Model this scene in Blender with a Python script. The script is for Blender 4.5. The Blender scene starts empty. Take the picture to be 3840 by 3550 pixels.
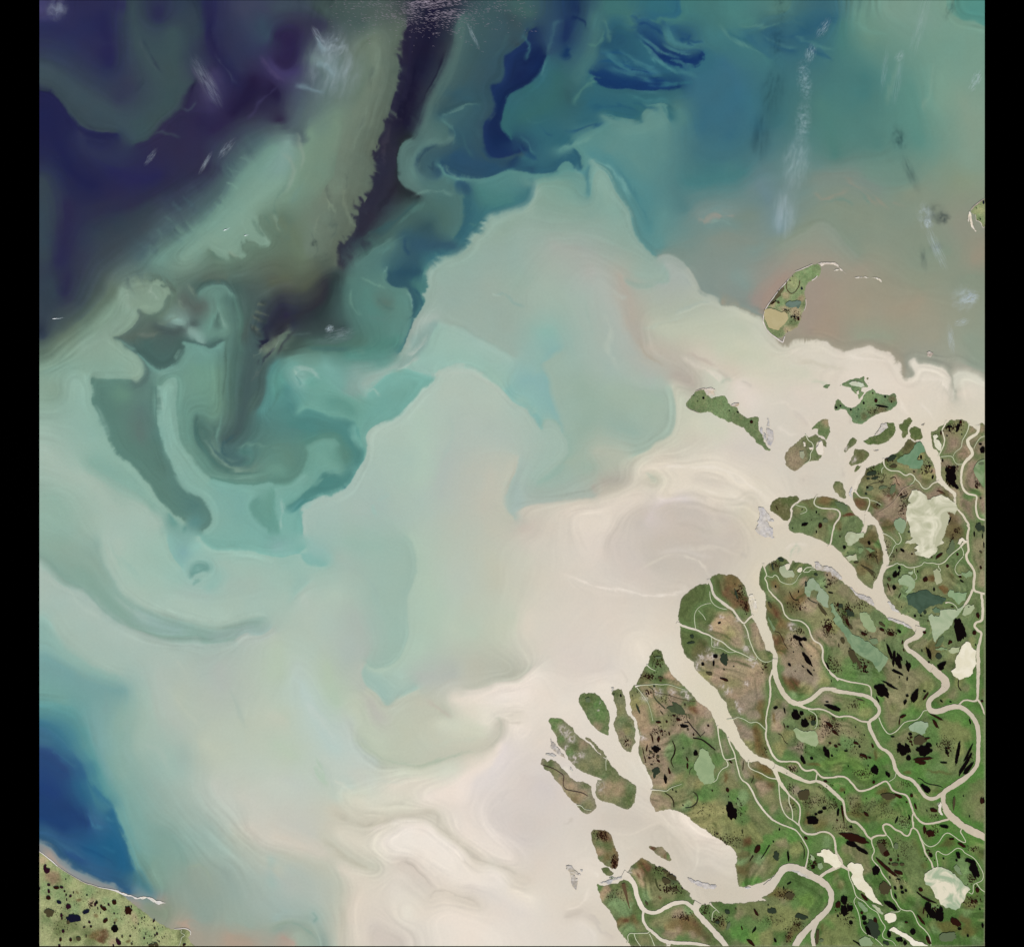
"""Turbid river delta and shelf sea seen from orbit (bpy, Blender 4.5)."""
import bpy, bmesh, math, random
import numpy as np
from mathutils import Vector
from mathutils.geometry import delaunay_2d_cdt

# ---------------------------------------------------------------- survey frame
# Ground survey units ("n") run east and south; 1 n = 0.05 km; 1 Blender unit = 1 km.
KM = 0.05
X0, X1, Y0, Y1 = 148.0, 3692.5, 2.0, 3545.5          # extent of the surveyed area
CX, CY = 1920.0, 1775.0
ILL = (1.14, 1.175, 1.245)
f6, f10 = 600/1848.0, 1000/1848.0
SHEET = dict(A=(2550,1370,f6), B=(3100,1370,f6), C=(2550,1950,f6), D=(3100,1950,f6), E=(2010,2400,f6),
    F=(2550,2500,f6), G=(3100,2500,f6), H=(2110,2950,f6), I=(2600,2950,f6), J=(3100,2950,f6),
    K=(2820,940,f6), L=(130,3150,600/1999.0), M=(3400,700,300/1848.0),
    W1=(140,0,f10), W2=(1000,0,f10), W3=(1900,0,f10), W4=(2700,0,f10), W5=(140,1000,f10), W6=(1000,1000,f10),
    W7=(1900,1000,f10), W8=(2700,1000,f10), W9=(140,2000,f10), W10=(1000,2000,f10), W11=(140,2550,f10),
    W12=(1000,2550,f10), N=(0,0,1.0))

def pts(sheet, toks):
    ox, oy, f = SHEET[sheet]
    if isinstance(toks, str): toks = toks.split()
    return np.array([[ox + f*float(a), oy + f*float(b)] for a, b in (t.split(',')[:2] for t in toks)])

def world(p, z=0.0):
    return ((p[0]-CX)*KM, (CY-p[1])*KM, z)

def lin(hexs):
    c = np.array([int(hexs[i:i+2], 16) for i in (0, 2, 4)])/255.0
    l = np.where(c <= 0.04045, c/12.92, ((c+0.055)/1.055)**2.4)
    return l
def albedo(l):
    return np.clip(np.asarray(l)/np.array(ILL), 0.0015, 0.95)

rng = np.random.default_rng(7)

def vnoise(x, y, seed=0):
    """smooth value noise in -1..1"""
    xi = np.floor(x).astype(np.int64); yi = np.floor(y).astype(np.int64)
    fx = x-xi; fy = y-yi
    fx = fx*fx*fx*(fx*(fx*6-15)+10); fy = fy*fy*fy*(fy*(fy*6-15)+10)
    def h(a, b):
        n = (a*374761393 + b*668265263 + seed*982451653) & 0xffffffff
        n = ((n ^ (n >> 13))*1274126177) & 0xffffffff
        n = ((n ^ (n >> 16))*2246822519) & 0xffffffff
        return ((n ^ (n >> 15)) & 0xffff)/32767.5 - 1.0
    if xi.size == 0: return np.zeros_like(fx)
    x0, x1, y0, y1 = xi.min(), xi.max()+2, yi.min(), yi.max()+2
    if (x1-x0)*(y1-y0) < xi.size*2:
        T = h(*np.meshgrid(np.arange(x0, x1), np.arange(y0, y1)))
        wT = T.shape[1]; k = ((yi-y0)*wT+(xi-x0)); T = T.ravel()
        a = T[k]; b = T[k+1]; c = T[k+wT]; d = T[k+wT+1]
    else:
        a = h(xi, yi); b = h(xi+1, yi); c = h(xi, yi+1); d = h(xi+1, yi+1)
    return (a*(1-fx)+b*fx)*(1-fy) + (c*(1-fx)+d*fx)*fy

def fbm(x, y, seed=0, octaves=4, gain=0.5):
    s = 0.0; a = 1.0; t = 0.0
    for o in range(octaves):
        s = s + a*vnoise(x*2**o + 17.3*o, y*2**o - 9.1*o, seed+o); t += a; a *= gain
    return s/t

# ---------------------------------------------------------------- raster helpers (survey grid, CS n per cell)
CS = 3.0
GW = int((X1-X0)/CS)+1
GH = int((Y1-Y0)/CS)+1

def to_grid(p):
    return (p[:, 0]-X0)/CS, (p[:, 1]-Y0)/CS

def densify(p, step):
    out = []; u = []
    L = np.concatenate([[0], np.cumsum(np.hypot(*(p[1:]-p[:-1]).T))])
    n = max(2, int(L[-1]/step)+1)
    s = np.linspace(0, L[-1], n)
    return np.stack([np.interp(s, L, p[:, 0]), np.interp(s, L, p[:, 1])], 1), s/max(L[-1], 1e-6)

def smooth_line(p, step=2.0, iters=2):
    """Chaikin rounding that keeps the ends"""
    for _ in range(iters):
        if len(p) < 3: break
        q = p[:-1]*0.75 + p[1:]*0.25; r = p[:-1]*0.25 + p[1:]*0.75
        m = np.empty((2*len(q), p.shape[1])); m[0::2] = q; m[1::2] = r
        p = np.vstack([p[:1], m[1:-1], p[-1:]])
    return p

def spline(p, n=8):
    """Catmull-Rom curve through the points"""
    if len(p) < 3: return p
    q = np.vstack([2*p[:1]-p[1:2], p, 2*p[-1:]-p[-2:-1]])
    t = np.linspace(0, 1, n, endpoint=False)[:, None]
    out = []
    for i in range(1, len(q)-2):
        a, b, c, d = q[i-1], q[i], q[i+1], q[i+2]
        m1 = (c-a)*0.42; m2 = (d-b)*0.42
        L = np.hypot(*(c-b)); 
        for m in (m1, m2):
            k = np.hypot(*m)
            if k > L: m *= L/k
        t2 = t*t; t3 = t2*t
        out.append((2*t3-3*t2+1)*b+(t3-2*t2+t)*m1+(-2*t3+3*t2)*c+(t3-t2)*m2)
    out.append(p[-1:])
    return np.vstack(out)

def blur(a, sigma):
    """separable gaussian by three box passes, edge-extended"""
    r = max(1, int(round(sigma*1.0)))
    for _ in range(3):
        for ax in (0, 1):
            pad = [(0, 0)]*a.ndim; pad[ax] = (r+1, r)
            c = np.cumsum(np.pad(a, pad, mode='edge'), axis=ax, dtype=np.float64)
            n = a.shape[ax]
            hi = [slice(None)]*a.ndim; lo = [slice(None)]*a.ndim
            hi[ax] = slice(2*r+1, 2*r+1+n); lo[ax] = slice(0, n)
            a = ((c[tuple(hi)]-c[tuple(lo)])/(2*r+1)).astype(np.float32)
    return a

def sample(a, gx, gy):
    gx = np.clip(gx, 0, a.shape[1]-1.001); gy = np.clip(gy, 0, a.shape[0]-1.001)
    xi = gx.astype(int); yi = gy.astype(int)
    fx = (gx-xi); fy = (gy-yi)
    if a.ndim == 3: fx = fx[..., None]; fy = fy[..., None]
    return (a[yi, xi]*(1-fx)+a[yi, xi+1]*fx)*(1-fy) + (a[yi+1, xi]*(1-fx)+a[yi+1, xi+1]*fx)*fy

def dist_field(h, w, px, py, pv):
    """jump flooding: distance (cells) to nearest seed and that seed's value"""
    idx = -np.ones((h, w), np.int32)
    xi = np.clip(np.round(px).astype(int), 0, w-1); yi = np.clip(np.round(py).astype(int), 0, h-1)
    idx[yi, xi] = np.arange(len(px))
    Y, X = np.mgrid[0:h, 0:w].astype(np.float32)
    d = np.where(idx >= 0, 0, 1e18).astype(np.float32)
    step = 1 << int(math.ceil(math.log2(max(h, w)/2)))
    pxf = px.astype(np.float32); pyf = py.astype(np.float32)
    while step >= 1:
        for dy in (-step, 0, step):
            for dx in (-step, 0, step):
                if dx == 0 and dy == 0: continue
                ys = slice(max(0, dy), min(h, h+dy)); yd = slice(max(0, -dy), min(h, h-dy))
                xs = slice(max(0, dx), min(w, w+dx)); xd = slice(max(0, -dx), min(w, w-dx))
                c = idx[ys, xs]
                ok = c >= 0
                cc = np.where(ok, c, 0)
                nd = np.where(ok, (pxf[cc]-X[yd, xd])**2 + (pyf[cc]-Y[yd, xd])**2, 1e18)
                b = nd < d[yd, xd]
                d[yd, xd] = np.where(b, nd, d[yd, xd]); idx[yd, xd] = np.where(b, c, idx[yd, xd])
        step //= 2
    return np.sqrt(d), pv[np.maximum(idx, 0)]

def fill_mask(poly, h=None, w=None):
    """even-odd fill of a closed polygon (n) on the survey grid"""
    h = h or GH; w = w or GW
    gx, gy = to_grid(poly)
    m = np.zeros((h, w), bool)
    x2 = np.roll(gx, -1); y2 = np.roll(gy, -1)
    for r in range(max(0, int(gy.min())), min(h, int(gy.max())+2)):
        y = r + 1e-4
        c = (gy <= y) != (y2 <= y)
        if not c.any(): continue
        xs = np.sort(gx[c] + (y-gy[c])/(y2[c]-gy[c])*(x2[c]-gx[c]))
        for a, b in zip(xs[0::2], xs[1::2]):
            i0 = max(0, int(math.ceil(a))); i1 = min(w, int(math.floor(b))+1)
            if i1 > i0: m[r, i0:i1] = True
    return m

def inside(poly, q):
    """vectorised point-in-polygon"""
    res = np.zeros(len(q), bool)
    x, y = q[:, 0], q[:, 1]
    px, py = poly[:, 0], poly[:, 1]; qx = np.roll(px, -1); qy = np.roll(py, -1)
    for a, b, c, d in zip(px, py, qx, qy):
        if b == d: continue
        k = (b > y) != (d > y)
        res ^= k & (x < (c-a)*(y-b)/(d-b)+a)
    return res

# ---------------------------------------------------------------- water colour: sediment carried by the currents, plus cloud haze painted into a few strokes
def water_field():
    val = np.zeros((GH, GW, 3)); wt = np.zeros((GH, GW))
    ex, ey, es = [], [], []
    def put(p, cols, wgt=1.0):
        gx, gy = to_grid(p)
        xi = np.round(gx).astype(int); yi = np.round(gy).astype(int)
        k = (xi >= 0) & (yi >= 0) & (xi < GW) & (yi < GH)
        np.add.at(val, (yi[k], xi[k]), cols[k]*wgt); np.add.at(wt, (yi[k], xi[k]), wgt)
    def grad(tok, u):
        c = [lin(t)**(1/2.2) for t in tok.split('>')]
        if len(c) == 1: c = c*2
        return c[0][None]*(1-u[:, None]) + c[1][None]*u[:, None]
    for line in WATER.strip().splitlines():
        t = line.split()
        if t[0] == 'S':
            p, u = densify(spline(pts(t[1], t[3:])), CS*0.8)
            d = np.gradient(p, axis=0); d /= np.maximum(np.hypot(d[:, 0], d[:, 1]), 1e-6)[:, None]
            nrm = np.stack([d[:, 1], -d[:, 0]], 1)
            for off in (0, 1.2, -1.2):
                k = np.minimum(u, 1-u)*len(u)*0.8 >= abs(off)*1.5
                put((p+nrm*CS*off)[k], grad(t[2], u)[k], 0.05)
        else:
            p, u = densify(spline(pts(t[1], t[5:])), CS*0.4)
            # crinkle of the front
            d = np.gradient(p, axis=0); d /= np.maximum(np.hypot(d[:, 0], d[:, 1]), 1e-6)[:, None]
            nrm = np.stack([d[:, 1], -d[:, 0]], 1)
            lob = np.abs(fbm(p[:, 0]/30.0, p[:, 1]/30.0, 5, 4, 0.7))-0.2
            p = p + nrm*(8.0*lob*np.clip(0.6+fbm(p[:, 0]/160, p[:, 1]/160, 8, 2), 0.15, 1.3))[:, None]
            for off in (1.1, 2.2):
                put(p+nrm*CS*off, grad(t[2], u)); put(p-nrm*CS*off, grad(t[3], u))
            gx, gy = to_grid(p)
            ex.append(gx); ey.append(gy); es.append(np.full(len(gx), float(t[4])))
    # pyramid solve of the membrane between strokes
    lv = [(val, wt)]
    while min(lv[-1][1].shape) > 8:
        v, w = lv[-1]
        if v.shape[0] % 2: v = np.vstack([v, v[-1:]*0]); w = np.vstack([w, w[-1:]*0])
        if v.shape[1] % 2: v = np.hstack([v, v[:, -1:]*0]); w = np.hstack([w, w[:, -1:]*0])
        m = w[..., None]
        vn = np.where(m > 0, v/np.maximum(m, 1e-9), 0)
        k = (w > 0).astype(float)
        s = vn*k[..., None]
        v2 = s[0::2, 0::2]+s[1::2, 0::2]+s[0::2, 1::2]+s[1::2, 1::2]
        w2 = k[0::2, 0::2]+k[1::2, 0::2]+k[0::2, 1::2]+k[1::2, 1::2]
        lv.append((v2, w2))
    u = None
    for v, w in reversed(lv):
        h, ww = w.shape
        k = w > 0
        fix = (v/np.maximum(w, 1e-9)[..., None]).astype(np.float32)
        if u is None: u = np.full((h, ww, 3), 0.5, np.float32)
        else:
            u = np.repeat(np.repeat(u, 2, 0), 2, 1)[:h, :ww]
            if u.shape[0] < h or u.shape[1] < ww:
                u = np.pad(u, ((0, h-u.shape[0]), (0, ww-u.shape[1]), (0, 0)), mode='edge')
        n = 60 if h < 400 else 40
        for _ in range(n):
            q = np.pad(u, ((1, 1), (1, 1), (0, 0)), mode='edge')
            u = (q[:-2, 1:-1]+q[2:, 1:-1]+q[1:-1, :-2]+q[1:-1, 2:])*0.25
            u = np.where(k[..., None], fix, u)
    # smooth away from fronts
    ex = np.concatenate(ex); ey = np.concatenate(ey); es = np.concatenate(es)
    d, sv = dist_field(GH, GW, ex, ey, es)
    sig = np.minimum(sv*1.2 + 0.2*np.maximum(d-1.5, 0), 2.0)
    levels = [0, 1.0, 2.0]
    stack = [u] + [blur(u, s) for s in levels[1:]]
    out = np.zeros_like(u)
    for i in range(len(levels)):
        lo = levels[i-1] if i else -1; hi = levels[i+1] if i+1 < len(levels) else 1e9
        c = levels[i]
        wgt = np.where(sig <= c, np.clip((sig-lo)/(c-lo), 0, 1), np.clip((hi-sig)/(hi-c), 0, 1)) if i+1 < len(levels) else np.clip((sig-lo)/(c-lo), 0, 1)
        out += stack[i]*wgt[..., None].astype(np.float32)
    u = out
    # single filaments, a few of them cloud wisps painted into the water
    Yg, Xg = np.mgrid[0:GH, 0:GW].astype(np.float32)
    for line in FILAMENTS.strip().splitlines():
        t = line.split(); wd = float(t[2])*SHEET[t[0]][2]/CS*1.25; op = min(0.9, float(t[3])*(1.45 if t[0] in ('W3', 'W5', 'W6') else 1.2)); side = int(t[4])
        p, s = densify(spline(pts(t[0], t[5:])), CS)
        gx, gy = to_grid(p)
        R = wd*3+2
        x0 = max(0, int(gx.min()-R)); x1 = min(GW, int(gx.max()+R)+1); y0 = max(0, int(gy.min()-R)); y1 = min(GH, int(gy.max()+R)+1)
        if x1 <= x0 or y1 <= y0: continue
        dx_ = np.gradient(gx); dy_ = np.gradient(gy)
        xx = Xg[y0:y1, x0:x1]; yy = Yg[y0:y1, x0:x1]
        best = np.full(xx.shape, 1e9, np.float32); sg = np.zeros(xx.shape, np.float32); uu = np.zeros(xx.shape, np.float32)
        for i in range(0, len(gx), 2):
            ex_ = xx-gx[i]; ey_ = yy-gy[i]; d2 = ex_*ex_+ey_*ey_
            b = d2 < best
            best = np.where(b, d2, best); sg = np.where(b, ex_*dy_[i]-ey_*dx_[i], sg); uu = np.where(b, s[i], uu)
        dd = np.sqrt(best)*np.sign(sg)                       # + on the left of the line
        wl = wd*(1.7 if side > 0 else 0.45 if side < 0 else 1.0); wr = wd*(1.7 if side < 0 else 0.45 if side > 0 else 1.0)
        ww = np.where(dd > 0, wl, wr)*(0.75+0.5*vnoise(xx*CS/45, yy*CS/45, 77))
        al = op*np.exp(-(dd/np.maximum(ww, 0.4))**2)*np.clip(np.minimum(uu, 1-uu)*5, 0, 1)
        col = (lin(t[1])**(1/2.2)).astype(np.float32)
        blk = u[y0:y1, x0:x1]
        u[y0:y1, x0:x1] = blk*(1-al[..., None])+col*al[..., None]
    # turbulent displacement
    Y, X = np.mgrid[0:GH, 0:GW].astype(np.float64)
    nx = X*CS; ny = Y*CS
    dx = 9*fbm(nx/110, ny/110, 11, 5, 0.6); dy = 9*fbm(nx/110, ny/110, 31, 5, 0.6)
    for sh, line, rad, ang, amp, wl, ln in FEATHER:
        p, _ = densify(smooth_line(pts(sh, line)), 6.0)
        gx, gy = to_grid(p)
        dd, _v = dist_field(GH//4+1, GW//4+1, gx/4, gy/4, np.zeros(len(gx)))
        m = np.exp(-(sample(dd.astype(np.float32), X/4, Y/4)*4*CS/rad)**2)
        ca, sa = math.cos(math.radians(ang)), math.sin(math.radians(ang))
        bx = nx + 26*fbm(nx/60, ny/60, 71, 3); by = ny + 26*fbm(nx/60, ny/60, 81, 3)
        al = bx*ca + by*sa; ac = -bx*sa + by*ca
        f = fbm(ac/wl, al/ln, 51, 4, 0.6)
        f = f*amp*m*1.7*np.clip(0.55+1.3*fbm(nx/70, ny/70, 55, 2), 0.0, 1.6)
        dx += f*ca; dy += f*sa
    u = sample(u, X+dx/CS, Y+dy/CS)
    # filaments drawn out along the flow: noise smeared along the isolines
    def along(a, sm, nz, steps, dl):
        lum = blur(a.mean(2).astype(np.float32), sm)
        gy_, gx_ = np.gradient(lum)
        fx = blur((-gy_).astype(np.float32), 4); fy = blur(gx_.astype(np.float32), 4)
        mag = np.hypot(fx, fy)
        fx = fx + 2e-4*fbm(nx/300, ny/300, 91, 2); fy = fy + 2e-4*fbm(nx/300, ny/300, 92, 2)
        ll = np.hypot(fx, fy)+1e-9; fx = fx/ll; fy = fy/ll
        acc = nz.copy()
        for sg in (1, -1):
            px = X.copy(); py = Y.copy()
            for _ in range(steps):
                xi = np.clip(px, 0, GW-1).astype(int); yi = np.clip(py, 0, GH-1).astype(int)
                px += sg*dl*fx[yi, xi]; py += sg*dl*fy[yi, xi]
                acc += nz[np.clip(py, 0, GH-1).astype(int), np.clip(px, 0, GW-1).astype(int)]
        return acc/acc.std(), fx, fy, mag
    nz = (vnoise(nx/20.0, ny/20.0, 64)+0.7*vnoise(nx/44.0, ny/44.0, 65)).astype(np.float32)
    acc, fx, fy, l = along(u, 6, nz, 16, 2.4)
    k = acc*4.0/CS
    u = sample(u, X-fy*k, Y+fx*k)
    nz = (vnoise(nx/5.0, ny/5.0, 61)*0.6 + vnoise(nx/11.0, ny/11.0, 62)).astype(np.float32)
    acc, fx, fy, l = along(u, 4, nz, 18, 1.4)
    k = acc*2.6/CS
    u = sample(u, X-fy*k, Y+fx*k)
    patch = (0.5+0.5*fbm(nx/260, ny/260, 95, 2))*np.clip(l/0.002, 0.15, 1.3)
    sx = nx+40*fbm(nx/130, ny/130, 98, 3); sy = ny+40*fbm(nx/130, ny/130, 99, 3)
    mott = fbm(sx/70, sy/70, 96, 5, 0.62)*(0.5+1.9*(1-np.clip(u.mean(2)*1.25, 0, 1)))
    u = u*(1 + 0.026*acc*patch + 0.014*mott)[..., None]
    tint = fbm(nx/90, ny/90, 97, 3)
    u = u + np.stack([0.006*tint, -0.002*tint, -0.006*tint], -1)
    return np.clip(u, 0, 1)**2.2
FEATHER = [
 ('W2', '930,300 890,620 820,900 740,1080 740,1200 650,1420 590,1620 500,1750', 75, 62, 34, 32, 60),
 ('W2', '620,1050 520,1300 420,1500 330,1700', 80, 75, 30, 34, 60),
 ('W1', '1420,1700 1550,1640 1650,1560 1750,1650', 60, 60, 26, 26, 60),
 ('W5', '760,180 900,150 1050,230 1000,330', 55, 70, 22, 24, 50),
 ('W8', '450,540 700,545 860,600 1050,550 1200,640 1270,740', 26, 100, 10, 12, 16),
 ('W6', '1150,800 1000,950 740,1120 690,1300 550,1520 300,1650', 18, 120, 7, 9, 14),
 ('W5', '380,800 430,1060 580,1330 830,1600', 18, 130, 4, 14, 20),
 ('W5', '975,900 990,1180 1110,1400', 16, 140, 4, 13, 20),
 # sheet, line, reach, direction (deg), amplitude, wavelength, length
 ('W2', '930,300 890,620 820,900 740,1080 740,1200 650,1420 590,1620 500,1750', 60, 60, 30, 15, 50),
 ('W2', '640,900 560,1200 420,1450 300,1650', 70, 70, 22, 16, 50),
 ('W1', '1400,1080 1300,1260 1230,1430 1050,1500 850,1650 750,1800', 70, -128, 24, 22, 110),
 ('W1', '1330,1760 1450,1720 1600,1650 1700,1600', 45, 55, 22, 13, 50),
 ('W5', '620,130 900,90 1000,200', 40, 60, 26, 11, 40),
 ('W5', '1600,300 1500,560 1450,800', 50, 40, 10, 23, 60),
 ('W3', '800,200 1000,330 1150,440 1300,430', 70, 25, 26, 14, 90),
 ('W3', '650,560 900,600 1150,590', 45, 15, 20, 12, 90),
 ('W6', '1110,60 1090,190 1060,320 940,570', 26, 10, 9, 10, 40),
 ('W2', '1500,1600 1400,1680 1200,1800', 35, 20, 16, 11, 50),
 ('W4', '320,220 600,240 780,130', 50, 20, 20, 12, 80),
]

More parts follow.
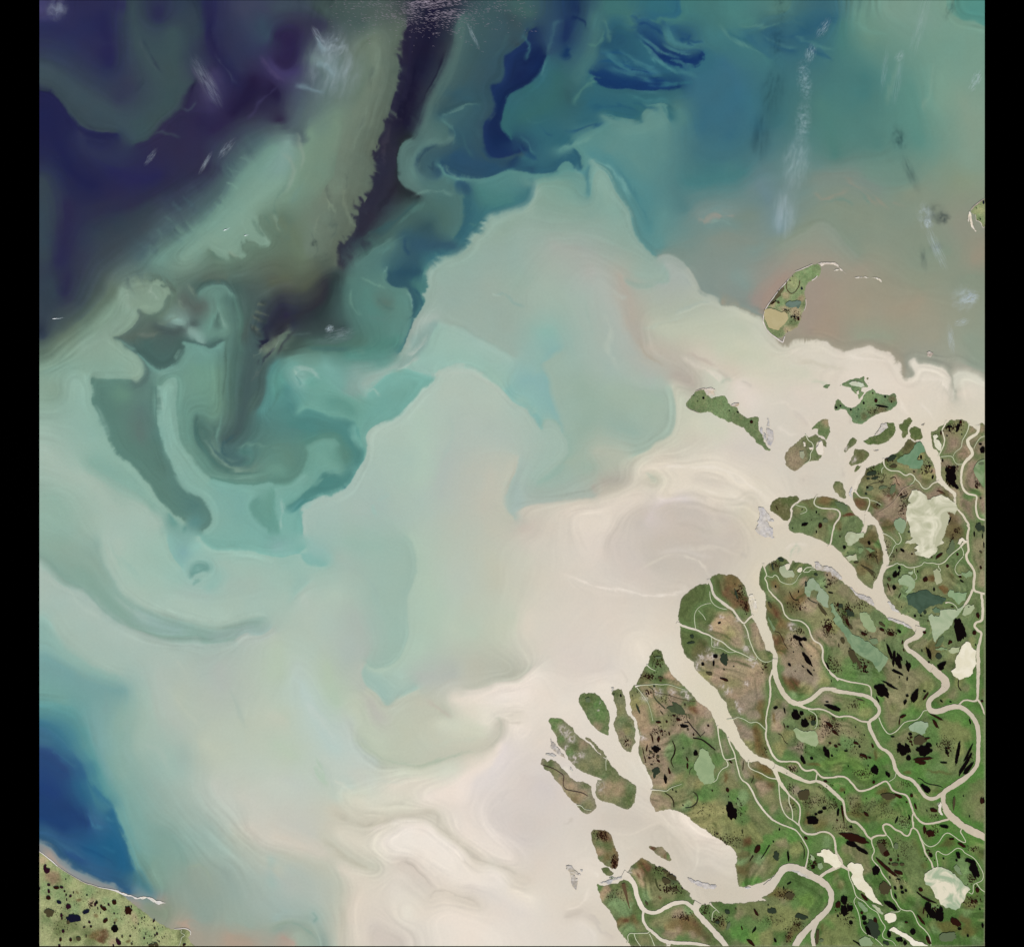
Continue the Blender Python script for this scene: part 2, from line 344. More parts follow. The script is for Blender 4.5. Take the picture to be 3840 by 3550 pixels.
WATER = """
S W1 45436b 20,60 60,120
S W1 2a2d52 30,180 300,250 500,300
S W1 25264e 450,100 480,300 500,450
S W1 2b2c50 250,30 600,40
S W1 38484f>3c5056 650,20 680,250 740,400 850,540
S W1 2a2b4c 830,60 840,120
S W1 3b4f53 930,200 950,450 920,650 850,800 700,900
S W1 34424f 1100,50 1120,250
S W1 26264a 1195,20 1200,250 1270,440 1380,570
S W1 2f3350 1280,150 1330,350 1420,500
S W1 3d4258 1400,50 1600,60
S W1 37485a 1550,150 1600,280
S W1 2a2347 1700,230 1780,350 1700,400
S W1 3f3a63 1620,420 1700,520 1800,480
S W1 221c3c 1500,550 1450,700 1350,800
S W1 3f3d5f 1200,500 1230,620 1180,700
S W1 2b2546 1100,800 1200,900 1300,850
S W1 3c4d56 20,480 150,560 300,680 500,780 680,960
S W1 343a50 650,600 550,700 600,550
E W1 38474f 22244a 0.5 0,610 110,640 200,740 290,870 400,920 560,930
E W1 3b4d52 2d2b48 1 680,1000 760,960 860,850 960,780 1010,690 1080,580
S W1 20234a 80,800 150,1000 250,1200 400,1300
S W1 2d3250 300,900 350,1050 600,1120
S W1 272750 500,1200 700,1250 850,1200
S W1 2e2c48 900,1000 1000,1080 1150,1050
S W1 36444f 30,1250 60,1500 50,1800
S W1 2a2a4a 200,1400 190,1650 150,1840
S W1 2d2f48 400,1450 700,1400 1000,1250 1200,1150
S W1 34404c 400,1650 600,1550 800,1450
S W1 3c4850 450,1800 650,1650 780,1550
S W1 4d6468 700,1800 860,1620 1050,1500 1220,1380 1290,1280 1330,1200 1400,1080 1550,950
S W1 6f9286 800,1830 950,1700 1150,1550 1300,1400 1400,1250 1550,1100 1650,1000
S W1 7fa090 1000,1800 1200,1650 1350,1530 1500,1400 1700,1250
E W1 7d9b8a 668070 0.5 1190,1720 1250,1780 1330,1800 1330,1740 1400,1770 1440,1750 1400,1700 1440,1650 1560,1700 1610,1710 1600,1670 1540,1600 1530,1500
S W1 4f6165 1650,880 1800,900 1848,960
S W1 5f7566 1700,1500 1750,1600 1650,1700 1500,1780
S W2 7d9d94 150,950 120,1100 60,1200
S W2 74917f 300,900 250,1100 150,1400
S W2 728a78 500,800 450,1000 350,1300
S W2 66786a 650,300 700,500 650,700
S W2 465856 350,50 500,100 650,150
S W2 5d7270 300,400 450,450 400,650
S W2 2b2547 60,250 200,250 150,450 50,420
S W2 34364c 150,150 400,180
S W2 3d4a58 50,60 250,50
S W2 231d3c 20,600 80,680
S W2 2c2640 60,850 130,830
S W2 53646a 250,750 150,900
E W2 232138>2e2f3c 56665c>5f6a5c 0.8 960,150 930,300 920,450 890,620 860,760 820,900 740,1050 750,1180 720,1300 660,1400 620,1500 590,1640 500,1700 490,1840
S W2 6d7d6e 750,250 740,500 640,750 560,1000 500,1200 420,1350 350,1500 280,1750
S W2 667763 100,1500 200,1650 250,1800
S W2 1b1930 1150,60 1100,300 1020,600 960,900
S W2 2c2c3a 900,1000 870,1250 760,1450 650,1650
S W2 2d3542 1330,40 1290,200 1230,400 1130,600 1060,750 1020,900
E W2 577570 23292e 0.5 1010,960 940,990 915,1130 940,1280 1060,1360
S W2 4f6b68 1345,100 1320,300 1250,480 1170,650 1100,850 1010,1050
S W2 5b7d77 1000,1150 1050,1250
S W2 3d585c 1500,100 1450,300 1350,550 1200,750
S W2 3a545c 1650,150 1600,300
S W2 41605f 1700,50 1848,100
S W2 365762 1250,650 1400,680 1500,800 1480,950
E W2 3f6268 34525a 0.3 1480,715 1380,720 1200,810
E W2 1c3057 34505c 0.5 1848,180 1790,210 1800,270 1730,350 1640,400 1660,510 1620,590 1560,600 1580,720 1560,800 1500,860 1505,1000 1530,1080 1600,1090 1700,1060 1790,1050
E W2 34666c 16284f 0.4 1848,590 1700,650 1640,770 1620,870 1670,940 1685,970
S W2 16294f 1600,700 1570,880 1590,1000
S W2 182c55 1848,450 1750,500
E W2 2a4c63 568683 0.3 1200,1140 1280,1200 1400,1230 1520,1240 1650,1190 1720,1190 1848,1210
S W2 2b4d66 1300,1080 1450,1130 1600,1150
S W2 335562 1280,900 1350,1000
S W2 4a6a68 1150,850 1250,900 1230,970
E W2 5b7d78 3c5960 1 1050,1190 1060,1090 1120,1020 1220,1000 1290,960
S W2 2d4c60 1170,1200 1220,1150
S W2 4f7370 1100,1340 1200,1250 1300,1330 1340,1450 1330,1600
S W2 4a6b66 1000,1450 1100,1430 1200,1450 1250,1600
S W2 46635f 650,1750 800,1650 1000,1500
S W2 557a74 600,1840 750,1750 900,1680
S W2 2b4f66 1340,1250 1390,1330
E W2 34606c 4d7471 0.5 1370,1350 1370,1500 1340,1600 1320,1650
S W2 487b79 1450,1300 1550,1400 1700,1400
S W2 35626e 1400,1450 1380,1600 1400,1700
S W2 345566 1000,1700 1150,1700 1350,1730
S W2 365865 950,1620 1000,1750 1050,1830
S W2 36555c 1150,1550 1080,1600
E W2 93ada0 3e7077 1.5 1848,1260 1800,1400 1650,1470 1530,1500 1480,1600 1410,1640 1400,1690 1300,1760 1200,1800 1150,1840
S W2 90a89a 1600,1600 1750,1500 1830,1400
S W2 94aba0 1500,1750 1700,1750
S W3 15264e 250,330 150,450 60,560
S W3 1c3058 430,150 400,300
S W3 1c3155 480,20 500,100
S W3 2f4d66 350,160 280,280 310,380
S W3 3a4f55 0,100 100,200
S W3 35474f 60,300 80,330
E W3 356570 152750 0.4 290,380 240,500 180,580 40,650 0,730
S W3 366567 350,500 330,650 250,780 100,820
S W3 345d62 420,600 440,720
S W3 447072 600,100 620,250 560,450 500,560
S W3 40706f 700,60 850,100 870,180
S W3 285268 650,350 700,250 800,270
S W3 2c5a6c 760,180 900,260
E W3 163560 34646f 0.4 580,510 620,590 700,610 880,625 1050,630 1200,610
S W3 183864 650,520 800,570 1000,595
S W3 2b5a70 700,420 850,440 1000,480 1150,520
E W3 143362 346878 0.4 1000,380 1080,430 1170,455 1300,450 1380,400 1360,360
S W3 153463 1000,320 1150,390 1300,420
S W3 1d4168 950,250 1050,330
S W3 2f6172 920,280 1000,380 1120,480
S W3 2b5773 930,180 1000,150 1150,200
S W3 3f7178 1120,170 1130,270 1250,310 1500,330
S W3 27506e 1180,230 1280,280
S W3 346a76 1000,60 1150,80
E W3 447876 306478 0.5 1200,10 1225,80 1180,120 1000,130
S W3 447675 1300,80 1400,100 1500,200
S W3 4b807c 1550,80 1700,150
S W3 42767a 1400,230 1600,280 1750,380 1830,430
S W3 35687a 1650,250 1800,340
S W3 3a6b7e 1500,420 1600,600 1550,800
S W3 396a7c 1300,500 1350,700 1350,900
S W3 3c6e7c 1700,700 1750,900
S W3 427079 1300,1050 1500,1100 1700,1000
S W3 477a7c 1250,1250 1400,1250 1650,1200
E W3 2d5a6c 5a8b87 0.3 0,1190 100,1195 200,1215 330,1190 360,1140 430,1110 480,1170 520,1160 525,1090 470,1030
S W3 336270 100,1080 250,1150 320,1120
S W3 223e5c 20,940 60,1060 20,1150
S W3 336470 200,900 350,930 450,1000 300,1020
S W3 336572 500,850 650,830
S W3 2f6272 560,720 700,740 880,790
S W3 356872 850,680 1000,720 1050,740
E W3 346770 5f8a85 0.6 660,790 740,820 860,820 930,830 930,760 1000,740 1060,720 1120,790 1140,820
S W3 5a8a86 700,870 500,990 350,1050
S W3 64908a 800,900 950,900 1100,850
S W3 507f7e 1180,720 1230,850
S W3 5f8c88 700,1020 850,1100 950,1200
S W3 5b8885 1000,950 1100,1100
S W3 547f80 1150,1300 1230,1450
S W3 528789 560,1060 720,1130 850,1300 940,1450 1000,1600
E W3 548585>5f8d8b 7fa69c>8ea69a 0.6 590,1100 690,1180 760,1330 850,1460 900,1630 1040,1790
S W3 86a89c 630,1200 680,1350 760,1500
E W3 4f8388 6f9a92 0.8 480,1160 540,1220 570,1350
E W3 4c8086 78a39a 0.8 575,1350 580,1150
S W3 7b9f92 150,1280 350,1250 450,1350
S W3 86a294 200,1400 500,1480
S W3 96ab9f 50,1600 200,1600 500,1600
S W3 a4ada4 300,1700 600,1750
S W3 8fa79a 700,1600 850,1700
S W3 5f8e8c 1100,1450 1050,1600 1070,1720
E W3 7c8f86 9aa79e 0.3 1040,1790 1090,1755 1150,1760 1210,1800 1250,1848
S W3 7a8e88 1300,1480 1450,1440 1600,1480
S W3 808d83 1400,1650 1600,1650 1750,1700
S W3 738d87 1300,1600 1500,1550 1600,1560
S W3 6a8589 1750,1250 1800,1400
S W4 3a6a7b 50,500 100,750 60,950
S W4 48797b 60,1150 100,1250
S W4 3c6a70 330,650 380,850
S W4 305e72 320,220 480,270 600,240 700,180 800,110
S W4 2b5a70 560,210 640,190
S W4 3b6c78 250,280 350,390
S W4 547f77 500,80 350,80
S W4 477b7a 100,100 200,130
S W4 4a7c77 850,150 850,350
S W4 688f80 950,80 1000,200 1050,300
S W4 78998a 1150,60 1300,120 1500,150
S W4 739888 1450,300 1600,330
S W4 467876 1000,500 1000,650
S W4 4e7d76 700,700 750,900 800,1100
S W4 527f78 1000,850 1100,1000
S W4 5c8b80 1300,600 1350,800 1380,1000
S W4 789c8b 1550,500 1500,750
S W4 829a88 1700,700 1750,1000 1700,1150
S W4 84947e 1600,1250 1750,1250
E W4 588f84 769a89 0.3 1610,0 1620,90 1680,150 1760,150 1834,200
S W4 548d83 1700,60 1800,100
S W4 668681 500,1150 700,1150
S W4 7a8a80 650,1250 900,1220 1100,1330
S W4 6f8c7f 1000,1200 1300,1250
S W4 6b8685 200,1300 300,1400
S W4 76897f 100,1500 250,1500
S W4 738d90 400,1500 430,1600
S W4 83907f 700,1450 1000,1450 1200,1500
S W4 84917f 1300,1350 1500,1350
E W4 83907f 8b9687 0.4 420,1700 560,1620 700,1540 800,1590 840,1660 950,1780
S W4 7e928a 300,1700 200,1750
S W4 9a9585 500,1780 650,1800 800,1800
S W4 8a9280 1000,1700 1200,1750
S W4 82917f 1400,1750 1600,1750
S W4 8c8f7f 1700,1500 1650,1600
S W4 968f7c 1800,1750 1750,1820
S W8 9f9283 700,100 650,300 620,450
S W8 a08f82 450,60 350,200 290,320
S W8 9d9682 900,250 1200,300 1400,200
S W8 9b9584 850,40 1000,20
S W8 8d937f 1300,60 1400,150
S W8 84917f 1700,80 1800,60
S W8 9a9986 1500,350 1480,500
S W8 969b86 950,480 1200,500
S W8 8e9a88 1700,500 1800,650
S W8 84968e 100,60 200,150
S W8 869189 50,150 150,250
S W8 a1927f 650,420 800,470
E W8 9b9583 c2c6b2>d9d0c0 0.3 0,240 30,262 100,268 200,320 290,380 340,470 400,525 440,540 520,515 640,505 720,525 790,570 850,595
E W8 9b9583 d9d0c0>dfd5c5 0.3 850,595 930,575 1040,545 1100,570 1180,600 1240,650 1265,700 1270,770
E W8 97998a ddd5c5 0.6 1275,770 1350,740 1310,660 1350,620 1385,660 1440,665 1540,690 1590,750 1610,820 1620,910
E W8 b3b0a0 d5d3c2 0.6 1620,910 1610,830 1620,740 1690,715 1780,735 1834,780
S W8 a5a393 1285,720 1320,750
S W8 8f9a8a 1700,680 1825,740
S W8 ddd3c3 900,650 1150,680
S W8 d8d0bf 500,600 700,650
S W8 c9cab4 100,500 300,650
S W8 d0cdb9 200,720 600,740
S W8 ddd3c2 1400,850 1550,900 1750,850
S W8 dacfc0 500,850 650,950
S W8 e1d6c6 900,740 1300,830
S W8 d5cdbe 400,1000 600,1300
S W8 ddd3c2 1200,900 1300,1000
S W8 d6cdbd 800,1150 900,1250
S W8 d2cabb 700,1500 500,1480
S W8 d3cbbf 100,1250 300,1300
S W8 ddd4c2 250,1500 330,1590
S W8 e0d6c4 0,1420 100,1440 200,1500 330,1610
S W8 d3cbb9 100,1700 200,1600 240,1640
S W7 98afa2 100,60 60,150
S W7 a3b4a6 250,120 400,200
S W7 abb0a8 550,60 600,30
E W7 84938b a9b1a5>c0c4b2 0.4 1250,0 1300,100 1330,180 1450,220 1490,260 1560,265 1660,300 1760,360
S W7 869289 1500,60 1600,150
S W7 9a8f86 1750,200 1700,260
S W7 9bb0a3 900,60 1100,100
E W7 a6b0a8 96ada2 0.8 1100,0 1140,70 1130,120 1050,130
S W7 a7b2aa 1200,50 1250,130
S W7 b0aa9d 780,60 830,200 860,380 900,470 920,540
S W7 adb5ab 640,100 750,300 800,450 870,600 1000,800
S W7 a3b5aa 500,200 550,400 620,600 720,750
S W7 adb5a5 1000,300 1200,280 1350,240
S W7 bdc2ae 1000,400 1200,450 1500,400 1650,420
S W7 bcb5a6 950,550 1150,620 1300,650
S W7 cfc6b5 1300,600 1450,700 1600,750
S W7 b3ab9f 1150,750 1250,800 1300,850
S W7 c5c8b2 1450,550 1700,600
S W7 c9ccb9 1400,740 1480,790 1440,830
S W7 e0d5c8 1600,800 1700,950
E W7 86b3ac a9bdb0 0.4 0,850 80,930 150,970 200,1060 240,1120
E W7 98b3a5 a2b9ac 0.4 240,1120 280,1065 330,1090 390,1170 420,1220 410,1290 350,1380 270,1440 210,1490
S W7 8ab2ae 100,780 200,800 280,850
S W7 8fb5a9 230,450 330,450
S W7 92b4a9 250,600 230,720
E W7 9cb3a5 88b0ab 1.5 380,575 300,620 250,680 300,780 310,900 350,1000 390,1150
S W7 98b0a1 500,800 600,950 500,1200
S W7 a2b5a4 700,850 900,900 1050,950
S W7 98b0a3 700,1100 900,1150
S W7 a9b8ab 850,780 1050,820
E W7 c5c6b3 a3b5a6 0.8 1130,830 1160,900 1170,1080 1130,1160 1040,1210 980,1270 880,1310
S W7 c6cab6 1200,900 1250,1000
S W7 cfcfbb 1300,1080 1500,1140
S W7 d6cdbf 1500,1250 1700,1350
S W7 cec8b7 1250,1250 1350,1200
S W7 b2b8a7 600,1280 800,1300 700,1400
S W7 a0b3a3 400,1350 600,1400
S W7 b2ada0 650,1500 800,1480
S W7 cfc8b7 1000,1320 1200,1300
S W7 e2d8c6 930,1410 1100,1390 1300,1390 1550,1430 1700,1520 1840,1640
S W7 c2c0ac 1000,1450 1050,1500
S W7 e2d8c6 1100,1600 1200,1530 1350,1540 1600,1600 1720,1640
S W7 dad0c0 1300,1470 1500,1520
S W7 d3c9c4 950,1750 1100,1650 1250,1620
S W7 d0c7b8 1400,1700 1500,1800
S W7 d6cdb8 1650,1650 1720,1800
S W7 c6c0af 800,1530 640,1570
E W7 ccc6b6 a9b4a9 1 620,1590 500,1600 380,1620 250,1650 100,1690
S W7 a7b9b1 50,1500 100,1640 30,1700
S W7 a3b3a6 200,1550 400,1530
S W7 ddd3c4 400,1700 700,1650 950,1600
S W7 e0d6c7 500,1800 700,1780
S W5 2f3a4a 30,400 50,500
S W5 33404c 100,100 90,300
S W5 2c2c48 210,60 190,200
S W5 3a4650 320,100 280,250
S W5 4a5a58 450,150 300,330 100,500
S W5 627668 20,620 150,530 300,400 450,270 560,150
S W5 7d9785 20,670 200,570 400,390 560,240
S W5 86a090 300,560 450,500 600,420
S W5 85a595 50,700 200,680 400,700 600,740
S W5 8aa594 600,150 590,230 640,300 670,330
E W5 839b88 5f7569 0.4 700,290 790,315 870,280 890,220 900,150 780,110
E W5 5c7068 849d8b 0.3 700,290 690,340 640,410 525,490
E W5 55716c 8da997 0.8 525,490 600,570 680,620 730,680 740,740 700,790 650,780
S W5 58685f 560,490 650,500 750,440 850,450
S W5 4a5a58 820,400 900,450 1100,400
S W5 496560 750,520 800,600 900,650
S W5 5a6660 1000,200 1100,300 1150,250
S W5 667c6d 950,150 850,350
E W5 496560 6f998e 0.3 700,600 780,670 840,708 920,690 990,630 1030,560 1010,530 1110,545 1190,565 1280,520
E W5 47605b 66897e 0.5 1120,180 1170,130 1230,112 1300,125 1370,200
S W5 5a6a5f 1150,80 1300,80
S W5 6a8f82 1250,190 1215,350 1160,450 1300,460 1290,380 1250,230
S W5 4d6962 1255,330 1230,410
S W5 4d6b64 1330,200 1380,400 1370,700 1350,1000
S W5 4a5c58 1450,150 1500,300 1420,500
S W5 565f54 1600,60 1750,120
S W5 50605a 1500,120 1600,200
S W5 2a2d3c 1700,250 1600,420 1530,560
S W5 2b3040 1800,300 1750,420
S W5 445a5a 1480,400 1530,500 1470,700 1440,900 1410,1080 1370,1170 1300,1210
S W5 6b7c6c 1740,420 1660,500 1600,570 1540,560
E W5 578b86 48605d 1.5 1640,640 1610,700 1590,880 1530,1000
S W5 4d6660 1500,900 1480,1020
S W5 7ba196 850,730 950,690
E W5 6b9386 84ac9e 0.4 850,830 950,765 970,800 975,950 980,1100 1000,1200 1050,1300 1110,1400 1200,1480
E W5 86aea1 5b8077 0.3 840,830 850,900 850,1000 870,1150 900,1300 950,1400 1000,1520 1060,1570 1130,1600 1190,1700 1195,1780 1150,1840
S W5 87aea1 860,950 920,1250 1010,1450
S W5 6f9887 1080,700 1180,720 1150,850
S W5 6e978b 1000,650 1150,640
S W5 658d80 1040,1000 1080,1200 1200,1400 1400,1480 1600,1470
S W5 6c917f 1240,700 1250,900 1220,1050
S W5 4f7068 1130,1080 1150,1200 1250,1330 1350,1390
S W5 4a6a69 1280,1250 1350,1330 1450,1360
S W5 66867a 1200,1210 1300,1330 1400,1400 1500,1370
S W5 568079 1400,1280 1500,1300
S W5 5d867b 1550,1250 1750,1250 1800,1350
S W5 54827c 1650,1100 1800,1130
S W5 4d807c 1750,950 1780,1000
S W5 5d9489 1700,750 1650,900
S W5 6fa399 1800,700 1750,660
E W5 5f8b7f 7baa9e 0.4 1200,1480 1350,1515 1500,1522 1600,1500 1700,1515 1800,1470 1848,1430
E W5 5d8277 8db0a1 0.3 380,770 375,800 400,860 390,940 430,1030 440,1080 490,1160 520,1240 580,1330 640,1370 720,1460 790,1520 830,1600 920,1690 1020,1760
E W5 86a696 5f8377 0.5 380,770 430,780 540,785 650,775
S W5 5b7f74 450,850 500,1000 600,1200 750,1400 900,1600
S W5 648a79 560,850 620,900
S W5 5e7771 720,1000 720,1200
S W5 57796f 800,1200 880,1400
S W5 547a74 1050,1650 1120,1650
S W5 5c8a86 1060,1770 1120,1790
S W5 6a9990 920,1720 950,1790
S W5 7ba99f 1250,1560 1400,1600 1350,1750
E W5 68998d 7caba0 0.4 1510,1600 1470,1640 1480,1720 1540,1790 1600,1848
E W5 7eada1 68998c 0.8 1640,1540 1650,1640 1680,1750 1690,1848
S W5 5a8f8b 1750,1700 1848,1620
S W5 7aaca0 1760,1600 1840,1550
S W5 86a291 60,820 150,880 80,920
S W5 90b2a4 250,780 300,900 330,1100 400,1230
S W5 97b2a4 60,1100 150,1150
S W5 a5baac 60,1250 150,1400 300,1450 450,1550 550,1700
S W5 87ac9e 350,1350 500,1430 700,1550 800,1700
S W5 92b0a1 100,1600 200,1750 80,1750
S W5 a3bbae 650,1640 750,1700 840,1800
S W6 5a6453 20,100 150,60
S W6 525a4c 250,150 350,60
S W6 2e3038 420,100 380,250 200,350 60,500
S W6 2d3a3c 480,60 450,200 350,350
S W6 2a2842 130,350 150,340
S W6 547a72 590,80 600,250 640,400
S W6 568279 700,150 720,280 800,360
S W6 5a756c 780,230 860,260
S W6 5c877e 900,200 940,350 880,480
S W6 507469 300,560 500,570 700,530
S W6 3b4c4c 200,480 400,450 550,420
S W6 41554f 100,600 250,540
S W6 538479 550,620 700,590 850,560 940,480
S W6 6b9589 150,640 350,640
E W6 315563>345c66 5b857d 0.4 840,40 840,110 910,145 960,140 1000,200 1010,300 995,400 930,530
S W6 2c4f60 900,60 1000,50 1080,30
S W6 355d66 1050,200 1040,300
S W6 467774 1020,100 1080,180
E W6 95ada1 4a7b7a 0.4 1130,10 1100,60 1110,130 1085,190 1095,240 1060,320 1000,400 970,480 930,570 900,600
S W6 97aca1 1200,150 1250,300
S W6 9aaca0 1500,100 1600,250 1700,450
S W6 8ba79f 1000,530 1080,480 1150,400
S W6 a5b5ab 960,550 1000,440 1080,370 1180,355
E W6 8aa79f 98bbae 0.8 890,720 1000,660 1100,560 1150,440 1190,390
S W6 9dbbae 1250,450 1400,550 1600,650
S W6 98b9ab 1250,640 1400,640 1650,800
E W6 9aaea2 a0bcb0 1 1190,385 1350,430 1480,490 1600,550 1720,620
S W6 9fb2a5 1800,150 1830,300
S W6 83a39a 620,700 560,850 640,880
S W6 649389 760,670 850,640
S W6 97afa5 650,830 800,720 900,690
S W6 77a79d 400,650 480,750 550,830
S W6 88b1a7 200,700 240,810
S W6 6ba093 290,780 340,850
S W6 558a85 150,820 130,950
S W6 5f9389 60,750 60,850
S W6 70a295 300,850 400,850 700,950
S W6 619488 450,930 550,950 570,1040
E W6 93b5aa 7aaea3 0.8 690,890 740,820 880,725 1000,720 1110,755 1155,780
S W6 72a499 800,950 950,880 1060,830
E W6 adc2b5 72a499 0.3 1155,780 1080,850 1000,950 930,1030 860,1080 740,1120 690,1180 710,1230 680,1340
E W6 a6bcb1 5b908a>78aba0 0.3 680,1340 620,1400 600,1460 550,1520 440,1580 370,1590 250,1680 240,1848
E W6 6fa295 528680 1 220,1020 290,1000 430,1050 580,1080 600,1180 670,1290
S W6 4f837d 150,1080 350,1130 520,1130 600,1250 640,1350 560,1480 400,1560 250,1650
E W6 568579 6d9d90 0.6 280,1240 400,1190 470,1190 500,1230
S W6 72a294 350,1300 420,1350 500,1400
S W6 598679 500,1250 560,1300 530,1350
E W6 6d9e91 5c877b 0.8 280,1240 290,1320 250,1420 150,1500 50,1515
S W6 5f877a 100,1250 200,1350
S W6 689587 40,1400 120,1430
E W6 70a195 4f837d 0.6 150,1660 250,1580 360,1480 400,1430 500,1440
S W6 77a89c 130,1600 250,1530
S W6 7dafa3 110,1750 200,1720
S W6 6b9a8c 20,1700 40,1600
S W6 a9c0b3 800,1250 1000,1300 950,1500
S W6 b0c0b3 1200,900 1350,850 1600,950
S W6 afbdb2 1300,1100 1500,1100 1700,1200
S W6 afc4b4 1050,1000 1100,1300 1050,1500
S W6 b0bbb2 1250,1300 1200,1600
S W6 bfbfb0 1550,1400 1500,1700 1600,1550
E W6 a8bab0 bec0b0 0.8 1740,1330 1720,1420 1670,1500 1650,1600 1660,1690 1720,1760
E W6 97b9ac b0c1b4 0.3 1150,740 1250,700 1370,680 1480,720 1600,800 1720,910 1800,960 1848,1010
S W6 a6bab0 600,1700 800,1650
S W6 a3bbb0 350,1700 450,1750
S W6 a9bdb1 900,1700 950,1800
S W6 c8bfb2 1750,1820 1840,1800
E W9 87b3aa 9bbcae 0.3 890,20 920,100 970,190 1010,230
S W9 8eab9c 60,60 200,60
S W9 85a496 300,250 350,320 450,450 600,580
S W9 8ea99b 200,100 400,200 500,350
E W9 a8beb0 8faca0 1.5 430,30 480,200 570,370 650,450 800,540 1000,610 1150,640 1300,650 1450,600 1560,580
E W9 86a598 a6bab0 1.5 15,190 120,280 200,350 330,400 450,500 600,620 750,710 900,750 1100,750 1250,745 1380,740
S W9 91ada6 700,560 850,640 1000,690
S W9 93aaa2 1250,690 1400,640 1480,630
S W9 92a9a1 1200,720 1400,700
S W9 a9bcb1 20,260 150,350 300,500 450,640 700,770 1000,820
S W9 a3baae 100,600 250,750 450,900 600,970
S W9 8cb0a6 20,640 100,740 250,880 400,960 550,1000
S W9 77a09d 30,880 200,950 400,1050 600,1100
S W9 74a29b 30,1100 200,1150
S W9 5f9594 30,1210 150,1230 250,1280
S W9 7aa3a0 400,1250 450,1500 500,1700
S W9 3d7289 20,1300 120,1380 220,1480
S W9 3f6c86 20,1370 100,1440
S W9 5b9495 280,1330 330,1480 400,1620 480,1830
S W9 2a4874 20,1500 100,1600 200,1680
S W9 336083 150,1580 250,1570 330,1680
S W9 223f72 40,1750 150,1830
S W9 2c5f7f 300,1750 350,1840
S W9 8aaba0 600,1200 560,1400 600,1700
S W9 9fb8ab 700,1100 720,1300 700,1500
S W9 b0bdb1 850,950 900,1200 1000,1350
S W9 b2bfb0 950,1100 1050,1250
S W9 b0b9b0 1250,900 1300,1100
S W9 a0b9ad 900,1500 950,1650
S W9 a2b6ab 1000,1480 1020,1600
S W9 bcc5b3 1150,1450 1300,1550
S W9 b9c4b3 1400,1300 1600,1400
S W9 b4c5b2 1650,800 1650,1000
S W9 b8c7bc 1800,900 1800,1100
S W9 b9c6b4 1650,1200 1750,1300
E W9 9bb3ab afbcb2 0.5 1380,740 1440,700 1560,710 1620,660
S W9 b4c2b3 1560,780 1640,690
S W9 a2bdae 600,150 700,300 850,330
S W9 a8bdb0 500,30 550,150
S W9 9bbbad 800,100 900,250 1000,330
S W9 8fbcb1 1080,100 1150,60
E W9 7dafa4 99bdb0 0.4 1120,30 1180,90 1260,120 1400,110 1550,130 1700,170 1800,150 1848,100
S W9 9fbbae 1250,200 1400,250 1650,250
S W9 a2b9ad 1300,350 1500,350
S W9 a3bbb0 1000,400 1200,420
S W9 a9c0b2 900,450 1100,530 1300,560
S W9 a6beb1 1500,480 1650,520 1750,420
S W9 b3c2b5 1820,400 1848,500
S W9 7faaa8 1020,100 1010,150
S W10 9fbbad 60,250 150,350
E W10 84b3a9 9cbcaf 0.4 0,145 120,172 170,145 230,150 300,200 400,210
S W10 86afa9 100,60 60,120
S W10 93b7ae 300,100 400,130
S W10 9bb8aa 550,50 800,100
S W10 a3b8ac 500,150 600,250
S W10 b0c3b4 400,450 500,400
E W10 99b9ad aabfb2 1 150,470 230,380 300,320
S W10 9fb9ab 720,400 850,600 850,800
E W10 aec4b3 9eb8aa 0.3 960,20 1020,130 1040,290 1000,420 980,560 975,700 930,820 870,890 760,925 680,900
S W10 b0bab1 640,800 670,840
S W10 aebab0 520,750 560,900
S W10 abb8ae 580,550 650,700
S W10 9fbbb0 720,960 780,1080 830,1150
E W10 a4bcb0 bcc2b1 0.4 700,1060 770,1110 845,1195 930,1120 1040,1070
E W10 b4bcb0 9fbaae 0.5 700,1060 660,970 680,900
S W10 acc2b4 900,960 950,1050
S W10 b3b9b0 1050,1000 1200,980 1300,950
S W10 b9bbab 1400,900 1600,900 1700,950
E W10 bfc0b0 ebe0d3 2 1360,1110 1500,1080 1600,1040 1750,1020 1848,950
S W10 b1c5b3 1100,300 1150,550 1050,850
S W10 b8c3b5 1300,200 1350,400
S W10 bac6b3 1250,650 1450,700
S W10 c1c3b1 1550,150 1600,400
S W10 cbc9b8 1780,150 1750,350
S W10 cfc8ba 1820,60 1830,90
S W10 d9d2c2 1830,550 1800,700
S W10 c3c8b5 1700,550 1600,750
S W10 bfc1af 1050,1150 1200,1200 1280,1260
S W10 bfc4b0 900,1300 1000,1400
S W10 d0d2be 1200,1300 1400,1350 1500,1400
S W10 babbb0 700,1150 780,1300
S W10 bfc8b4 600,1150 700,1350 800,1480
S W10 b3c5b0 420,900 430,1050 500,1200
S W10 bacbc2 200,1000 280,1150 400,1400 500,1500
S W10 bfcac0 550,1300 600,1450 750,1600
S W10 b4c5b1 60,800 100,1000
S W10 bfc7b6 30,1250 150,1300
S W10 b9c8b4 60,1450 200,1550
S W10 b7c3ae>cac4b4 640,1400 700,1520 850,1590 1000,1610 1150,1580 1300,1520 1380,1500 1500,1490 1600,1400 1620,1310
S W10 d2d4c2 900,1680 1100,1650 1300,1600
S W10 bfcbbf 400,1550 450,1700 600,1750
S W10 c0c8bd 100,1700 250,1750
S W10 ced2c0 500,1800 700,1800
S W10 e6dccc 1300,1150 1450,1150
S W10 eee4d8 1600,1150 1800,1100
S W10 eae0d3 1700,1330 1800,1350
S W10 ddd5c6 1750,1260 1660,1290
S W10 e6e0cf 1540,1320 1500,1270
S W10 e4dacb 1400,1600 1600,1500
S W10 e0d7d2 1650,1450 1550,1650
S W10 dad1c8 1800,1600 1700,1750
S W10 ede1d5 1350,1700 1330,1820
S W11 2d4a76 20,470 120,520 200,620
S W11 22406e 40,800 250,900 350,1000
S W11 20406f 40,950 200,1050
S W11 2c5a7d 250,700 300,850
S W11 3a6687 350,950 450,1000
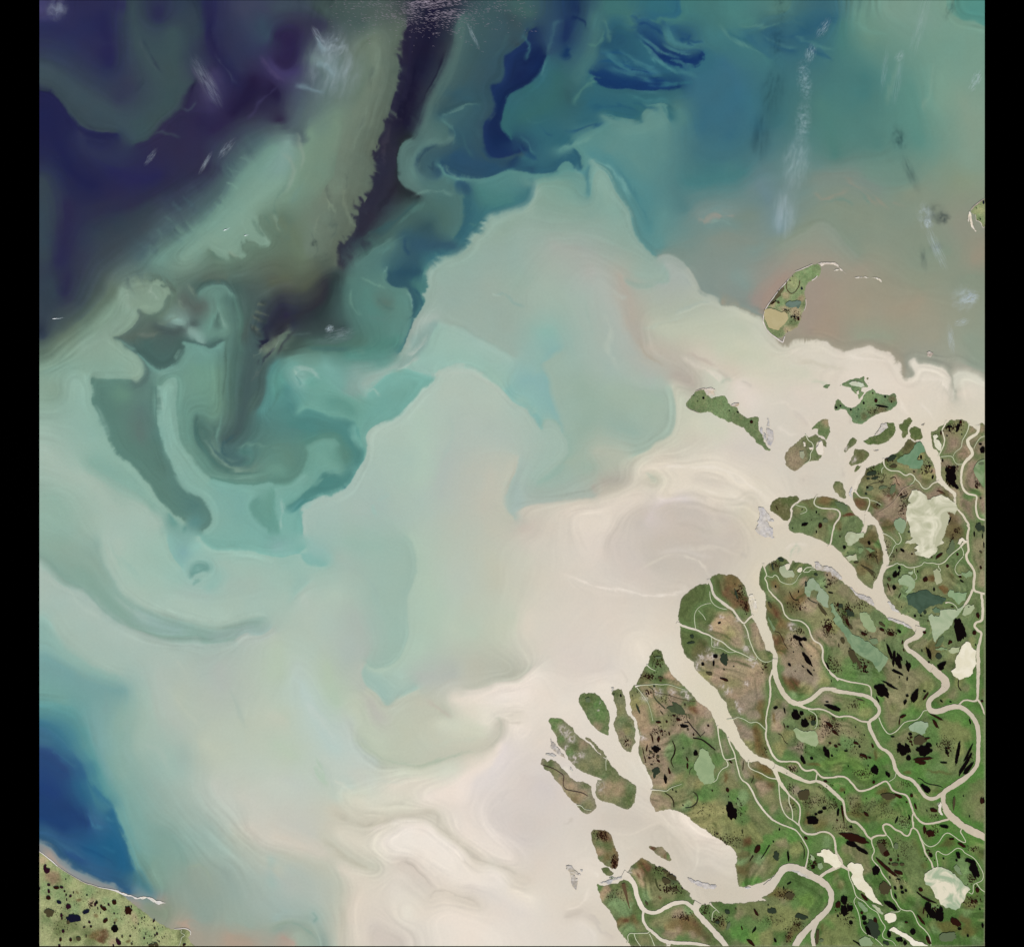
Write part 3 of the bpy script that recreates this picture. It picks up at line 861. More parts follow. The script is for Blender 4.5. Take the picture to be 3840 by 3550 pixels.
S W11 225c7f 500,1100 560,1200 600,1300
S W11 235a7f 350,1150 450,1250
S W11 2a4d7d 200,1200 350,1280
S W11 335d80 30,1060 150,1130 250,1210 400,1320 600,1440
E W11 6a9c99 2a6384 0.8 520,900 560,980 615,1100 640,1200 680,1310
S W11 4d868f 380,560 430,720 500,860
S W11 7ea59c 500,550 600,800 680,1000 760,1200
S W11 4c7c84 680,1330 750,1430 800,1490
S W11 7f9d8e 800,1250 800,1350 870,1440
S W11 74998e 700,1200 760,1300
E W11 2f5878 7f8f92 0.4 15,1120 90,1150 140,1220 210,1260 280,1320 400,1350 450,1380 530,1395 570,1430 640,1470
S W11 8c9090 20,1150 120,1240 250,1340 400,1400 520,1430
S W11 6f8b90 690,1440 760,1480 820,1500
S W11 9a968a 870,1500 850,1550
S W11 84917d 750,1550 850,1620
S W11 9a9183 650,1520 700,1560
S W11 879682 900,1650 880,1560
S W11 b29c8b 1000,1690 1050,1720
S W11 a09a8a 1060,1790 1090,1830
S W11 8e9f93 1000,1450 1100,1600 1200,1650
S W11 93a396 1080,1290 1200,1400
S W11 83a195 950,1200 1050,1250
S W11 82a297 850,1050 1000,1150
S W11 97afa4 800,700 900,850 1000,950
S W11 9fb5aa 950,800 1100,1000 1300,1200
S W11 c0c6ba 1200,700 1280,800 1400,950
S W11 c7c9bc 1400,800 1600,900
S W11 c2cabd 1600,700 1750,750
S W11 cdc9bb 1450,1000 1600,1100 1800,1150
S W11 b8beaf 1350,1050 1500,1200 1700,1350
S W11 b0b9af 1600,1300 1800,1450
S W11 a0b0a6 1500,1500 1650,1600 1800,1650
S W11 96a99f 1300,1300 1400,1500
S W11 98a99c 1300,1650 1500,1700
S W11 ad9c8a 1300,1800 1450,1780 1500,1830
S W11 a8a392 1700,1780 1730,1790
S W11 8fa398 1640,1720 1750,1670 1848,1700
S W12 a4b9af 20,1250 60,1400
S W12 b1bbb0 150,1300 300,1400 350,1550
S W12 9fb3ab 60,1650 150,1600
S W12 9db2a8 320,1600 330,1680
S W12 9aa899 20,1720 80,1680 180,1670 260,1710 340,1790
S W12 b09f90 100,1770 150,1820
S W12 a3b09f 200,1750 230,1830
S W12 98aba0 370,1750 400,1840
S W12 bcbfaf 450,1600 500,1400 400,1300 250,1230 100,1180
S W12 c3bfae 480,1800 530,1600
S W12 ddd3c3 650,1500 600,1650 650,1800
S W12 d0cabb 50,1080 200,1130 400,1200
S W12 c3c5ba 100,950 200,1000 350,1080
S W12 c7c6b5 350,1060 500,1170 650,1270 780,1290
S W12 d8d3c2 500,1040 650,1150 780,1220
S W12 dad2c2 500,1300 700,1400
S W12 c9c6b4>dbd1c2 450,870 560,960 680,1000 850,950 1000,930 1150,940 1200,1020 1350,1150 1500,1240 1700,1330 1848,1400
S W12 bfcabc 400,700 480,820
S W12 d7d5c3 600,830 800,870 1000,870
S W12 dcd5c5 850,720 1100,680
S W12 c6cbbf 600,650 700,700
S W12 ece0d3 1100,830 1300,750 1380,650 1550,560 1620,430
S W12 e0d7d0 1450,750 1500,650 1600,600
S W12 d5ccc4 1550,900 1650,1050 1800,1150
S W12 d2c9c0 1750,950 1830,1050
S W12 d5cbc2 1750,650 1780,670
S W12 ede4d7 950,1100 1100,1250 1300,1300
S W12 efe5d9 950,1010 1150,1050
S W12 eadfd2 1300,1000 1450,1100 1700,1250
S W12 d6ccbf 900,1250 1000,1270 1080,1350 1160,1420
S W12 dfd6c8 920,1350 850,1450
S W12 dad1c2 1100,1520 1200,1460 1350,1510 1470,1570
S W12 e5dfd0 1000,1550 950,1650
S W12 ebe0d2 1200,1650 1400,1650 1600,1800
S W12 e0d7cc 1400,1400 1600,1500 1800,1600
S W12 d0c7bc 750,1700 800,1800 950,1800
S W12 ebe2d2 1700,1440 1840,1510
S W12 d9d1c2 1650,1370 1800,1460
S E d9d0c5 300,100 500,300 900,300
S E e5dbcd 50,600 100,400
S E e6dccd 300,800 400,750
S E e8decf 700,530 850,550
S E ded5c3 1600,100 1700,300
S E e6dccb 1180,0 1250,200
S E ddd4c3 1000,1400 1150,1600
S E e0d5c7 60,1000 30,1200
S E d3cac4 30,1650 150,1750
S H d8cfc2 100,500 200,600
S H d9d0c6 60,350 90,360
S H cfc6b8 500,350 900,350
S H d8cfc0 900,100 930,250
S H cdc4b4 1100,450 1300,600 1400,900
S H eee2d2 1350,330 1550,500 1800,650
S H cec5b6 1650,900 1750,1000
S H d5ccbc 700,600 800,800
S H ddd3c3 100,1350 200,1300
S H d5ccbe 60,1450 300,1450
S H e2d9cc 200,1550 400,1700
S H d6cdbd 350,1500 480,1600 640,1730
S H e4dacb 250,900 400,1000
S H e3d8c6 800,1050 900,1350 1200,1400
S I d6cdbe 100,700 300,900
S I d4cbba 400,1000 420,1050
S I cdc4b2 100,1230 600,1220
S I d0c7b7 700,1230 950,1080
S D d5cab6 50,400 300,650 600,900 900,1150
S G c8bca8 1300,100 1400,200 1200,400 1500,450 1740,700 1740,1100 1350,1450 1600,1800
S F dad2bb 200,200 500,500 800,950 1100,1130
S F cdc3ad 1500,1330 1848,1500
S C d9d0ba 900,600 930,900 1000,1300
S F d0c6b0 1100,200 1300,430 1600,270
S G cbc0ac 300,290 600,450 560,850 800,1200 1180,1530
S B dcd2bd 1200,800 1250,1150 1350,1380
S D d3c9b2 1640,150 1700,600 1790,1000 1750,1700
S B dcd3bb 1640,870 1690,1000 1560,1300 1720,1550
S I cdc2b0 1000,1000 1300,980 1590,1250 1300,1700
S J c8bca6 1400,300 1800,550
S J c9bfa8 300,390 520,600 1000,470 1140,770
S W9 93b9ae 1060,200 1180,190 1230,300 1180,380
S N c9bfb3 2380,1960 2500,1900 2620,1920 2720,1960
S N c8beb1 2420,2050 2560,2010 2700,2050 2760,2000
S N c8bfb2 2430,2120 2560,2120 2680,2140
S N d0c6bb 2300,2020 2350,2090 2420,2150
S N ded4c7 2200,2000 2230,2080
S W12 eee5d9 800,1130 900,1080 1100,1070 1200,1130 1350,1240
S W12 ece3d6 900,1180 1050,1220 1250,1320 1500,1400
S W12 ece2d6 1550,1330 1700,1400
S N 88a89e 640,1190 720,1240 760,1300
"""
FILAMENTS = """
W3 4a8288 9 .55 0 920,265 960,330 1040,400 1120,470 1180,500
W3 4a8288 6 .5 0 1000,380 1060,430 1120,470 1150,490
W3 467c84 9 .6 0 1110,150 1130,230 1160,290 1260,310 1400,300
W3 4a8288 5 .6 0 1200,430 1230,450 1290,450
W3 4a8288 5 .6 0 1010,375 1030,410 1090,440
W3 3c7080 14 .5 0 790,400 860,470 950,500 1100,540
W3 3a6c7e 10 .5 0 860,420 940,450 1060,500
W3 143362 16 .7 1 940,300 1010,350 1100,390 1250,400
W3 143362 12 .6 0 720,470 850,500 1000,560 1150,570
W3 1a3f6a 14 .5 0 880,180 950,170 1050,210 1110,270
W3 1f4a70 10 .5 0 1170,260 1250,290 1380,300
W3 1f4a70 8 .5 0 1290,240 1240,270 1180,270
W3 1d4a72 12 .5 0 620,440 720,430 840,460 930,470
W3 1d4a72 9 .5 0 640,380 760,370 860,400
W3 447880 10 .5 -1 650,560 700,600 850,615 1000,640 1100,640
W3 447a80 12 .5 0 820,650 950,690 1080,690 1180,720
W3 28586e 14 .6 -1 560,730 700,720 830,730 930,770
W3 2c5c70 8 .6 0 850,690 960,725 1050,745
W3 5f8f8a 10 .6 -1 940,705 1050,715 1100,730 1130,800
W3 5f8f8a 9 .5 1 650,790 720,800 760,820 880,830
W3 275470 10 .6 -1 400,920 480,900 600,870 680,830
W3 6a9890 7 .5 0 350,1050 450,1015 520,990 620,930
W3 28546c 8 .5 0 230,860 300,940 340,970
W3 48797a 8 .5 0 130,820 200,860 300,850
W3 3c6070 10 .6 0 290,390 300,300 330,170 390,150
W3 4a7a80 8 .6 1 280,400 260,480 240,540
W3 142850 14 .7 0 440,150 480,130 540,160 550,200
W3 508078 8 .5 0 540,300 600,310 640,290 660,200
W3 508078 12 .5 0 600,500 580,570 500,650 470,740
W3 558279 12 .4 0 660,120 700,200 690,300
W3 16325a 22 .6 0 430,320 400,380 440,360
W3 1e4060 10 .5 0 100,1000 160,1060 200,1120
W3 44767c 7 .5 0 80,930 150,1000 200,1090
W3 7aaaa4 8 .5 1 580,1100 700,1150 780,1260 850,1390
W3 497d83 14 .5 0 720,1130 830,1280 930,1440 1000,1560
W3 8aa79c 8 .4 0 1400,1550 1480,1530 1560,1560
W3 a5988a 14 .4 0 1310,1500 1370,1540 1440,1500 1530,1520
W3 6d8f8c 12 .4 0 1390,1460 1440,1430 1500,1440
W3 9c948a 8 .4 0 1420,1510 1530,1500 1600,1490
W3 2d6070 10 .4 0 1500,190 1600,250 1740,340 1840,420
W3 568682 14 .4 0 1450,160 1560,270 1700,340
W4 265470 18 .6 -1 280,220 360,290 450,340 560,370
W4 265470 12 .5 0 600,350 700,380 790,430
W4 356678 14 .5 0 180,200 260,320 380,410
W4 5f938c 8 .5 0 100,250 200,330 330,390
W4 568a86 8 .5 0 270,230 400,320 550,360
W4 275672 10 .5 0 450,250 560,300 700,350
W4 5a8c84 10 .4 0 500,270 640,320 800,350
W4 a08f7d 10 .35 0 850,1230 950,1290 1040,1390 1110,1430
W4 a08f7d 8 .35 0 940,1270 1050,1350 1180,1460
W4 a08f7d 10 .3 0 640,1330 700,1380 780,1370
W4 a09080 9 .3 0 660,1390 800,1360 900,1330
W4 5a8a80 8 .4 0 680,1400 850,1390 930,1430
W4 5a8a80 7 .4 0 950,1330 1040,1420
W4 9c9183 10 .4 0 1190,1400 1300,1440
W4 7c9c8c 14 .3 0 1240,380 1200,560 1150,740
W4 86a291 14 .3 0 1480,400 1440,620 1400,800
W2 62867f 7 .6 1 1210,810 1290,780 1400,730 1480,715
W2 5a8580 7 .6 0 1200,820 1280,880 1300,950 1280,1000
W2 2c4656 10 .6 1 1060,1190 1050,1130 1100,1050 1200,1000
W2 2c4656 8 .6 0 1100,1150 1150,1180 1160,1120
W2 6a9488 7 .6 0 1220,1140 1300,1200 1350,1250
W2 6f948a 9 .5 0 1000,1370 1100,1330 1200,1330 1300,1360
W2 56807a 10 .5 0 900,1560 1000,1480 1100,1400
W2 35565a 14 .5 0 700,1640 850,1560 1000,1440 1060,1370
W2 62877f 8 .5 0 640,1800 760,1720 900,1620
W2 557d78 9 .5 0 720,1790 850,1690 980,1620
W2 4a7a76 8 .5 0 1400,1560 1500,1560
W2 2a4a62 14 .6 0 960,1640 950,1720 1000,1780
W2 5c8a86 10 .5 0 800,1770 860,1700
W2 15142a 30 .5 0 1050,400 980,640 900,900
W2 15142a 16 .5 0 1230,350 1180,500 1060,720
W2 353643 10 .5 0 940,200 930,400
W2 3d3b48 14 .5 0 860,850 820,1000 790,1150
W2 23222f 16 .5 0 920,1250 860,1350 760,1500
W2 383c45 12 .5 0 700,1420 640,1560 560,1700
W2 788a7a 12 .4 0 780,300 760,450 700,600
W2 7b8d7c 12 .4 0 700,700 650,900 600,1050
W2 56645c 10 .5 0 740,450 700,620
W2 56645c 10 .5 0 680,780 640,900
W2 56645c 10 .5 0 560,1180 520,1300
W2 56645c 12 .5 0 420,1280 440,1400
W2 84957f 14 .5 0 430,1370 450,1480
W2 7d8c78 12 .4 0 520,1250 540,1400 580,1560
W2 7d8c78 10 .4 0 380,1500 330,1640
W2 505f58 14 .5 0 400,1520 480,1560 430,1640
W2 505f58 10 .5 0 300,1600 350,1700 320,1800
W2 8ea092 14 .4 0 200,900 250,1050 230,1200
W2 8ea092 14 .4 0 100,1050 180,1180 130,1350
W2 6b8a80 14 .4 0 300,800 250,950
W2 6b8a80 12 .4 0 270,1250 160,1420
W2 66867a 10 .4 0 150,1250 60,1400 30,1500
W2 7f9aa0 16 .5 0 350,250 380,330 440,350
W2 7f9aa0 16 .5 0 330,430 420,470 480,540
W2 7c96a0 14 .5 0 200,600 320,625 400,640
W1 4a4368 16 .6 0 1540,370 1580,440 1650,530 1730,570
W1 222246 9 .7 -1 1210,60 1215,250 1270,420 1380,580 1450,630
W1 434a62 10 .5 0 1230,350 1290,480 1400,600
W1 3f3d60 12 .5 0 1700,560 1600,660 1530,720 1450,860
W1 46555c 10 .5 0 700,250 760,400 850,520
W1 2c3648 10 .5 0 720,260 800,420 880,520
W1 30364a 10 .5 0 330,860 420,900 560,930
W1 47555c 8 .5 0 400,900 520,920
W1 42525a 10 .5 0 780,930 860,910 1000,950
W1 2c2a45 12 .5 0 880,850 960,900
W1 46445f 14 .4 0 1060,440 1120,560 1180,700
W1 2b2546 12 .5 0 1080,580 1060,680 1000,780
W1 485862 12 .5 0 980,740 1040,760 1100,700
W1 6a8a84 10 .5 1 1390,1090 1440,1100 1480,1140
W1 6a8a84 10 .5 1 1350,1180 1400,1190 1430,1220
W1 6a8a84 9 .5 1 1320,1225 1370,1230 1410,1275
W1 7aa091 10 .6 1 1300,1270 1350,1280 1390,1330
W1 486068 14 .5 0 930,1390 1000,1450
W1 486068 14 .5 0 1000,1340 1080,1420
W1 54706f 12 .5 0 880,1500 950,1540
W1 54706f 12 .5 0 830,1570 870,1620
W1 5a7672 12 .5 0 770,1690 820,1720
W1 8fae9e 8 .5 0 1420,1520 1450,1600 1440,1620
W1 8fae9e 12 .5 0 1540,1560 1580,1640 1610,1700
W1 5f7c6e 7 .7 -1 1190,1720 1230,1770 1300,1800
W1 5f7c6e 8 .6 0 1500,1510 1530,1600 1590,1640
W1 5f7c6e 8 .6 0 1570,1480 1620,1560 1700,1640
W1 5f7c6e 10 .5 0 1640,1400 1660,1520 1700,1620
W1 93a996 10 .5 0 1320,1740 1400,1770
W1 8a9f8a 10 .5 0 1640,1480 1680,1600
W5 7d9a8b 9 .7 0 1150,1170 1200,1240 1280,1330 1370,1400 1470,1390
W5 7d9a8b 4 .6 0 1200,1210 1250,1270 1300,1330
W5 3f6062 10 .6 0 1180,1180 1260,1290 1340,1360 1430,1370
W5 3c5c60 12 .6 0 1370,1160 1300,1220 1290,1280 1340,1330
W5 6a9285 9 .5 0 1360,1260 1450,1240 1550,1230 1700,1260
W5 4c766f 12 .5 0 1380,1280 1480,1300 1470,1350 1400,1370
W5 6c9688 10 .5 0 1280,1000 1260,1150 1250,1230
W5 4d6e66 10 .5 0 1230,1100 1250,1200
W5 42605c 14 .5 0 1100,1000 1100,1150 1170,1290
W5 7da598 10 .5 0 1180,1430 1350,1470 1550,1450
W5 4d756d 12 .5 0 1080,1030 1130,1200 1230,1340 1330,1410 1450,1430 1600,1400
W5 6b9688 12 .4 0 1150,1300 1250,1420 1400,1450 1600,1430 1720,1360
W5 8a9b8a 4 .8 0 1740,425 1700,450 1670,500 1640,545 1600,570
W5 8a9b8a 4 .8 0 1610,500 1550,550 1520,600 1490,640
W5 1f2236 10 .7 0 1590,480 1560,520 1530,560
W5 272a3a 12 .6 0 1650,540 1580,610 1520,680
W5 33363f 14 .5 0 1800,420 1700,540 1640,620
W5 566663 8 .5 0 1600,600 1540,700 1480,800
W5 69715f 8 .5 0 1600,280 1520,270
W5 69715f 8 .5 0 1600,350 1500,310
W5 69715f 8 .5 0 1560,390 1490,340
W5 69715f 8 .5 0 1540,450 1500,420
W5 364042 10 .5 0 1550,250 1600,290
W5 364042 10 .5 0 1500,330 1590,400
W5 364042 10 .5 0 1480,400 1540,480
W5 76897a 12 .5 0 1000,210 980,270 1030,300
W5 76897a 10 .5 0 1050,120 1080,180 1110,200
W5 4f5d57 12 .5 0 1050,220 1100,300
W5 56645c 14 .5 0 880,100 950,180
W5 8fa797 9 .5 0 640,150 630,200 660,310
W5 5d7468 5 .7 0 600,140 640,140
W5 5d7468 5 .7 0 660,140 680,180
W5 9db3a2 9 .4 0 780,120 790,200 850,230
W5 728c7d 10 .5 0 900,160 930,200
W5 6c8073 12 .5 0 820,400 900,380 980,330
W5 6a766c 12 .5 0 680,480 760,470 850,460
W5 7aa294 7 .5 0 550,500 620,560 700,590
W5 3f5854 10 .5 0 660,540 720,620
W5 405a56 12 .5 1 1030,560 1000,630 920,690
W5 82a99c 8 .5 0 1000,570 960,650
W5 6f9a8d 8 .6 0 1240,260 1200,380 1170,450
W5 86a79a 6 .6 0 1245,200 1250,260 1290,370 1310,440
W5 5b8276 14 .4 0 1330,160 1400,350 1390,600
W5 40584f 10 .4 0 1300,480 1310,700 1280,950
W5 9dbcae 10 .4 0 850,880 865,1000
W5 70988c 10 .5 0 820,830 820,950 830,1100
W5 7ba295 9 .6 0 950,1430 1000,1520 1060,1590
W5 8fb3a6 10 .4 1 400,960 430,1060 490,1180
W5 7fa89a 10 .5 0 1770,690 1800,760 1830,820
W5 9fbdb2 8 .5 0 1690,1600 1705,1720 1690,1840
W5 4e7a72 10 .4 0 1690,830 1640,950 1560,1060
W6 9ab8ae 8 .6 0 180,690 300,720 380,790
W6 a5c2b8 6 .6 0 190,700 230,800
W6 568a84 8 .6 0 200,740 240,820
W6 5a7f78 12 .5 0 700,330 800,370 880,350
W6 6b9486 10 .5 0 590,150 600,260 680,340
W6 76a08f 10 .5 0 650,70 730,110 830,150
W6 4f736d 12 .5 0 760,200 830,280 900,300
W6 88b0a4 8 .5 0 840,0 820,50
W6 7fa79b 6 .7 -1 960,150 1000,200 1012,300
W6 2c5364 10 .6 0 1000,130 1060,200 1070,290 1020,370
W6 456a68 12 .5 0 250,560 420,580 600,570
W6 5f887c 10 .5 0 560,600 700,590
W6 4b5f5e 12 .5 0 150,480 320,460
W6 56706c 12 .5 0 300,520 480,520 640,480
W6 7f948a 5 .7 0 0,600 60,540 100,460
W6 b0beb4 8 .5 0 950,600 1000,600 1070,540 1110,460
W6 b0beb4 7 .5 0 880,720 980,680 1060,610
W6 8aa9a0 8 .5 0 640,830 740,830
W6 b8c6ba 7 .5 0 690,890 740,860 780,890
W6 73a093 8 .5 0 870,725 950,720 1040,740
W6 56908a 12 .5 0 590,1100 640,1200 690,1300
W6 7db0a4 12 .4 0 580,1080 600,1180 660,1280
W6 41757a 8 .7 0 520,1530 555,1520
W6 3f7a78 10 .5 0 150,1720 260,1650 360,1590
W6 94bab0 9 .5 0 250,1690 350,1610
W6 9dc0b5 8 .5 0 730,1640 730,1700 760,1740
W6 a2bdb3 8 .5 0 760,1620 850,1570
W6 8aa8a0 8 .5 0 1560,200 1650,200 1720,260 1800,280
W6 b2c5b8 8 .5 0 1560,190 1620,210
W6 b9c4b8 12 .3 0 1200,760 1350,720 1500,780 1650,900
W6 a9bdb2 14 .3 0 1250,1000 1280,1200 1200,1400
W7 dcd2c2 12 .5 0 1200,600 1350,700 1480,780
W7 aca392 16 .5 0 900,480 960,600 1100,690
W7 b8ab9e 10 .5 0 1250,590 1350,640 1450,690
W7 e2d8c8 12 .5 1 1360,730 1450,760 1470,820
W7 beb4a6 12 .5 0 1440,730 1540,780
W7 a8b5aa 10 .5 0 1150,320 1300,270 1430,220
W7 c3cab8 8 .5 0 1150,330 1300,290 1430,240
W7 b6c0b0 12 .5 0 920,430 1050,400 1250,340
W7 8fa79b 12 .5 0 800,70 900,130 1050,135
W7 b5bcb0 10 .5 0 740,150 830,220
W7 b9c3b5 14 .4 0 660,320 720,440 700,560 780,720
W7 9bb2a6 12 .4 0 540,200 560,350 600,500
W7 ece3d4 10 .7 0 930,1410 1050,1400 1250,1385 1500,1410 1680,1510 1830,1640
W7 ece3d3 5 .8 0 1200,1515 1400,1550 1600,1600 1740,1660
W7 c6bdb0 14 .4 0 1250,1560 1400,1600
W7 b6bfae 10 .5 1 950,1430 1030,1500
W7 9fb2a4 12 .4 0 200,1490 300,1400 420,1330
W7 b5aa9e 12 .4 0 590,1500 620,1560
W7 cfc6b6 12 .4 0 1300,1470 1500,1500 1700,1600
W8 efe4d6 10 .5 0 700,520 800,570 860,595
W8 cac3b0 10 .5 0 450,600 700,680 900,710
W8 cdc5b2 8 .5 0 300,610 600,660 800,690
W8 bfc6ae 12 .5 0 620,780 700,800 760,810
W8 ece2d4 10 .5 0 860,600 1000,650 1150,660 1240,720
W8 cfc7b6 8 .5 0 950,610 1080,640 1180,640
W8 a9a594 12 .5 0 1275,770 1310,775
W8 ebe1d2 10 .5 1 1330,790 1500,780 1580,850 1610,920
W8 e9dfcf 6 .7 0 1200,860 1260,950 1290,1010 1340,1040
W8 c6bdae 10 .5 0 900,1010 910,1100
W8 e4dacb 5 .7 0 800,1230 830,1330
W8 bdb4a8 8 .5 0 840,1380 855,1470
W8 e6dccd 5 .7 0 550,1010 600,1060 640,1130
W8 e6dccc 5 .7 0 400,1100 470,1160 540,1150
W8 c0b7ab 10 .5 0 560,1450 570,1500
W8 e8dfce 6 .7 0 930,1580 950,1480 1000,1400
W8 e9e0d1 6 .6 0 1380,950 1450,1010 1490,1080
W9 7f9f93 16 .5 -1 60,170 200,290 350,400 460,510 580,610 700,690
W9 8ba69c 12 .5 0 1080,690 1200,700 1380,680 1480,690
W9 86a297 14 .5 0 1270,660 1380,650 1480,620
W9 8ba59b 10 .6 0 1180,740 1280,740 1380,745
W9 b1c4b8 10 .5 0 850,790 1000,820 1150,835
W9 b4c5b9 12 .4 0 150,330 300,500 450,620
W9 a4bcb0 12 .4 0 620,370 720,500
W9 98b8ab 14 .4 0 480,40 600,200 720,330
W9 9fb5ab 14 .4 0 500,420 650,540 800,620
W9 bcc5b5 12 .4 0 950,870 1030,1000
W9 bcc5b5 14 .4 0 880,1050 1000,1200 1150,1350
W9 a4b5aa 14 .4 0 1350,1070 1400,1250 1450,1350
W9 a9bcb0 14 .4 0 720,1450 850,1500 930,1640
W9 7c9f9c 14 .4 0 480,1050 470,1250
W9 93b1a8 14 .4 0 620,1250 600,1450 650,1650
W9 47798c 14 .5 0 40,1320 130,1400 250,1500
W9 3c6c88 14 .5 0 90,1480 200,1560 300,1620
W9 284a78 12 .5 0 30,1560 120,1640 230,1700
W9 5f9092 12 .4 0 260,1260 290,1400 360,1540
W10 a9bbae 8 .4 0 1000,560 985,740
W10 9db5ab 14 .4 0 600,220 720,350 780,550
W10 b8c0b4 14 .4 0 500,1200 650,1420 780,1520
W10 b0bda8 10 .8 -1 650,1420 720,1520 850,1585 1000,1610 1150,1580 1280,1530 1380,1500 1470,1510
W10 c0bfae 8 .7 -1 1470,1500 1580,1430 1620,1340 1620,1300 1560,1260
W10 c9c1b2 7 .7 0 1620,1290 1700,1310 1770,1300
W10 d0c8ba 7 .6 0 1640,1280 1750,1240 1800,1230
W10 bfb5a8 10 .5 0 1100,1130 1200,1220 1300,1280
W10 efe4d7 10 .5 0 1420,1170 1600,1170
W10 c9cfbf 14 .4 0 600,1640 800,1700 950,1720
W10 a9c3a9 10 .5 0 320,1520 370,1650 410,1760
W10 c5cfc6 12 .4 0 250,1150 380,1300 480,1450
W10 b5c4b7 12 .4 0 350,1560 420,1720
W10 d8d9c8 12 .4 0 450,1700 600,1780
W10 c4cdbb 14 .3 0 1100,1480 1300,1440 1480,1420
W12 bfbbaa 12 .7 1 450,890 560,970 680,1010 800,980 900,950
W12 c8c1b1 10 .8 1 860,960 1000,930 1160,930 1200,1010 1350,1150 1480,1240 1650,1310 1848,1400
W12 f0e8dc 10 .6 0 700,1050 850,990 1000,975 1100,990
W12 d0cabb 5 .6 0 720,1040 880,980 1080,990
W12 bdbaa8 12 .7 -1 380,1080 520,1200 650,1280 760,1310
W12 c3baad 8 .8 1 900,1250 960,1245 1030,1280 1070,1340 1120,1390 1170,1430
W12 c7beb0 8 .8 1 1110,1520 1160,1480 1220,1460 1350,1500 1430,1530 1480,1580
W12 d3cbbc 6 .6 0 1200,1150 1350,1260 1500,1320
W12 cfc7b9 7 .6 0 1620,1350 1720,1430 1800,1450
W12 f0e8da 6 .7 0 1700,1440 1780,1480 1848,1540
W12 cbc2b6 7 .6 0 1360,1150 1400,1190 1550,1260 1750,1360
W12 b3c2b8 8 .5 0 420,640 450,760
W12 c9d0c3 10 .4 0 650,620 780,690 900,710
W12 cdcbba 10 .5 0 620,780 800,850 1000,830
W12 ede3d7 5 .6 0 1490,1020 1510,980
W12 cbc1b9 14 .4 0 1620,850 1680,750
W12 86a093 8 .7 -1 10,1750 60,1700 140,1670 220,1680 300,1740 370,1820
W12 82a096 10 .7 0 300,1610 340,1640 320,1680
W12 b0998c 14 .6 0 90,1770 140,1790 160,1830
W11 2a5f85 14 .4 0 350,650 430,780 520,900
W11 44809a 12 .4 0 330,920 380,1000 460,1040
W11 4a8498 12 .4 0 480,940 540,980
W11 3a6a8a 10 .4 0 100,1100 230,1190 350,1260
W11 2f6d8c 10 .4 0 420,1130 560,1180
W11 1d4a74 10 .4 0 250,1130 420,1200 560,1290
W11 b7a08f 10 .6 0 30,1190 150,1290 250,1350
W11 a6998e 10 .5 0 300,1390 420,1420
W11 97a894 10 .5 -1 1050,1280 1120,1270 1180,1330 1210,1420
W11 b59f8c 12 .5 0 950,1680 1030,1690 1050,1740
W11 a39c8a 14 .5 0 1330,1800 1430,1770 1500,1800
W11 9ca593 12 .4 0 1600,1750 1680,1690 1780,1670
H c2b9ab 12 .5 0 0,430 60,430 90,390 100,360
H e2d9c9 10 .6 0 0,780 150,760 260,700 310,630
H ded4c4 10 .6 0 650,620 700,720 820,690
H e2d9c8 10 .6 0 1250,360 1400,450 1510,600 1550,750 1530,930 1440,1010
H dfd5c4 12 .6 0 500,500 700,540 900,490 1150,410 1200,400
H ddd3c2 8 .6 0 1200,370 1240,600 1290,850 1390,1080
H c6bdb0 26 .5 1 0,1500 150,1470 280,1430
H c8bfb4 26 .6 -1 260,1420 380,1500 480,1640 640,1740
H ece2d3 20 .6 0 0,1390 150,1370 250,1290 320,1150
H f0e7d8 20 .6 0 350,960 450,1000 400,1080
E ece2d2 14 .6 0 1150,0 1220,130 1260,250
E f0e6d8 10 .6 0 740,540 830,530 870,560
E e8decf 10 .6 0 880,420 980,440 1020,520
E cbc2b5 14 .5 0 960,330 1040,430 1050,500
E e4dbcb 14 .5 0 1040,1330 1150,1470 1250,1640
E eee5d4 14 .7 0 1190,1300 1260,1460 1330,1620 1340,1720
E d0c7bb 10 .6 0 1000,1320 1040,1310
E ece3d4 14 .6 0 300,1450 370,1500 400,1560
C e2d9c9 10 .7 0 0,430 150,450 270,530 340,640
C a9b89f 12 .6 0 1350,230 1340,320 1300,380 1280,460
C b0b8a4 8 .5 0 1360,270 1390,390
C c2b9ac 14 .5 0 700,370 760,420
C dcd3c3 12 .5 0 0,300 400,330 700,400
C e9dfd0 16 .5 0 1150,430 1300,270 1500,300
C c9c0b0 30 .4 0 100,120 300,100 500,160
A dfd5c7 8 .6 0 1120,690 1200,770 1300,790
A dfd5c7 8 .6 0 1200,640 1180,720 1280,780
A e6dccd 8 .6 0 1010,450 1200,420 1290,510 1390,550 1510,680
A c6bdb2 20 .4 -1 1280,540 1400,560 1500,700
A bdb6aa 14 .5 0 700,180 820,290
A e2d9ca 16 .5 0 300,100 420,140 470,220
A aab5a4 16 .5 0 450,230 530,180 600,170
W3 3f7480 18 .6 0 640,330 740,420 860,500 1000,540
W3 3f7480 14 .6 0 760,350 840,400 960,470 1090,530
W3 3a6c7c 14 .6 0 660,480 780,500 900,530 1050,590
W3 4a8086 10 .6 0 900,230 980,300 1060,360 1180,390
W3 4a8086 8 .6 0 1060,300 1180,350 1290,370
W3 3f7480 12 .6 0 1150,480 1250,500 1330,540
W3 326a78 16 .6 0 1050,600 1180,580 1300,570
W3 173663 10 .7 0 780,560 900,585 1050,605 1180,600
W3 173663 8 .7 0 1120,440 1180,455 1230,435
W3 163463 9 .7 0 840,480 930,500 1000,520
W3 3c6a74 14 .6 0 100,240 160,330 130,430
W2 3c5a60 16 .5 0 1700,220 1640,330 1560,420
W2 33505c 12 .5 0 1420,880 1470,980 1510,1080
W2 3a6068 12 .5 0 1330,880 1380,1000 1440,1110
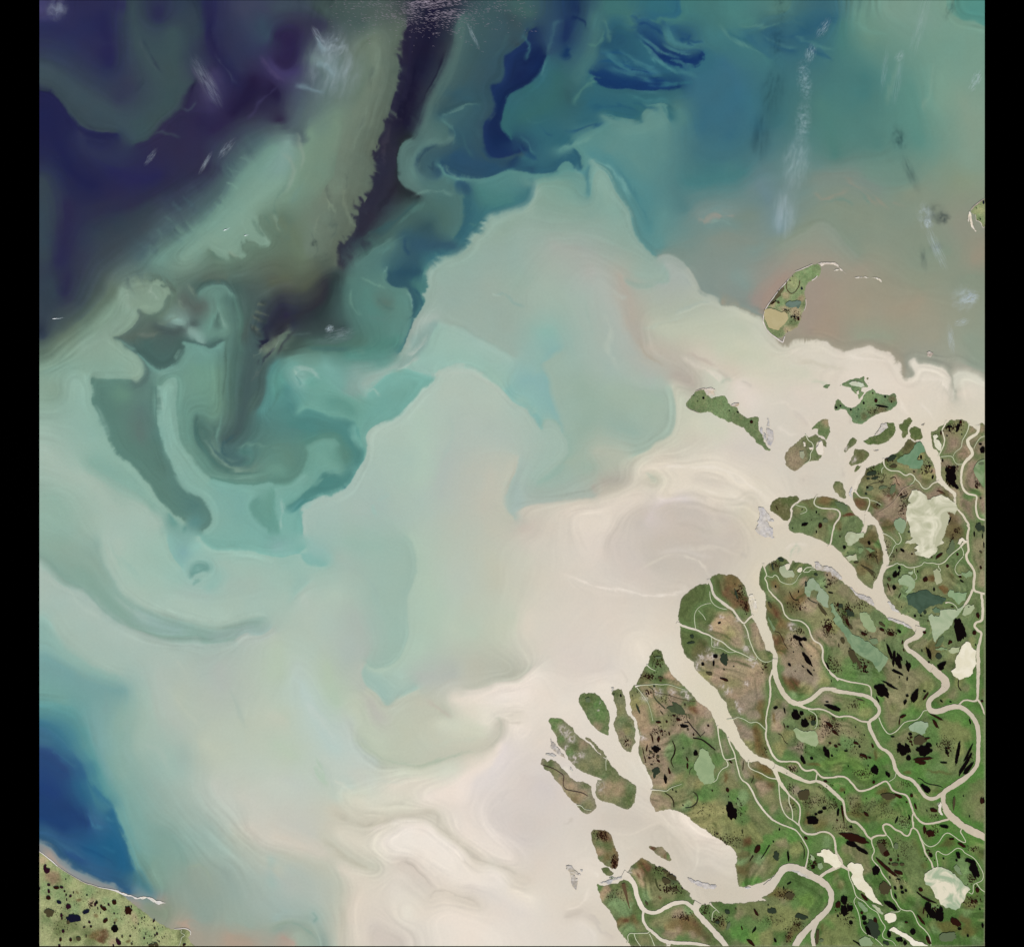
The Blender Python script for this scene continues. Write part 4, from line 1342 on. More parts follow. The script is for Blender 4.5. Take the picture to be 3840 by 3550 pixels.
W2 2c4c62 12 .6 0 1480,1000 1560,1110 1700,1090
W3 28506a 12 .6 0 60,1000 120,1060 240,1130
W4 5a8c84 14 .5 0 120,150 300,190 480,160
W4 6d9a8c 16 .4 0 930,150 1050,230 1180,260
W9 67958d 16 .7 1 1072,310 1090,272 1125,250 1160,248 1168,275
W9 6f9b92 10 .6 0 1080,350 1100,325 1135,305
N efe5d8 4 .8 -1 2099,2144 2252,2195 2410,2229 2523,2229 2569,2206 2546,2189
N d9d0c0 4 .6 0 2387,2144 2478,2093 2569,2087 2637,2115 2665,2149
N bdb4a8 10 .4 0 2520,1960 2600,1975 2680,2000
N d8cfc4 8 .4 0 2450,2075 2560,2060 2680,2090
W5 6a9990 14 .7 0 905,1700 935,1760 965,1800
W5 64938b 10 .6 0 1030,1790 1015,1840
"""
# ---------------------------------------------------------------- outlines read off the survey sheets
DELTA = """
B 1824,690 1785,652 1752,680 1748,715 1735,745 1690,700 1655,695 1640,680 1620,645 1580,630 1540,625 1500,620 1480,635 1440,620 1415,635 1395,660 1365,678 1350,682 1300,705 1280,720 1275,740 1230,760 1205,760 1200,790 1205,840 1215,870 1225,950 1245,970 1270,978 1290,1010 1310,1060 1315,1130 1320,1200 1315,1240 1340,1320 1400,1390 1470,1450 1495,1510 1490,1560 1488,1592 1475,1592 1475,1530 1450,1480 1400,1440 1340,1390 1280,1345 1270,1330 1260,1250 1250,1180 1215,1100 1170,1040 1130,960 1110,910 1085,870 1060,875 1020,885 990,870 965,845 940,845 915,880 900,900 860,960 830,995 770,1020 720,1050 680,1070 665,1090 655,1107 645,1105 600,1130 560,1155 510,1165 460,1190 440,1240 420,1280 395,1310 380,1360 360,1400 345,1440 340,1462 320,1455 300,1475 300,1530 320,1590 350,1640 390,1675 420,1680 455,1680 500,1700 560,1770 610,1848
D 640,120 660,200 690,330 710,410 720,430 705,520 710,545 665,600 640,690 650,760 665,830 690,880 740,950 800,1030 860,1090 940,1105 1000,1140 1060,1170 1080,1230 1105,1300 1085,1330 1035,1335 1030,1300 1000,1260 950,1220 850,1180 760,1150 700,1130 620,1050 540,990 450,930 380,880 300,810 200,720 160,690 100,640 40,590 0,580
C 1640,575 1580,575 1545,552 1520,520 1470,495 1400,490 1340,485 1300,460 1290,490 1270,520 1258,500 1265,495 1240,460 1200,435 1150,420 1120,445 1060,480 1020,500 1000,520 990,540 955,520 935,560 915,620 910,740 940,800 980,840 990,900 985,1000 990,1120 1020,1230 1060,1340 1080,1430 1110,1520 1130,1580 1125,1620 1075,1620 1070,1540 1000,1500 985,1460 960,1380 920,1280 870,1180 828,1120 825,1080 810,1010 795,930 780,860 750,760 700,690 640,640 600,620 540,635 480,620 430,620 380,640 335,680 320,740 230,735 180,760 100,820 40,870 0,960 -15,1050 -20,1150 -5,1200 0,1290 0,1350 10,1430 40,1500 70,1580 120,1615 160,1640 175,1720 230,1780 300,1848
F 360,210 440,290 500,380 540,440 560,530 600,590 660,700 690,820 760,910 850,1000 920,1040 1000,1060 1080,1100 1120,1140 1110,1190 1080,1200 1000,1130 900,1080 800,1095 720,1040 640,940 570,840 540,780 490,720 440,700 410,640 390,590 360,510 310,460 220,410 150,330 80,250 0,170
E 1640,465 1590,420 1540,320 1490,250 1470,190 1450,120 1380,100 1340,130 1305,190 1295,270 1275,295 1240,340 1200,420 1160,490 1158,520 1135,515 1110,550 1075,590 1080,650 1095,700 1080,740 1100,830 1140,890 1165,940 1170,1000 1190,1080 1200,1130 1190,1210 1180,1290 1210,1370 1260,1450 1300,1550 1335,1610 1350,1680 1335,1740 1315,1800 1315,1848
H 1010,170 1040,220 1075,290 1140,270 1190,260 1250,260 1310,275 1390,305 1430,330 1490,390 1560,440 1620,480 1660,500 1720,550 1780,590 1848,630
I 370,660 460,715 490,760 505,800 490,880 495,950 505,1030 525,1150 600,1155 680,1140 800,1100 900,1050 970,1000 1000,1010 960,1130 930,1180 890,1220 800,1265 780,1275 840,1310 700,1320 600,1335 500,1335 400,1340 300,1320 210,1320 200,1345 150,1355 55,1360
H 1555,1335 1520,1300 1470,1260 1475,1220 1440,1190 1380,1140 1340,1080 1270,1000 1200,950 1140,910 1090,915 1030,880 970,840 915,810 880,840 800,900 735,985 700,1065 660,1080 600,1110 500,1130 430,1130 390,1110 400,1180 440,1290 500,1380 560,1460 620,1560 650,1660 700,1730 750,1780 790,1834
I 1,1834 900,1834 1848,1834
J 1824,1834
"""
# piece | sheet | outline | base colour | label
ISLES = """
A|65,440 85,410 130,350 175,300 230,280 280,278 290,300 310,345 370,380 420,360 480,345 520,350 545,385 555,430 590,465 640,475 665,490 690,550 730,580 775,608 840,595 895,590 915,605 905,660 910,720 930,770 955,820 970,880 1010,940 1050,975 1030,990 980,975 950,935 900,905 860,850 810,810 760,760 730,715 650,690 600,655 520,630 440,600 400,580 350,540 320,535 260,550 215,548 150,520 110,510 75,470|6d7f59|long green tapering island standing alone off the delta, pointing southeast
A|1650,240 1690,210 1720,215 1738,222 1728,238 1715,248 1700,270 1665,260|66805a|tiny green islet in cream water, west of the hook-shaped island
A|1515,745 1560,690 1600,650 1680,615 1715,625 1720,680 1732,750 1740,772 1715,815 1690,865 1660,825 1600,805 1580,780 1590,760 1590,735 1545,735|657a4f|pointed green island touching the northeast side of the round bare-topped island
A|1440,810 1390,850 1320,910 1260,960 1220,1000 1205,1080 1215,1140 1260,1190 1320,1220 1370,1200 1430,1145 1500,1110 1600,1100 1655,1040 1600,1030 1570,960 1580,900 1620,865 1640,870 1650,920 1690,950 1700,890 1680,860 1620,830 1560,790 1520,820 1480,830 1455,800|6c7150|round island, half bare pinkish-brown, half green marsh cut by a winding creek
B|140,238 190,200 270,160 380,150 432,122 440,180 480,235 485,252 440,255 405,260 400,300 435,310 420,350 375,395 355,340 330,330 290,290 280,260 240,250 200,240 170,230|69805a|ragged green ring island around a pale mint lagoon
B|455,125 490,145 475,170 482,210 465,200 455,170|6d6c4c|small brownish sliver beside the ring island's northeast corner
B|90,525 100,440 130,380 160,400 200,450 240,480 290,490 340,470 390,420 420,350 450,310 500,285 530,268 560,290 570,315 620,330 720,345 775,318 800,335 805,380 820,425 800,470 740,520 620,550 520,600 470,640 410,680 330,670 290,645 280,600 240,550 210,510 160,505|66805b|hook-shaped green island with a brown southeast flank and small black ponds
B|415,870 450,860 500,825 560,800 600,740 620,690 660,680 700,655 780,655 785,690 800,745 780,800 730,850 680,890 600,920 520,915 440,895|566a3c|green crescent island with a grey mudflat along its hollow northwest side
B|300,830 330,840 355,870 330,910 280,950 220,1010 200,1000 195,975 230,930 260,860|6a6f4e|narrow slanting islet, green on its east side and grey on its west
B|330,960 370,970 420,965 470,990 500,1020 490,1050 440,1100 400,1135 340,1145 290,1165 255,1135 280,1080 310,1030 315,985|656b46|olive islet with a grey lilac muddy western rim below the slanting islet
B|345,1150 410,1155 380,1190 320,1240 315,1220 335,1170|5c663e|smallest green wedge islet beside the delta's wooded northwest shore
B|830,680 870,670 890,630 955,595 975,610 995,640 960,690 940,740 945,790 910,830 870,845 860,800 870,770 835,710|5f693f|irregular olive-green islet just east of the crescent island
B|950,750 970,715 1020,700 1090,730 1100,780 1112,840 1060,860 1020,875 970,840 965,790|596639|squarish dark green islet at the tip of the green-lake island
B|70,1390 90,1340 150,1335 190,1360 200,1420 220,1470 230,1530 200,1545 150,1520 100,1470 80,1430|6a6d4e|teardrop olive islet between the two northern channel mouths
E|490,680 505,630 560,605 610,600 680,605 730,640 770,690 810,750 850,840 855,900 840,980 845,1110 800,1090 740,1060 690,1020 620,940 580,870 530,780 490,715|5f7248|leaf-shaped green island with a white streak down its middle
E|870,620 900,570 950,555 990,565 1005,600 1030,650 1035,700 1035,780 1060,850 1100,890 1135,930 1135,1000 1150,1080 1155,1170 1115,1230 1100,1295 1060,1285 1000,1240 950,1160 935,1080 905,1010 890,970 910,920 935,870 935,790 905,720 895,670|76785a|long narrow-waisted olive island hugging the western delta shore
E|140,930 170,890 230,895 290,900 340,940 420,1000 460,1075 530,1130 600,1180 640,1210 680,1260 740,1310 800,1365 825,1375 860,1420 910,1480 960,1550 1020,1590 1090,1630 1160,1680 1165,1720 1150,1800 1135,1880 1100,1930 1060,1954 1000,1940 920,1900 800,1865 720,1830 690,1790 680,1750 690,1660 710,1610 760,1610 700,1580 620,1550 540,1520 470,1480 420,1430 390,1390 350,1320 310,1260 250,1200 240,1140 210,1070 175,1030 170,980|737657|large elongated island with whitish mud hollows in its northwest end
E|570,1105 610,1125 660,1170 720,1230 780,1280 820,1345 805,1358 740,1306 690,1260 650,1205 600,1165 565,1130|757758|thin strip islet lying along the northeast edge of the large elongated island
E|80,1350 110,1370 130,1400 170,1370 230,1390 280,1440 330,1500 380,1560 440,1610 470,1630 540,1620 600,1650 640,1680 640,1720 650,1780 685,1850 690,1880 702,1920 670,1960 640,1985 590,2010 530,1980 480,1930 472,1895 420,1860 360,1800 320,1750 300,1700 250,1640 210,1600 200,1570 150,1510 90,1480 80,1450 50,1430 60,1390|86806a|brownish island veined by dark winding creeks, outermost to the southwest
H|325,530 355,485 430,490 500,500 550,540 575,590 590,640 610,700 640,750 650,830 645,900 620,940 580,945 540,920 480,900 430,860 400,810 385,760 360,680 330,610|76704f|oblong island mottled reddish-brown and green in the southern bay mouth
H|445,940 490,920 530,925 550,960 610,995 580,1010 545,1030 500,1020 470,990|6a6e4c|small green islet just south of the oblong mottled island
H|985,690 1010,672 1060,685 1150,685 1200,740 1240,790 1260,840 1240,862 1180,830 1100,790 1050,740|757256|lens-shaped islet out in the southern bay
K|130,810 135,740 160,670 200,610 260,530 330,440 380,390 420,330 470,275 510,240 540,232 600,205 660,180 700,160 755,145 780,165 800,210 795,250 770,300 700,345 650,370 625,410 610,470 620,540 625,620 605,680 580,720 570,790 540,850 530,880 450,930 390,955 350,1000 300,1010 220,960 160,890|85926a|lone northern island with a white beach rim and a round tan lake
M|1800,290 1720,335 1640,395 1560,450 1490,540 1475,575 1540,640 1580,660 1592,720 1600,785 1660,795 1720,850 1740,930 1770,945 1800,925|88946a|green islet cut off by the eastern survey edge, with a white barrier beach
A|1040,1615 1060,1570 1140,1520 1200,1520 1280,1505 1350,1500 1378,1530 1372,1560 1330,1590 1295,1620 1275,1655 1282,1700 1278,1750 1245,1795 1200,1795 1110,1720 1045,1680|5c5f3a|dark olive marsh island with grey fringes, west of the round-pond land
L|60,140 110,175 180,230 230,270 285,320 340,360 420,410 520,470 600,515 650,540 720,555 800,585 920,605 1000,625 1060,650 1110,690 1170,740 1250,800 1340,870 1420,930 1500,985 1560,1035 1640,1080 1700,1105 1780,1105 1860,1100 1920,1120 1950,1150 1940,1185 1920,1210 1950,1270 2000,1317 60,1317|a0a876|coastal plain dotted with black ponds across the bay, bottom left corner
"""
MID = """
A 1400,1560 1430,1550 1500,1540 1560,1510 1600,1520 1700,1510 1770,1530 1848,1565
B 130,1570 210,1590 260,1620 300,1680 360,1740 410,1790 430,1848
D 430,60 415,130 440,150 470,60 520,50 560,60 585,130 610,220 640,320 660,390 655,450 635,540 600,640 560,700 530,790 520,800 430,740 370,680 330,570 240,470 180,400 120,340 40,290 0,270
C 1640,240 1560,210 1470,180 1390,150 1300,140 1260,110 1250,60 1275,0
A 1290,1750 1298,1700 1290,1655 1310,1625 1340,1600
"""
SHOALS = """
L|1000,612 1060,640 1110,652 1180,680 1250,702 1320,705 1400,705 1480,720 1540,750 1600,770 1635,774 1630,784 1600,784 1560,800 1500,770 1440,738 1380,722 1350,735 1300,730 1240,718 1170,696 1100,666 1040,644|dcd9d8|slender white sand spit reaching east from the bottom-left coast
A|280,278 320,264 370,262 405,278 408,300 380,295 395,320 410,345 385,352 370,330 345,345 320,340 300,312|d3c6bb|pale grey sand hook at the north side of the long tapering island
A|590,468 600,452 630,436 685,436 680,455 650,478 640,474|b9aa9c|grey-brown shoal tucked in the notch of the long tapering island
A|1006,620 1020,615 1035,660 1036,708 1000,700 1015,660|b9b8bd|small blue-grey mudbank off the long island's southeast tip, northern one
A|1000,725 1040,740 1076,775 1080,820 1065,900 1050,936 1020,920 1000,870 1012,805|b7b3b6|large grey mudbank beside the long tapering island's tail
A|938,715 950,760 950,800 930,772 928,740|b9b8c0|thin grey mud sliver against the long island's flank
A|970,778 985,790 998,800 1000,850 985,872 968,835|b4b2b6|grey mud tongue between the long island's tail and the large mudbank
A|905,1640 940,1640 990,1680 1030,1720 1045,1770 1020,1780 995,1775 1010,1810 1035,1860 1070,1880 1072,1960 1075,1980 1095,1990 1060,2000 980,1985 930,1960 890,1930 868,1900 885,1860 905,1830 890,1800 915,1770|c3bfc0|large lilac-grey mudbank alone in the cream bay, west of the marsh island
A|1000,1775 1050,1772 1090,1795 1070,1812 1010,1800|bcbabd|small grey mudbank at the east side of the large lilac mudbank
B|620,690 640,675 660,680 690,665 700,690 710,715 670,745 640,770 600,800 550,810 580,770 605,735|c4bfbd|lilac-grey mudflat in the hollow of the crescent island
B|1090,690 1140,665 1122,697|a29a8a|tiny grey wedge shoal north of the squarish islet
B|540,985 590,975 610,978 570,996|b9b2a4|faint grey shoal in the channel below the crescent island
B|255,1480 275,1430 290,1405 282,1470 296,1535 270,1520|bdbabb|narrow grey mudbar at the mouth of the northern channel
K|762,148 830,138 920,138 970,150 1000,175 1040,215 1094,264 1050,236 1020,222 975,180 920,160 840,162 800,180|d7cdc6|curved white sand spit off the lone northern island's tip
K|945,230 975,214 1030,226 990,228|e2dbcf|short white sandbar inside the curved spit
K|1185,308 1240,303 1330,312 1420,314 1455,316 1478,325 1495,345 1496,370 1475,352 1445,334 1420,320 1330,318 1240,311|dfd8cf|thin straight white sandbar east of the lone northern island
W8|1432,596 1450,586 1462,594 1476,596 1480,612 1468,608 1466,622 1436,620|b5a79f|tiny pinkish-grey islet alone in the northeastern tan water
M|1452,572 1475,600 1490,640 1495,700 1510,780 1520,880 1545,930 1580,990 1606,1040 1575,1030 1535,985 1505,950 1485,890 1462,800 1448,745 1440,820 1420,740 1422,670 1435,610|e3d9cc|white barrier beach curving beside the eastern edge islet
E|165,1130 180,1165 215,1195 235,1230 290,1300 342,1366 285,1335 220,1285 172,1245 180,1205|b0a9a3|brown-grey mudbar southwest of the large elongated island
E|110,1310 165,1314 240,1338 225,1346 170,1338 112,1325|bdbab6|thin grey mudbar north of the creek-veined island
E|868,552 905,548 895,575 870,590|c2bfbd|tiny lilac shoal at the head of the narrow-waisted island
E|395,1462 415,1480 430,1505 412,1525 398,1500|c6c4c0|pale blue-grey shoal between the two southwestern islands
H|40,910 75,903 130,950 175,985 205,1005 215,1022 165,1012 130,985 150,1050 175,1056 168,1120 155,1186 112,1142 100,1050 75,975 50,960|b3aca5|grey forked mudbank alone in open cream water, far southwest
H|205,955 235,960 218,1000|c2c0c2|small grey chip beside the forked mudbank
H|430,1108 500,1088 560,1068 640,1040 690,1028 680,1055 600,1075 520,1120|bab8ba|slanting grey mudbar in the narrow southern channel mouth
H|535,1050 580,1036 602,1046 570,1058|707a58|tiny green islet touching the slanting grey mudbar
H|1440,1045 1500,1066 1600,1098 1700,1128 1780,1148 1760,1172 1690,1168 1600,1148 1520,1110 1470,1085|bcb8bb|long thin lilac-grey bar inside the southern bay
C|800,868 850,868 880,930 888,1050 865,1060 850,1040 835,1000 815,960|d9d2c6|pale sandbar with a grey rim on the east of the brown-topped marsh island
C|1548,480 1600,485 1615,515 1680,530 1760,550 1830,610 1850,680 1800,650 1740,600 1660,585 1590,575 1560,548|b5afac|grey mudflat fringing the pointed north shore of the long-lake land
D|5,535 60,545 130,610 180,680 150,690 90,630 40,585|b9b5b4|grey mud shelf along the west bank of the broad middle channel
D|250,770 300,790 360,850 430,865 500,890 550,970 540,995 470,950 380,900 330,860|bab5b6|widest lilac mud shelf halfway along the broad middle channel
D|700,950 730,945 790,1020 860,1090 800,1060 730,1000|c3c0bf|thin lilac mud shelf on the east bank of the broad middle channel
D|700,1130 760,1135 850,1170 930,1205 990,1250 930,1235 850,1195 740,1155|bdb9bb|curving lilac shelf near the foot of the broad middle channel
I|1080,945 1150,955 1230,975 1310,1015 1370,1070 1290,1035 1200,990 1110,965|c1bdb9|thin grey bar along the bend of the southern river
I|590,1155 640,1152 670,1165 630,1176|c5c2c4|tiny lilac bar at the head of the southern bay
"""
# sheet | outline | colour 1 | colour 2 | label
LAKES = """
N|3420,1838 3438,1837 3454,1844 3473,1857 3478,1873 3499,1863 3532,1854 3555,1864 3571,1880 3587,1893 3592,1909 3584,1919 3580,1932 3567,1922 3550,1919 3561,1932 3561,1945 3554,1970 3551,1966 3548,1982 3545,1999 3538,2015 3532,2025 3541,2034 3522,2044 3512,2051 3516,2060 3499,2080 3483,2093 3464,2086 3434,2080 3428,2070 3441,2064 3428,2054 3444,2043 3412,2039 3394,2036 3399,2028 3425,2018 3415,2012 3412,1989 3407,1963 3402,1950 3395,1970 3397,1931 3399,1915 3415,1886 3405,1876 3412,1857|b9b99c|e0dcc4|great milky lake with cream swirls in the northeastern delta
B|1040,890 1080,880 1110,920 1140,980 1130,1000 1090,1010 1050,1060 1040,1090 1110,1090 1100,1150 1080,1190 1020,1195 950,1190 960,1170 930,1150 880,1140 820,1120 810,1090 850,1060 950,1020 990,970 1010,930|6a9472|769d7c|sage-green branching lake filling the triangular northern land
D|775,20 800,-10 850,-30 905,0 918,50 910,90 880,150 850,150 830,130 790,90|86a583|8fab8a|rounded sage lake hanging by a creek southwest of the great milky lake
D|210,190 240,140 290,135 340,155 380,150 410,140 435,150 425,200 380,205 365,235 310,270 280,297 240,290 215,240|a5b493|b7bf9f|rounded greenish-cream lake fed by a cream creek from the north
D|920,880 960,850 1020,840 1100,810 1180,815 1230,860 1320,885 1380,905 1370,930 1330,970 1280,970 1240,990 1180,1000 1130,1030 1080,1085 1050,1040 1000,1000 940,980 935,930|3d5645|466150|dark slate-green lake with a pointed foot, darkest of the large lakes
D|825,690 870,640 940,630 985,660 1020,730 1015,780 960,830 930,850 905,830 940,800 945,770 900,750 840,750|92b189|9cb893|pale green lake with a narrow tail north of the dark slate-green lake
D|938,600 990,580 1002,602 972,632|9cb893|a5bf9c|tiny mint lake by the creek mouth above the tailed pale green lake
D|1230,580 1270,555 1300,580 1320,640 1340,690 1310,730 1270,745 1245,700 1240,640|a3b38f|adba97|upright oblong pale lake below the winding creek
D|1555,600 1600,612 1650,580 1685,610 1670,650 1610,675 1570,640|80a176|89a87e|ragged sage lake near the eastern river bend
D|1395,850 1420,800 1465,810 1475,840 1620,835 1600,930 1560,940 1520,975 1480,930 1440,890 1400,875|86aa80|90b188|wedge-shaped sage lake beside the eastern fork
D|1175,1110 1210,1080 1240,1110 1300,1110 1310,1040 1400,1025 1500,1040 1545,1010 1590,970 1560,1040 1500,1120 1450,1200 1400,1260 1330,1310 1290,1350 1255,1410 1230,1360 1215,1260 1195,1190|9eb996|aec5a4|large triangular mint lake pointing down to the south
D|1595,990 1640,970 1700,975 1705,1020 1670,1070 1600,1105 1565,1090 1580,1040|a1b791|aabf9a|slipper-shaped pale lake just right of the triangular mint lake
D|1250,1440 1290,1370 1340,1335 1360,1360 1340,1410 1290,1460 1260,1465|536b4a|5a7250|dim green lake at the foot of the triangular mint lake
D|1215,1030 1260,1000 1310,1030 1310,1070 1250,1075|5a7b5f|628265|small teal-green lake between the dark slate lake and the triangular mint lake
D|1435,1740 1490,1700 1480,1620 1500,1570 1540,1510 1560,1450 1610,1400 1650,1410 1670,1460 1730,1510 1720,1600 1700,1700 1690,1760 1640,1810 1590,1815 1525,1840 1470,1800|e3dcc2|ece5cf|bright cream lake against the eastern river, brightest of all
D|1400,1500 1440,1470 1540,1460 1530,1520 1480,1535 1450,1540|a8bd94|b5c6a1|mint pond joined to the top of the bright cream lake
D|1250,1490 1330,1465 1395,1480 1388,1503 1320,1505|7f9f73|89a77c|long thin green pond west of the bright cream lake
D|35,980 75,960 90,1010 130,1080 180,1150 210,1220 300,1320 400,1360 480,1400 560,1460 640,1530 710,1590 700,1630 640,1710 600,1755 560,1700 530,1640 440,1590 380,1560 290,1480 240,1400 200,1310 130,1230 70,1150 100,1110 50,1060|6f9270|86a681|longest green lake, slanting southeast and widening to its foot
D|380,1070 430,1060 490,1090 540,1170 575,1250 550,1295 480,1280 420,1220 390,1150|8fab80|99b389|bean-shaped light green lake right of the longest green lake
D|490,1380 540,1365 590,1380 600,1410 560,1440 520,1425|6f8b68|77936f|small sage oval touching the longest green lake's east shore
C|1440,760 1490,680 1540,665 1600,730 1620,780 1690,830 1720,890 1720,1010 1650,990 1590,930 1580,870 1600,820 1550,800 1510,820 1500,890 1460,880 1440,820|89a785|96b094|forked mint-green lake at the head of the longest green lake
C|1145,580 1160,530 1210,515 1250,575 1300,580 1325,630 1310,660 1230,665 1170,630|a2b797|adbea0|rounded pale green lake near the north tip of the long-lake land
C|1210,515 1258,500 1272,520 1262,560 1240,576 1222,560|d8cfba|dfd6c2|cream inlet pond biting into the rounded pale green lake
C|1350,580 1380,548 1408,542 1412,570 1390,605 1360,600|dad2bc|e2dac5|small cream pond right of the rounded pale green lake
E|1500,790 1540,760 1590,750 1570,710 1620,720 1680,760 1720,820 1730,860 1640,850 1560,830|42513a|4a5a40|dark green fish-shaped lake in the pinkish western tundra
F|225,950 260,935 330,980 360,1050 395,1130 390,1240 385,1330 330,1345 280,1355 240,1320 190,1240 160,1150 190,1080 220,1020|8fae83|98b68a|big oval mint lake in the green southwestern land
F|1305,720 1340,700 1390,730 1430,745 1500,735 1560,740 1590,800 1600,860 1570,920 1520,910 1440,870 1370,840 1340,800 1330,760|96b285|a3bc92|boot-shaped mint lake below the black river-side lake
G|945,690 1010,640 1100,625 1165,640 1170,690 1140,760 1100,785 1050,760 960,730|8cac8c|98b597|mint lake inside the big eastern river loop
J|1130,1000 1190,960 1230,930 1320,920 1400,950 1480,1000 1530,1060 1580,1120 1660,1180 1620,1220 1600,1280 1560,1330 1540,1390 1490,1420 1420,1390 1370,1395 1310,1340 1250,1270 1240,1220 1200,1150 1140,1120 1125,1060|e2dac2|a3c0a0|broad cream lake with mint swirls near the bottom right corner
J|240,900 290,865 350,880 400,890 430,950 415,1020 430,1070 480,1120 530,1190 560,1270 620,1330 650,1370 600,1350 540,1330 470,1270 390,1190 310,1120 280,1040 300,1000 240,930|e2dac0|e8e1ca|long slanting cream lake shaped like a hooked bone
J|665,1480 720,1450 790,1460 805,1510 780,1550 720,1570 670,1530|e5dec6|eae4cf|rounded cream lake below the bone-shaped cream lake
J|515,1350 560,1360 620,1410 655,1450 640,1470 600,1450 550,1390|a3b796|b4c3a4|narrow pale mint lake between the two cream lakes
J|720,1650 770,1610 850,1660 920,1690 960,1720 1020,1770 1100,1790 1170,1832 1000,1832 940,1770 880,1730 830,1700 770,1670|e5dec8|eee8d6|broken chain of white-cream water at the bottom edge
J|370,1760 440,1720 500,1740 540,1800 520,1832 400,1832|85a37c|90ac86|sage lake cut by the bottom edge
J|355,1310 400,1330 450,1380 475,1430 440,1445 400,1400|7b9a74|84a27c|faint sage lake left of the narrow pale mint lake
J|1465,920 1500,890 1540,950 1565,1010 1520,1000 1480,960|74906b|7c9772|dull sage lake northeast of the broad swirled cream lake
I|1425,765 1480,750 1478,725 1500,715 1580,735 1620,770 1660,780 1720,890 1690,920 1640,940 1580,890 1510,870 1500,810 1430,790|e3dbc0|ece5cd|ragged cream lake at the western end of the bone-shaped lake's channel
I|1350,770 1380,790 1400,830 1380,858 1355,835|95b089|a0b893|pale mint pond west of the ragged cream lake
I|1440,880 1480,870 1500,920 1470,955 1440,930|8ba780|95af89|sage pond south of the ragged cream lake
G|1285,1600 1310,1550 1330,1580 1320,1650 1345,1710 1310,1700 1290,1650|dbd3c2|e6e0d2|small white sandy lake clinging to the southeastern river
K|150,680 210,665 270,680 310,700 370,700 410,730 420,780 390,830 340,880 305,920 240,905 180,860 145,790 145,720|b5a980|b9ad85|round tan lake in the southwest of the lone northern island
K|385,620 430,580 490,585 520,575 570,590 555,640 540,670 480,655 410,650|5c7668|6a867a|teal lake in the middle of the lone northern island
K|365,405 372,440 335,520 290,552 230,610 185,648 220,590 280,510 330,440|57523a|5e5940|dark olive lagoon strip along the lone northern island's beach
B|255,210 330,180 370,190 420,205 440,240 400,256 340,240 290,235|b9c4ab|c8cfb8|pale mint lagoon inside the ragged ring island
B|345,300 370,290 375,330 350,345|d8cfba|ded6c3|cream pool in the southern arm of the ragged ring island
A|1375,995 1430,985 1440,1030 1420,1080 1380,1050|98a68a|a2ae93|grey-green lagoon in the middle of the round bare-topped island
A|1570,960 1600,890 1640,870 1650,920 1660,1000 1640,1032 1600,1030|ddd3c3|e6dccd|cream bay bitten into the east side of the round bare-topped island
A|1425,880 1445,890 1450,935 1432,940|ddd3c1|e2d9c8|narrow cream pool beside the round island's creek
A|1490,945 1530,940 1540,970 1500,975|ddd3c1|e2d9c8|small square cream pool beside the round island's creek
D|1510,270 1530,220 1570,203 1620,238 1610,262 1570,240 1550,300|dcd3bc|e4dcc8|cream fan of sediment where the creek leaves the eastern river
D|215,430 260,405 340,390 345,430 360,465 290,460 250,475|aeb997|bcc4a6|spiky pale lake on the north bank of the broad middle channel
D|365,320 410,318 425,350 395,385 365,360|6f8d62|789569|small green lake south of the rounded greenish-cream lake
D|430,325 500,320 560,350 500,375|6d8b60|759367|faint green strip lake beside the northern channel
C|1020,1100 1060,1180 1105,1250 1080,1285 1050,1220|6f8a63|78926c|slender sage lake by the east bank of the central channel
B|90,1575 170,1590 240,1620 235,1680 200,1700 130,1640|5c7350|657c58|dim green lake by the mouth of the northern channel
B|1225,810 1270,795 1290,820 1260,850 1300,870 1325,915 1320,985 1290,980 1250,940 1235,880|d6d3bb|e0dcc7|pale cream lake behind the northeastern channel bank
B|1740,1120 1800,1090 1824,1085 1824,1430 1790,1380 1730,1290 1690,1200|6f9265|8ba77f|hazy green lake on the eastern survey edge
"""
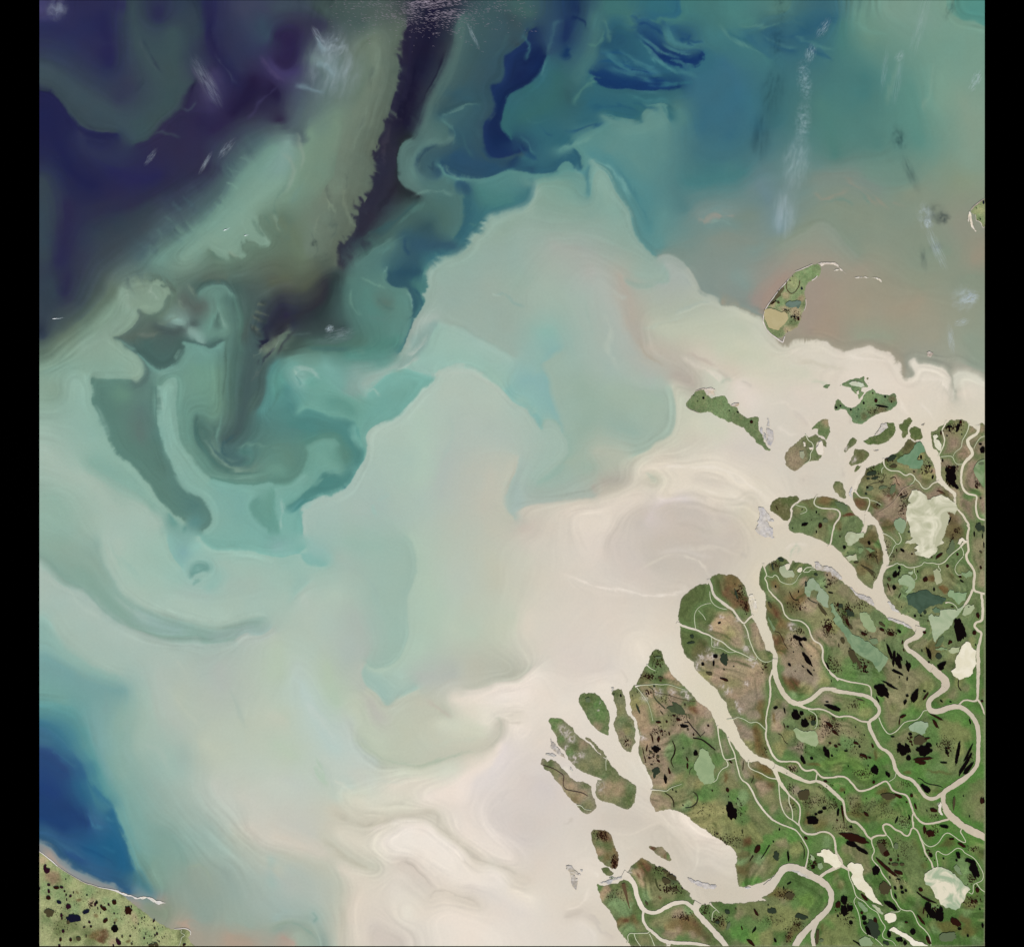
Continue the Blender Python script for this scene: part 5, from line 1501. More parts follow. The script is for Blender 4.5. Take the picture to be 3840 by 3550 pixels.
RIVERS = """
B! 1745,690,50 1755,740,32 1735,795,32 1650,835,34 1620,870,36 1640,930,34 1685,990,34 1685,1040,34 1610,1095,34 1575,1150,30 1555,1230,26 1550,1330,24 1570,1420,26 1620,1480,24 1690,1495,22 1735,1500,22 1728,1560,20 1722,1640,20 1735,1720,20 1760,1775,18 1850,1785,18
B! 1385,635,22 1360,700,16 1330,740,14 1350,800,14 1365,870,14 1345,940,14 1305,1020,12 1285,1050,14
B 1645,670,12 1635,740,10 1600,810,8 1560,880,7 1560,950,6 1480,1000,5 1460,1050,5
B 1320,1055,8 1400,1045,6 1455,1050,7 1475,1110,6 1510,1150,6 1580,1135,7
B 1824,815,8 1780,830,8 1730,890,6 1700,960,5
B! 1480,1540,34 1482,1600,18 1490,1640,16 1540,1690,20 1590,1750,24 1642,1848,26
D! 1622,50,26 1650,90,26 1620,170,28 1630,270,26 1645,350,26 1600,410,28 1640,490,28 1710,580,26 1705,680,26 1690,800,30 1740,830,24 1840,855,24
D 1690,800,30 1650,890,28 1610,960,26 1540,1040,14 1500,1080,8
D! 1785,845,24 1800,950,26 1805,1100,26 1790,1160,26 1720,1180,26 1700,1220,26 1740,1270,26 1795,1300,28 1770,1400,34 1745,1500,36 1750,1650,40 1750,1780,40
G! 1750,30,40 1745,200,30 1745,380,24 1700,400,20 1600,375,18 1550,410,18 1510,455,22
G! 1745,375,20 1790,440,20 1810,510,22 1840,560,24
B! 652,1070,20 665,1170,14 740,1220,13 830,1215,13 880,1255,13 920,1275,13 960,1245,13 1005,1270,12 1020,1310,10 1070,1350,10 1100,1410,10 1150,1430,10 1190,1405,12 1220,1365,13 1300,1335,18
B 1018,1305,8 1005,1350,7 960,1380,7
B 660,1175,6 635,1190,7 635,1240,5
B! 322,1440,24 360,1495,14 400,1530,12 480,1525,12 500,1570,11 490,1630,12 445,1705,18
B 500,1555,6 560,1565,6 630,1610,5
A! 1590,1490,16 1550,1550,14 1545,1600,14 1590,1640,14 1700,1655,14 1790,1655,14 1850,1690,16 1846,1760,18 1800,1810,18 1784,1848,18
D! 90,57,18 60,170,14 50,270,16 10,310,20
A 1330,1605,7 1390,1630,6 1440,1630,6 1475,1675,6 1440,1700,6 1390,1715,5
D 445,-60,14 448,0,16 435,80,16 400,150,18
C! 960,500,30 985,580,12 1005,640,12 970,670,12 1010,720,14 1010,790,14 1060,850,16 1120,910,16 1180,970,16 1195,1060,16 1240,1130,16 1300,1155,14 1380,1155,14 1450,1200,16 1490,1250,16 1510,1330,16 1550,1400,18 1620,1420,18 1655,1500,20 1640,1600,20 1680,1680,18 1740,1760,18
G! 40,58,20 60,100,18 150,140,16 280,175,16 420,195,14 490,210,14 515,260,14 515,345,14
C! 1735,1755,18 1790,1800,19 1825,1850,20
C 1000,640,8 1070,665,8 1090,625,8 1130,650,8 1150,710,8 1270,750,7 1340,710,6 1360,660,5 1400,610,6
C 1420,595,12 1460,540,10 1545,548,10
C 1560,575,8 1510,565,8 1490,600,8 1430,600,10
C! 325,680,34 365,760,28 385,870,26 460,925,30 540,990,34 610,1030,26 650,1090,24 690,1150,20 735,1200,16 780,1150,18 845,1095,26
C! 735,1200,14 775,1260,12 800,1380,11 850,1510,11 890,1580,10 950,1630,9 1010,1640,8 1085,1610,6
C! -40,1185,34 80,1240,26 180,1260,24 260,1300,20 330,1320,18 400,1370,14 490,1400,13 560,1470,13 640,1515,12 720,1540,11 790,1580,9 880,1620,8 888,1580,8
C 355,1330,8 370,1400,7 360,1465,6 480,1475,6 560,1530,6 640,1520,6
C 345,820,8 345,880,8 365,950,8 440,1010,7 540,1030,7
C 180,1250,8 165,1150,7 170,1060,7 230,990,6 320,960,6 360,960,6
C 210,1040,5 270,1100,6 295,1150,7
F! 1090,1155,76 1180,1185,60 1280,1240,50 1400,1300,44 1490,1335,36 1570,1310,32 1660,1345,40 1750,1420,44 1840,1505,40
G! 125,1490,38 150,1510,34 200,1560,26 205,1660,22 225,1740,22 280,1785,24 340,1790,26 390,1835,26 430,1886,24 470,1956,22 520,1991,22
J! 515,600,22 545,570,20 600,555,18 680,560,18 690,545,16 650,480,18 650,440,20 690,420,20 740,440,18 790,490,18 850,510,18 890,550,18 935,570,18 965,530,18 975,480,18 1000,465,18 1050,500,18 1080,580,20 1120,680,20 1140,770,20 1210,860,14 1228,935,24
J 1285,925,9 1280,860,9 1255,770,9 1280,730,9 1330,770,9 1390,785,9 1440,750,9 1500,700,9 1560,710,9 1590,760,9 1700,810,9 1760,900,9 1815,1000,9 1800,1080,8 1730,1105,8 1690,1125,8 1695,1200,8 1680,1240,8 1640,1210,9
J 1730,1110,9 1780,1180,9 1835,1215,9
G! 1000,1690,18 985,1740,16 1000,1848,16
J! 1001,395,16 1000,470,16
J! 1080,570,10 1130,660,10 1200,695,10 1290,650,10 1340,560,10 1390,520,10 1450,550,10 1550,630,10 1620,645,9 1570,560,10 1540,510,14 1560,480,14
J! 520,600,14 520,660,12 560,740,12 520,790,12 530,850,12 610,920,12 650,1020,12 740,1110,12 745,1260,12 800,1320,11 840,1400,11 920,1430,10 980,1420,10 1020,1480,11 1060,1590,11 1120,1630,11 1200,1730,10 1205,1845,10
J 690,550,9 740,600,9 770,700,6
F! 1100,-94,56 1090,0,56 1105,120,56 1150,230,52 1210,330,50 1290,410,56 1380,430,56 1480,390,50 1570,330,46 1640,255,44 1720,250,44 1800,265,44
G! 60,262,44 100,275,44 300,305,42 480,335,40 560,400,44 615,490,42 590,560,38 480,630,36 500,720,36 560,830,36 610,930,36 730,990,36 770,1080,38 800,1200,38 870,1270,38 980,1290,36 1050,1370,38 1120,1480,40 1190,1525,42 1270,1510,44 1350,1450,50
F! 1370,435,40 1480,490,20 1620,480,20 1700,510,18 1780,560,18 1830,575,16
G! 100,570,16 130,580,16 240,560,18 330,590,18 400,630,20 490,635,20
F 1480,495,10 1580,545,9 1585,680,9 1555,710,8
F! 1075,30,36 1030,140,20 1045,260,20 1040,360,22 1015,480,16 990,600,16 1000,700,20 985,800,18 1020,900,24 1060,1000,26 1110,1070,22 1180,1095,18 1300,1085,18 1370,1100,20 1410,1180,22 1470,1200,22 1550,1180,20 1585,1220,18 1640,1280,22 1740,1275,18 1820,1268,18
G! 95,1268,20 150,1260,20 230,1270,20 300,1350,20 350,1420,22 410,1435,22 520,1400,22 600,1350,22 690,1310,20 720,1350,18 750,1420,20 840,1460,18 930,1475,20 970,1580,22 1005,1690,22 1060,1770,22 1130,1815,24 1250,1800,22 1410,1755,24
F! 1585,1220,14 1565,1320,16
F! 540,605,14 630,600,10 660,575,9 740,600,9 810,650,9 870,630,9 920,650,9 980,720,9 1000,720,9
F! 435,680,18 445,800,13 470,920,13 500,1040,13 535,1080,12 640,1045,12
F 535,1080,12 555,1110,12 555,1150,11 490,1170,9 440,1240,8 430,1300,8 385,1330,8
F! 555,815,20 580,900,14 630,990,13 640,1060,13 670,1180,14 700,1300,16 780,1340,18 840,1440,20 880,1540,20 960,1650,20 1060,1760,20 1150,1806,18
I! 990,420,18 1130,470,16 1190,500,14 1230,550,12 1300,660,12 1335,740,12 1310,870,14 1290,950,20
F! 795,1075,16 785,1150,12 850,1195,11 930,1220,11 1020,1280,11 1115,1290,16
F! 1090,1165,50 1130,1290,40 1170,1360,44 1230,1430,26 1260,1480,18 1330,1530,18 1385,1600,16 1390,1700,16 1370,1800,16 1385,1838,16
I! 1230,440,14 1240,475,16 1260,510,18 1320,545,22 1400,545,22 1470,515,20 1560,520,20 1620,570,22 1640,650,22 1645,760,24 1690,840,50 1700,900,60 1600,950,36 1500,1000,30 1440,1065,40
F! 1258,1480,12 1255,1560,12 1300,1650,12 1300,1775,14
F! 1140,1330,16 1145,1450,13 1165,1600,13 1220,1720,14 1300,1765,14 1380,1830,16
J 160,890,40 240,950,26 290,960,20
J 250,960,12 260,1040,10 300,1120,10 335,1260,10 380,1290,9 440,1320,8 500,1400,8 590,1440,9 620,1530,9 690,1620,9 640,1680,8 650,1750,7 760,1770,6 800,1830,6
J 335,1270,8 305,1320,8 350,1400,8 385,1520,8 390,1620,8 460,1700,8 560,1740,8 650,1830,8
J 850,1410,8 840,1440,8 740,1440,8
D! 695,545,30 770,520,10 815,490,9 840,515,9 875,505,9 930,550,10 1010,545,10 1100,520,10 1120,480,9 1170,500,9 1230,490,9 1290,515,10 1370,480,14 1410,420,10 1480,360,10 1550,310,14 1580,255,30 1635,240,22
D 1555,310,9 1580,360,8 1580,410,10
D 1575,420,8 1520,480,8 1485,530,7 1480,590,7 1520,640,7 1560,625,7
D 645,150,12 720,180,7 780,230,7 810,290,8 860,250,9 860,200,8 830,140,9
D 800,280,7 770,310,7 760,360,7 715,425,9
D 1010,550,8 1010,600,7 1040,640,6 1040,680,6 1000,690,6
D 1290,520,8 1290,550,8 1320,570,8 1300,600,7
D 1370,955,20 1400,945,14 1460,960,9 1500,1000,8 1510,1030,7
D! 1090,1230,110 1060,1330,80 990,1370,50 925,1400,46 905,1440,46 940,1500,50 1020,1540,60 1120,1640,64 1220,1730,72
G! 1190,-10,70 1300,90,80 1370,150,90 1380,230,90 1290,310,60 1200,360,54 1165,430,56 1190,500,60 1270,520,60 1380,480,56 1480,450,56 1580,470,50 1680,560,50 1740,660,50 1755,800,50 1748,950,44 1750,1100,46 1700,1200,46 1560,1310,56 1420,1400,60 1340,1450,60 1345,1560,50 1380,1650,70 1450,1740,80 1500,1775,80
J! 1365,250,76 1400,300,80 1480,380,80 1570,450,80 1680,510,80 1790,560,80 1860,595,80
G 600,580,12 640,680,10 690,760,10 740,780,10 820,730,10 880,650,10 940,620,10 1040,615,9 1090,560,8 1120,500,8 1160,500,9
G 800,1220,7 790,1280,6 720,1320,7
I! 840,1180,110 940,1090,90 1000,1000,80 1050,930,80 1130,920,80 1240,950,80 1350,1020,80 1460,1070,80 1560,1150,70 1595,1230,66 1590,1350,60 1540,1430,62 1440,1520,70 1330,1630,70 1240,1720,66 1165,1855,70
I! 1440,1520,60 1380,1660,44 1375,1740,42 1397,1855,44
H! 690,1005,100 790,1060,60 840,1150,50 855,1250,50 890,1340,54 930,1410,54 1000,1450,46 1080,1450,44 1170,1400,44 1270,1345,44 1360,1325,42 1430,1330,42 1480,1370,44 1545,1435,50
H! 1565,1330,100 1530,1420,70 1590,1500,62 1680,1590,66 1760,1680,60 1848,1780,60 1900,1850,56
H! 940,1400,40 920,1480,26 930,1540,28 970,1620,30 1060,1690,36 1140,1770,40 1300,1800,40 1500,1800,36 1640,1820,30 1700,1845,28
H! 1200,1795,30 1235,1815,40 1200,1850,30
H! 1000,1650,12 1000,1685,10 900,1685,9 830,1690,9 780,1680,9 745,1720,9 760,1770,10 740,1800,14
H 825,1690,9 845,1760,9 900,1835,10
H 1000,1690,8 1030,1750,8 1060,1830,9
I 190,1335,30 210,1365,12 265,1410,8 300,1450,6
I 265,1415,7 220,1440,7 215,1540,9
E! 1145,535,24 1180,525,12 1250,515,9 1300,515,8 1380,505,8 1450,515,8 1530,505,6 1640,545,5 1720,570,5
E 1165,545,10 1200,590,7 1260,660,5 1310,750,5 1350,930,4
E 1280,280,14 1320,325,8 1380,350,6
E 1325,1725,16 1420,1728,9 1510,1745,8 1550,1700,6 1680,1660,5
E 812,1360,9 805,1420,7 810,1500,5
H 160,210,12 215,210,8 250,260,6 330,265,5
A 1450,795,12 1480,870,8 1530,890,9 1545,960,10 1500,1020,9 1510,1060,8 1490,1110,8 1440,1135,8
L 1840,1110,8 1820,1150,6 1890,1180,9 1830,1210,10 1830,1260,9 1800,1317,8
"""
BEACHES = """
L 58,138,9 110,172,9 180,228,10 232,272,14 285,320,10|e6e0dc
L 285,320,5 340,360,4 420,412,4 520,470,5 600,516,6 655,541,10 720,552,6 800,583,6|c9beb4
L 800,583,7 920,604,8 1000,622,16 1060,648,18 1110,672,12|e4dfdb
L 1745,1106,7 1800,1100,8 1870,1095,9 1920,1108,12 1955,1140,12 1945,1180,8|d9d3cc
K 128,815,12 133,745,10 155,672,10 200,605,8 260,522,8 330,435,9 380,385,8 425,325,6|dbd2ca
K 128,815,12 155,895,10 218,965,9 270,1000,12 320,1040,14 358,1066,16 364,1030,10 378,990,9|dcd3cc
K 500,242,6 550,225,10 640,185,9 700,158,7|d0c6bc
K 755,290,9 735,318,10 690,347,12|d5ccc2
K 622,560,8 626,630,8 605,690,6|c9bfb4
A 180,300,6 240,275,8 290,265,7|c4b2a4
A 70,470,6 110,510,6 160,528,7 215,552,9|b9aea2
M 1800,285,10 1720,330,14 1640,392,18 1560,450,12 1490,535,14|c3b0a6
M 1590,640,8 1596,720,8 1600,790,12 1665,797,12 1725,850,14 1738,920,12 1765,955,16 1800,935,14|d8cec2
"""
DARKS = """
E 1300,535,5 1365,575,6 1345,605,6 1380,690,12 1440,740,12 1490,790,14|46503a
E 1730,850,6 1745,930,7 1800,1000,8 1870,1075,16|2a2320
E 1575,1165,12 1610,1230,16 1600,1320,14 1550,1390,12 1590,1470,6|241713
E 1350,600,4 1550,640,4 1700,690,4 1840,710,4|6e6448
E 80,1440,6 200,1480,7 270,1520,8 330,1570,8 310,1650,9 330,1720,8 420,1740,8 540,1760,8 600,1800,5|54423a
E 1770,1550,3 1780,1490,4 1810,1465,4|3b3428
F 95,630,10 130,680,8 240,810,12|2a2320
F 150,820,12 240,830,12 300,870,18 410,960,12|231815
F 50,640,7 95,640,8|2a2320
F 245,795,5 290,750,5|2a2320
F 820,1340,5 850,1290,7 845,1250,6|2e2018
F 60,1625,8 130,1620,8 190,1580,8 210,1500,8 150,1440,4|3c3a2a
F 1130,770,5 1180,790,6 1210,870,6 1250,890,5|33261c
B 735,1310,6 780,1288,7 800,1300,7 815,1370,7 845,1382,6|3d1f18
B 670,1275,5 665,1310,6 620,1350,5 540,1360,4 480,1390,4|4a4430
B 600,1700,4 760,1600,5 830,1500,6 880,1420,7 1000,1380,8|b09a84
C 1265,830,10 1285,880,10 1320,925,9 1375,920,6|1f1613
C 1475,900,14 1520,940,6 1580,960,8|3c4436
C 1100,1285,6 1150,1300,7 1180,1360,8 1210,1440,7 1250,1490,3|3a2c20
G 1525,150,8 1515,230,12 1555,275,8|1a110e
G 1050,1285,7 1090,1290,8 1150,1350,8 1300,1370,8 1340,1395,5|1f1c16
H 1180,65,6 1250,110,12 1285,170,14 1285,235,8|2c2419
H 1420,240,8 1490,235,10 1550,190,12 1570,110,10 1520,60,4|3c3a2a
H 1075,1060,14 1085,1130,24 1120,1190,8|45482c
H 700,1110,40 725,1220,36 750,1320,20 775,1400,8|5e4b36
I 780,830,6 830,760,10 880,670,14|211712
I 650,860,6 690,790,14|2a1a14
I 1240,640,8 1275,690,8 1285,760,12 1275,830,6|1c1913
J 1040,1210,14 1130,1285,26 1220,1320,20 1270,1340,8|1a0f0d
J 300,1770,10 360,1800,18 400,1835,20|10100c
K 400,355,6 393,430,8 420,480,8 460,505,5 510,470,5 545,410,6 552,350,9|4a301f
B 1270,1450,8 1320,1455,9 1370,1490,5|3b2418
B 515,170,4 524,220,6 530,270,5|7c7a66
"""
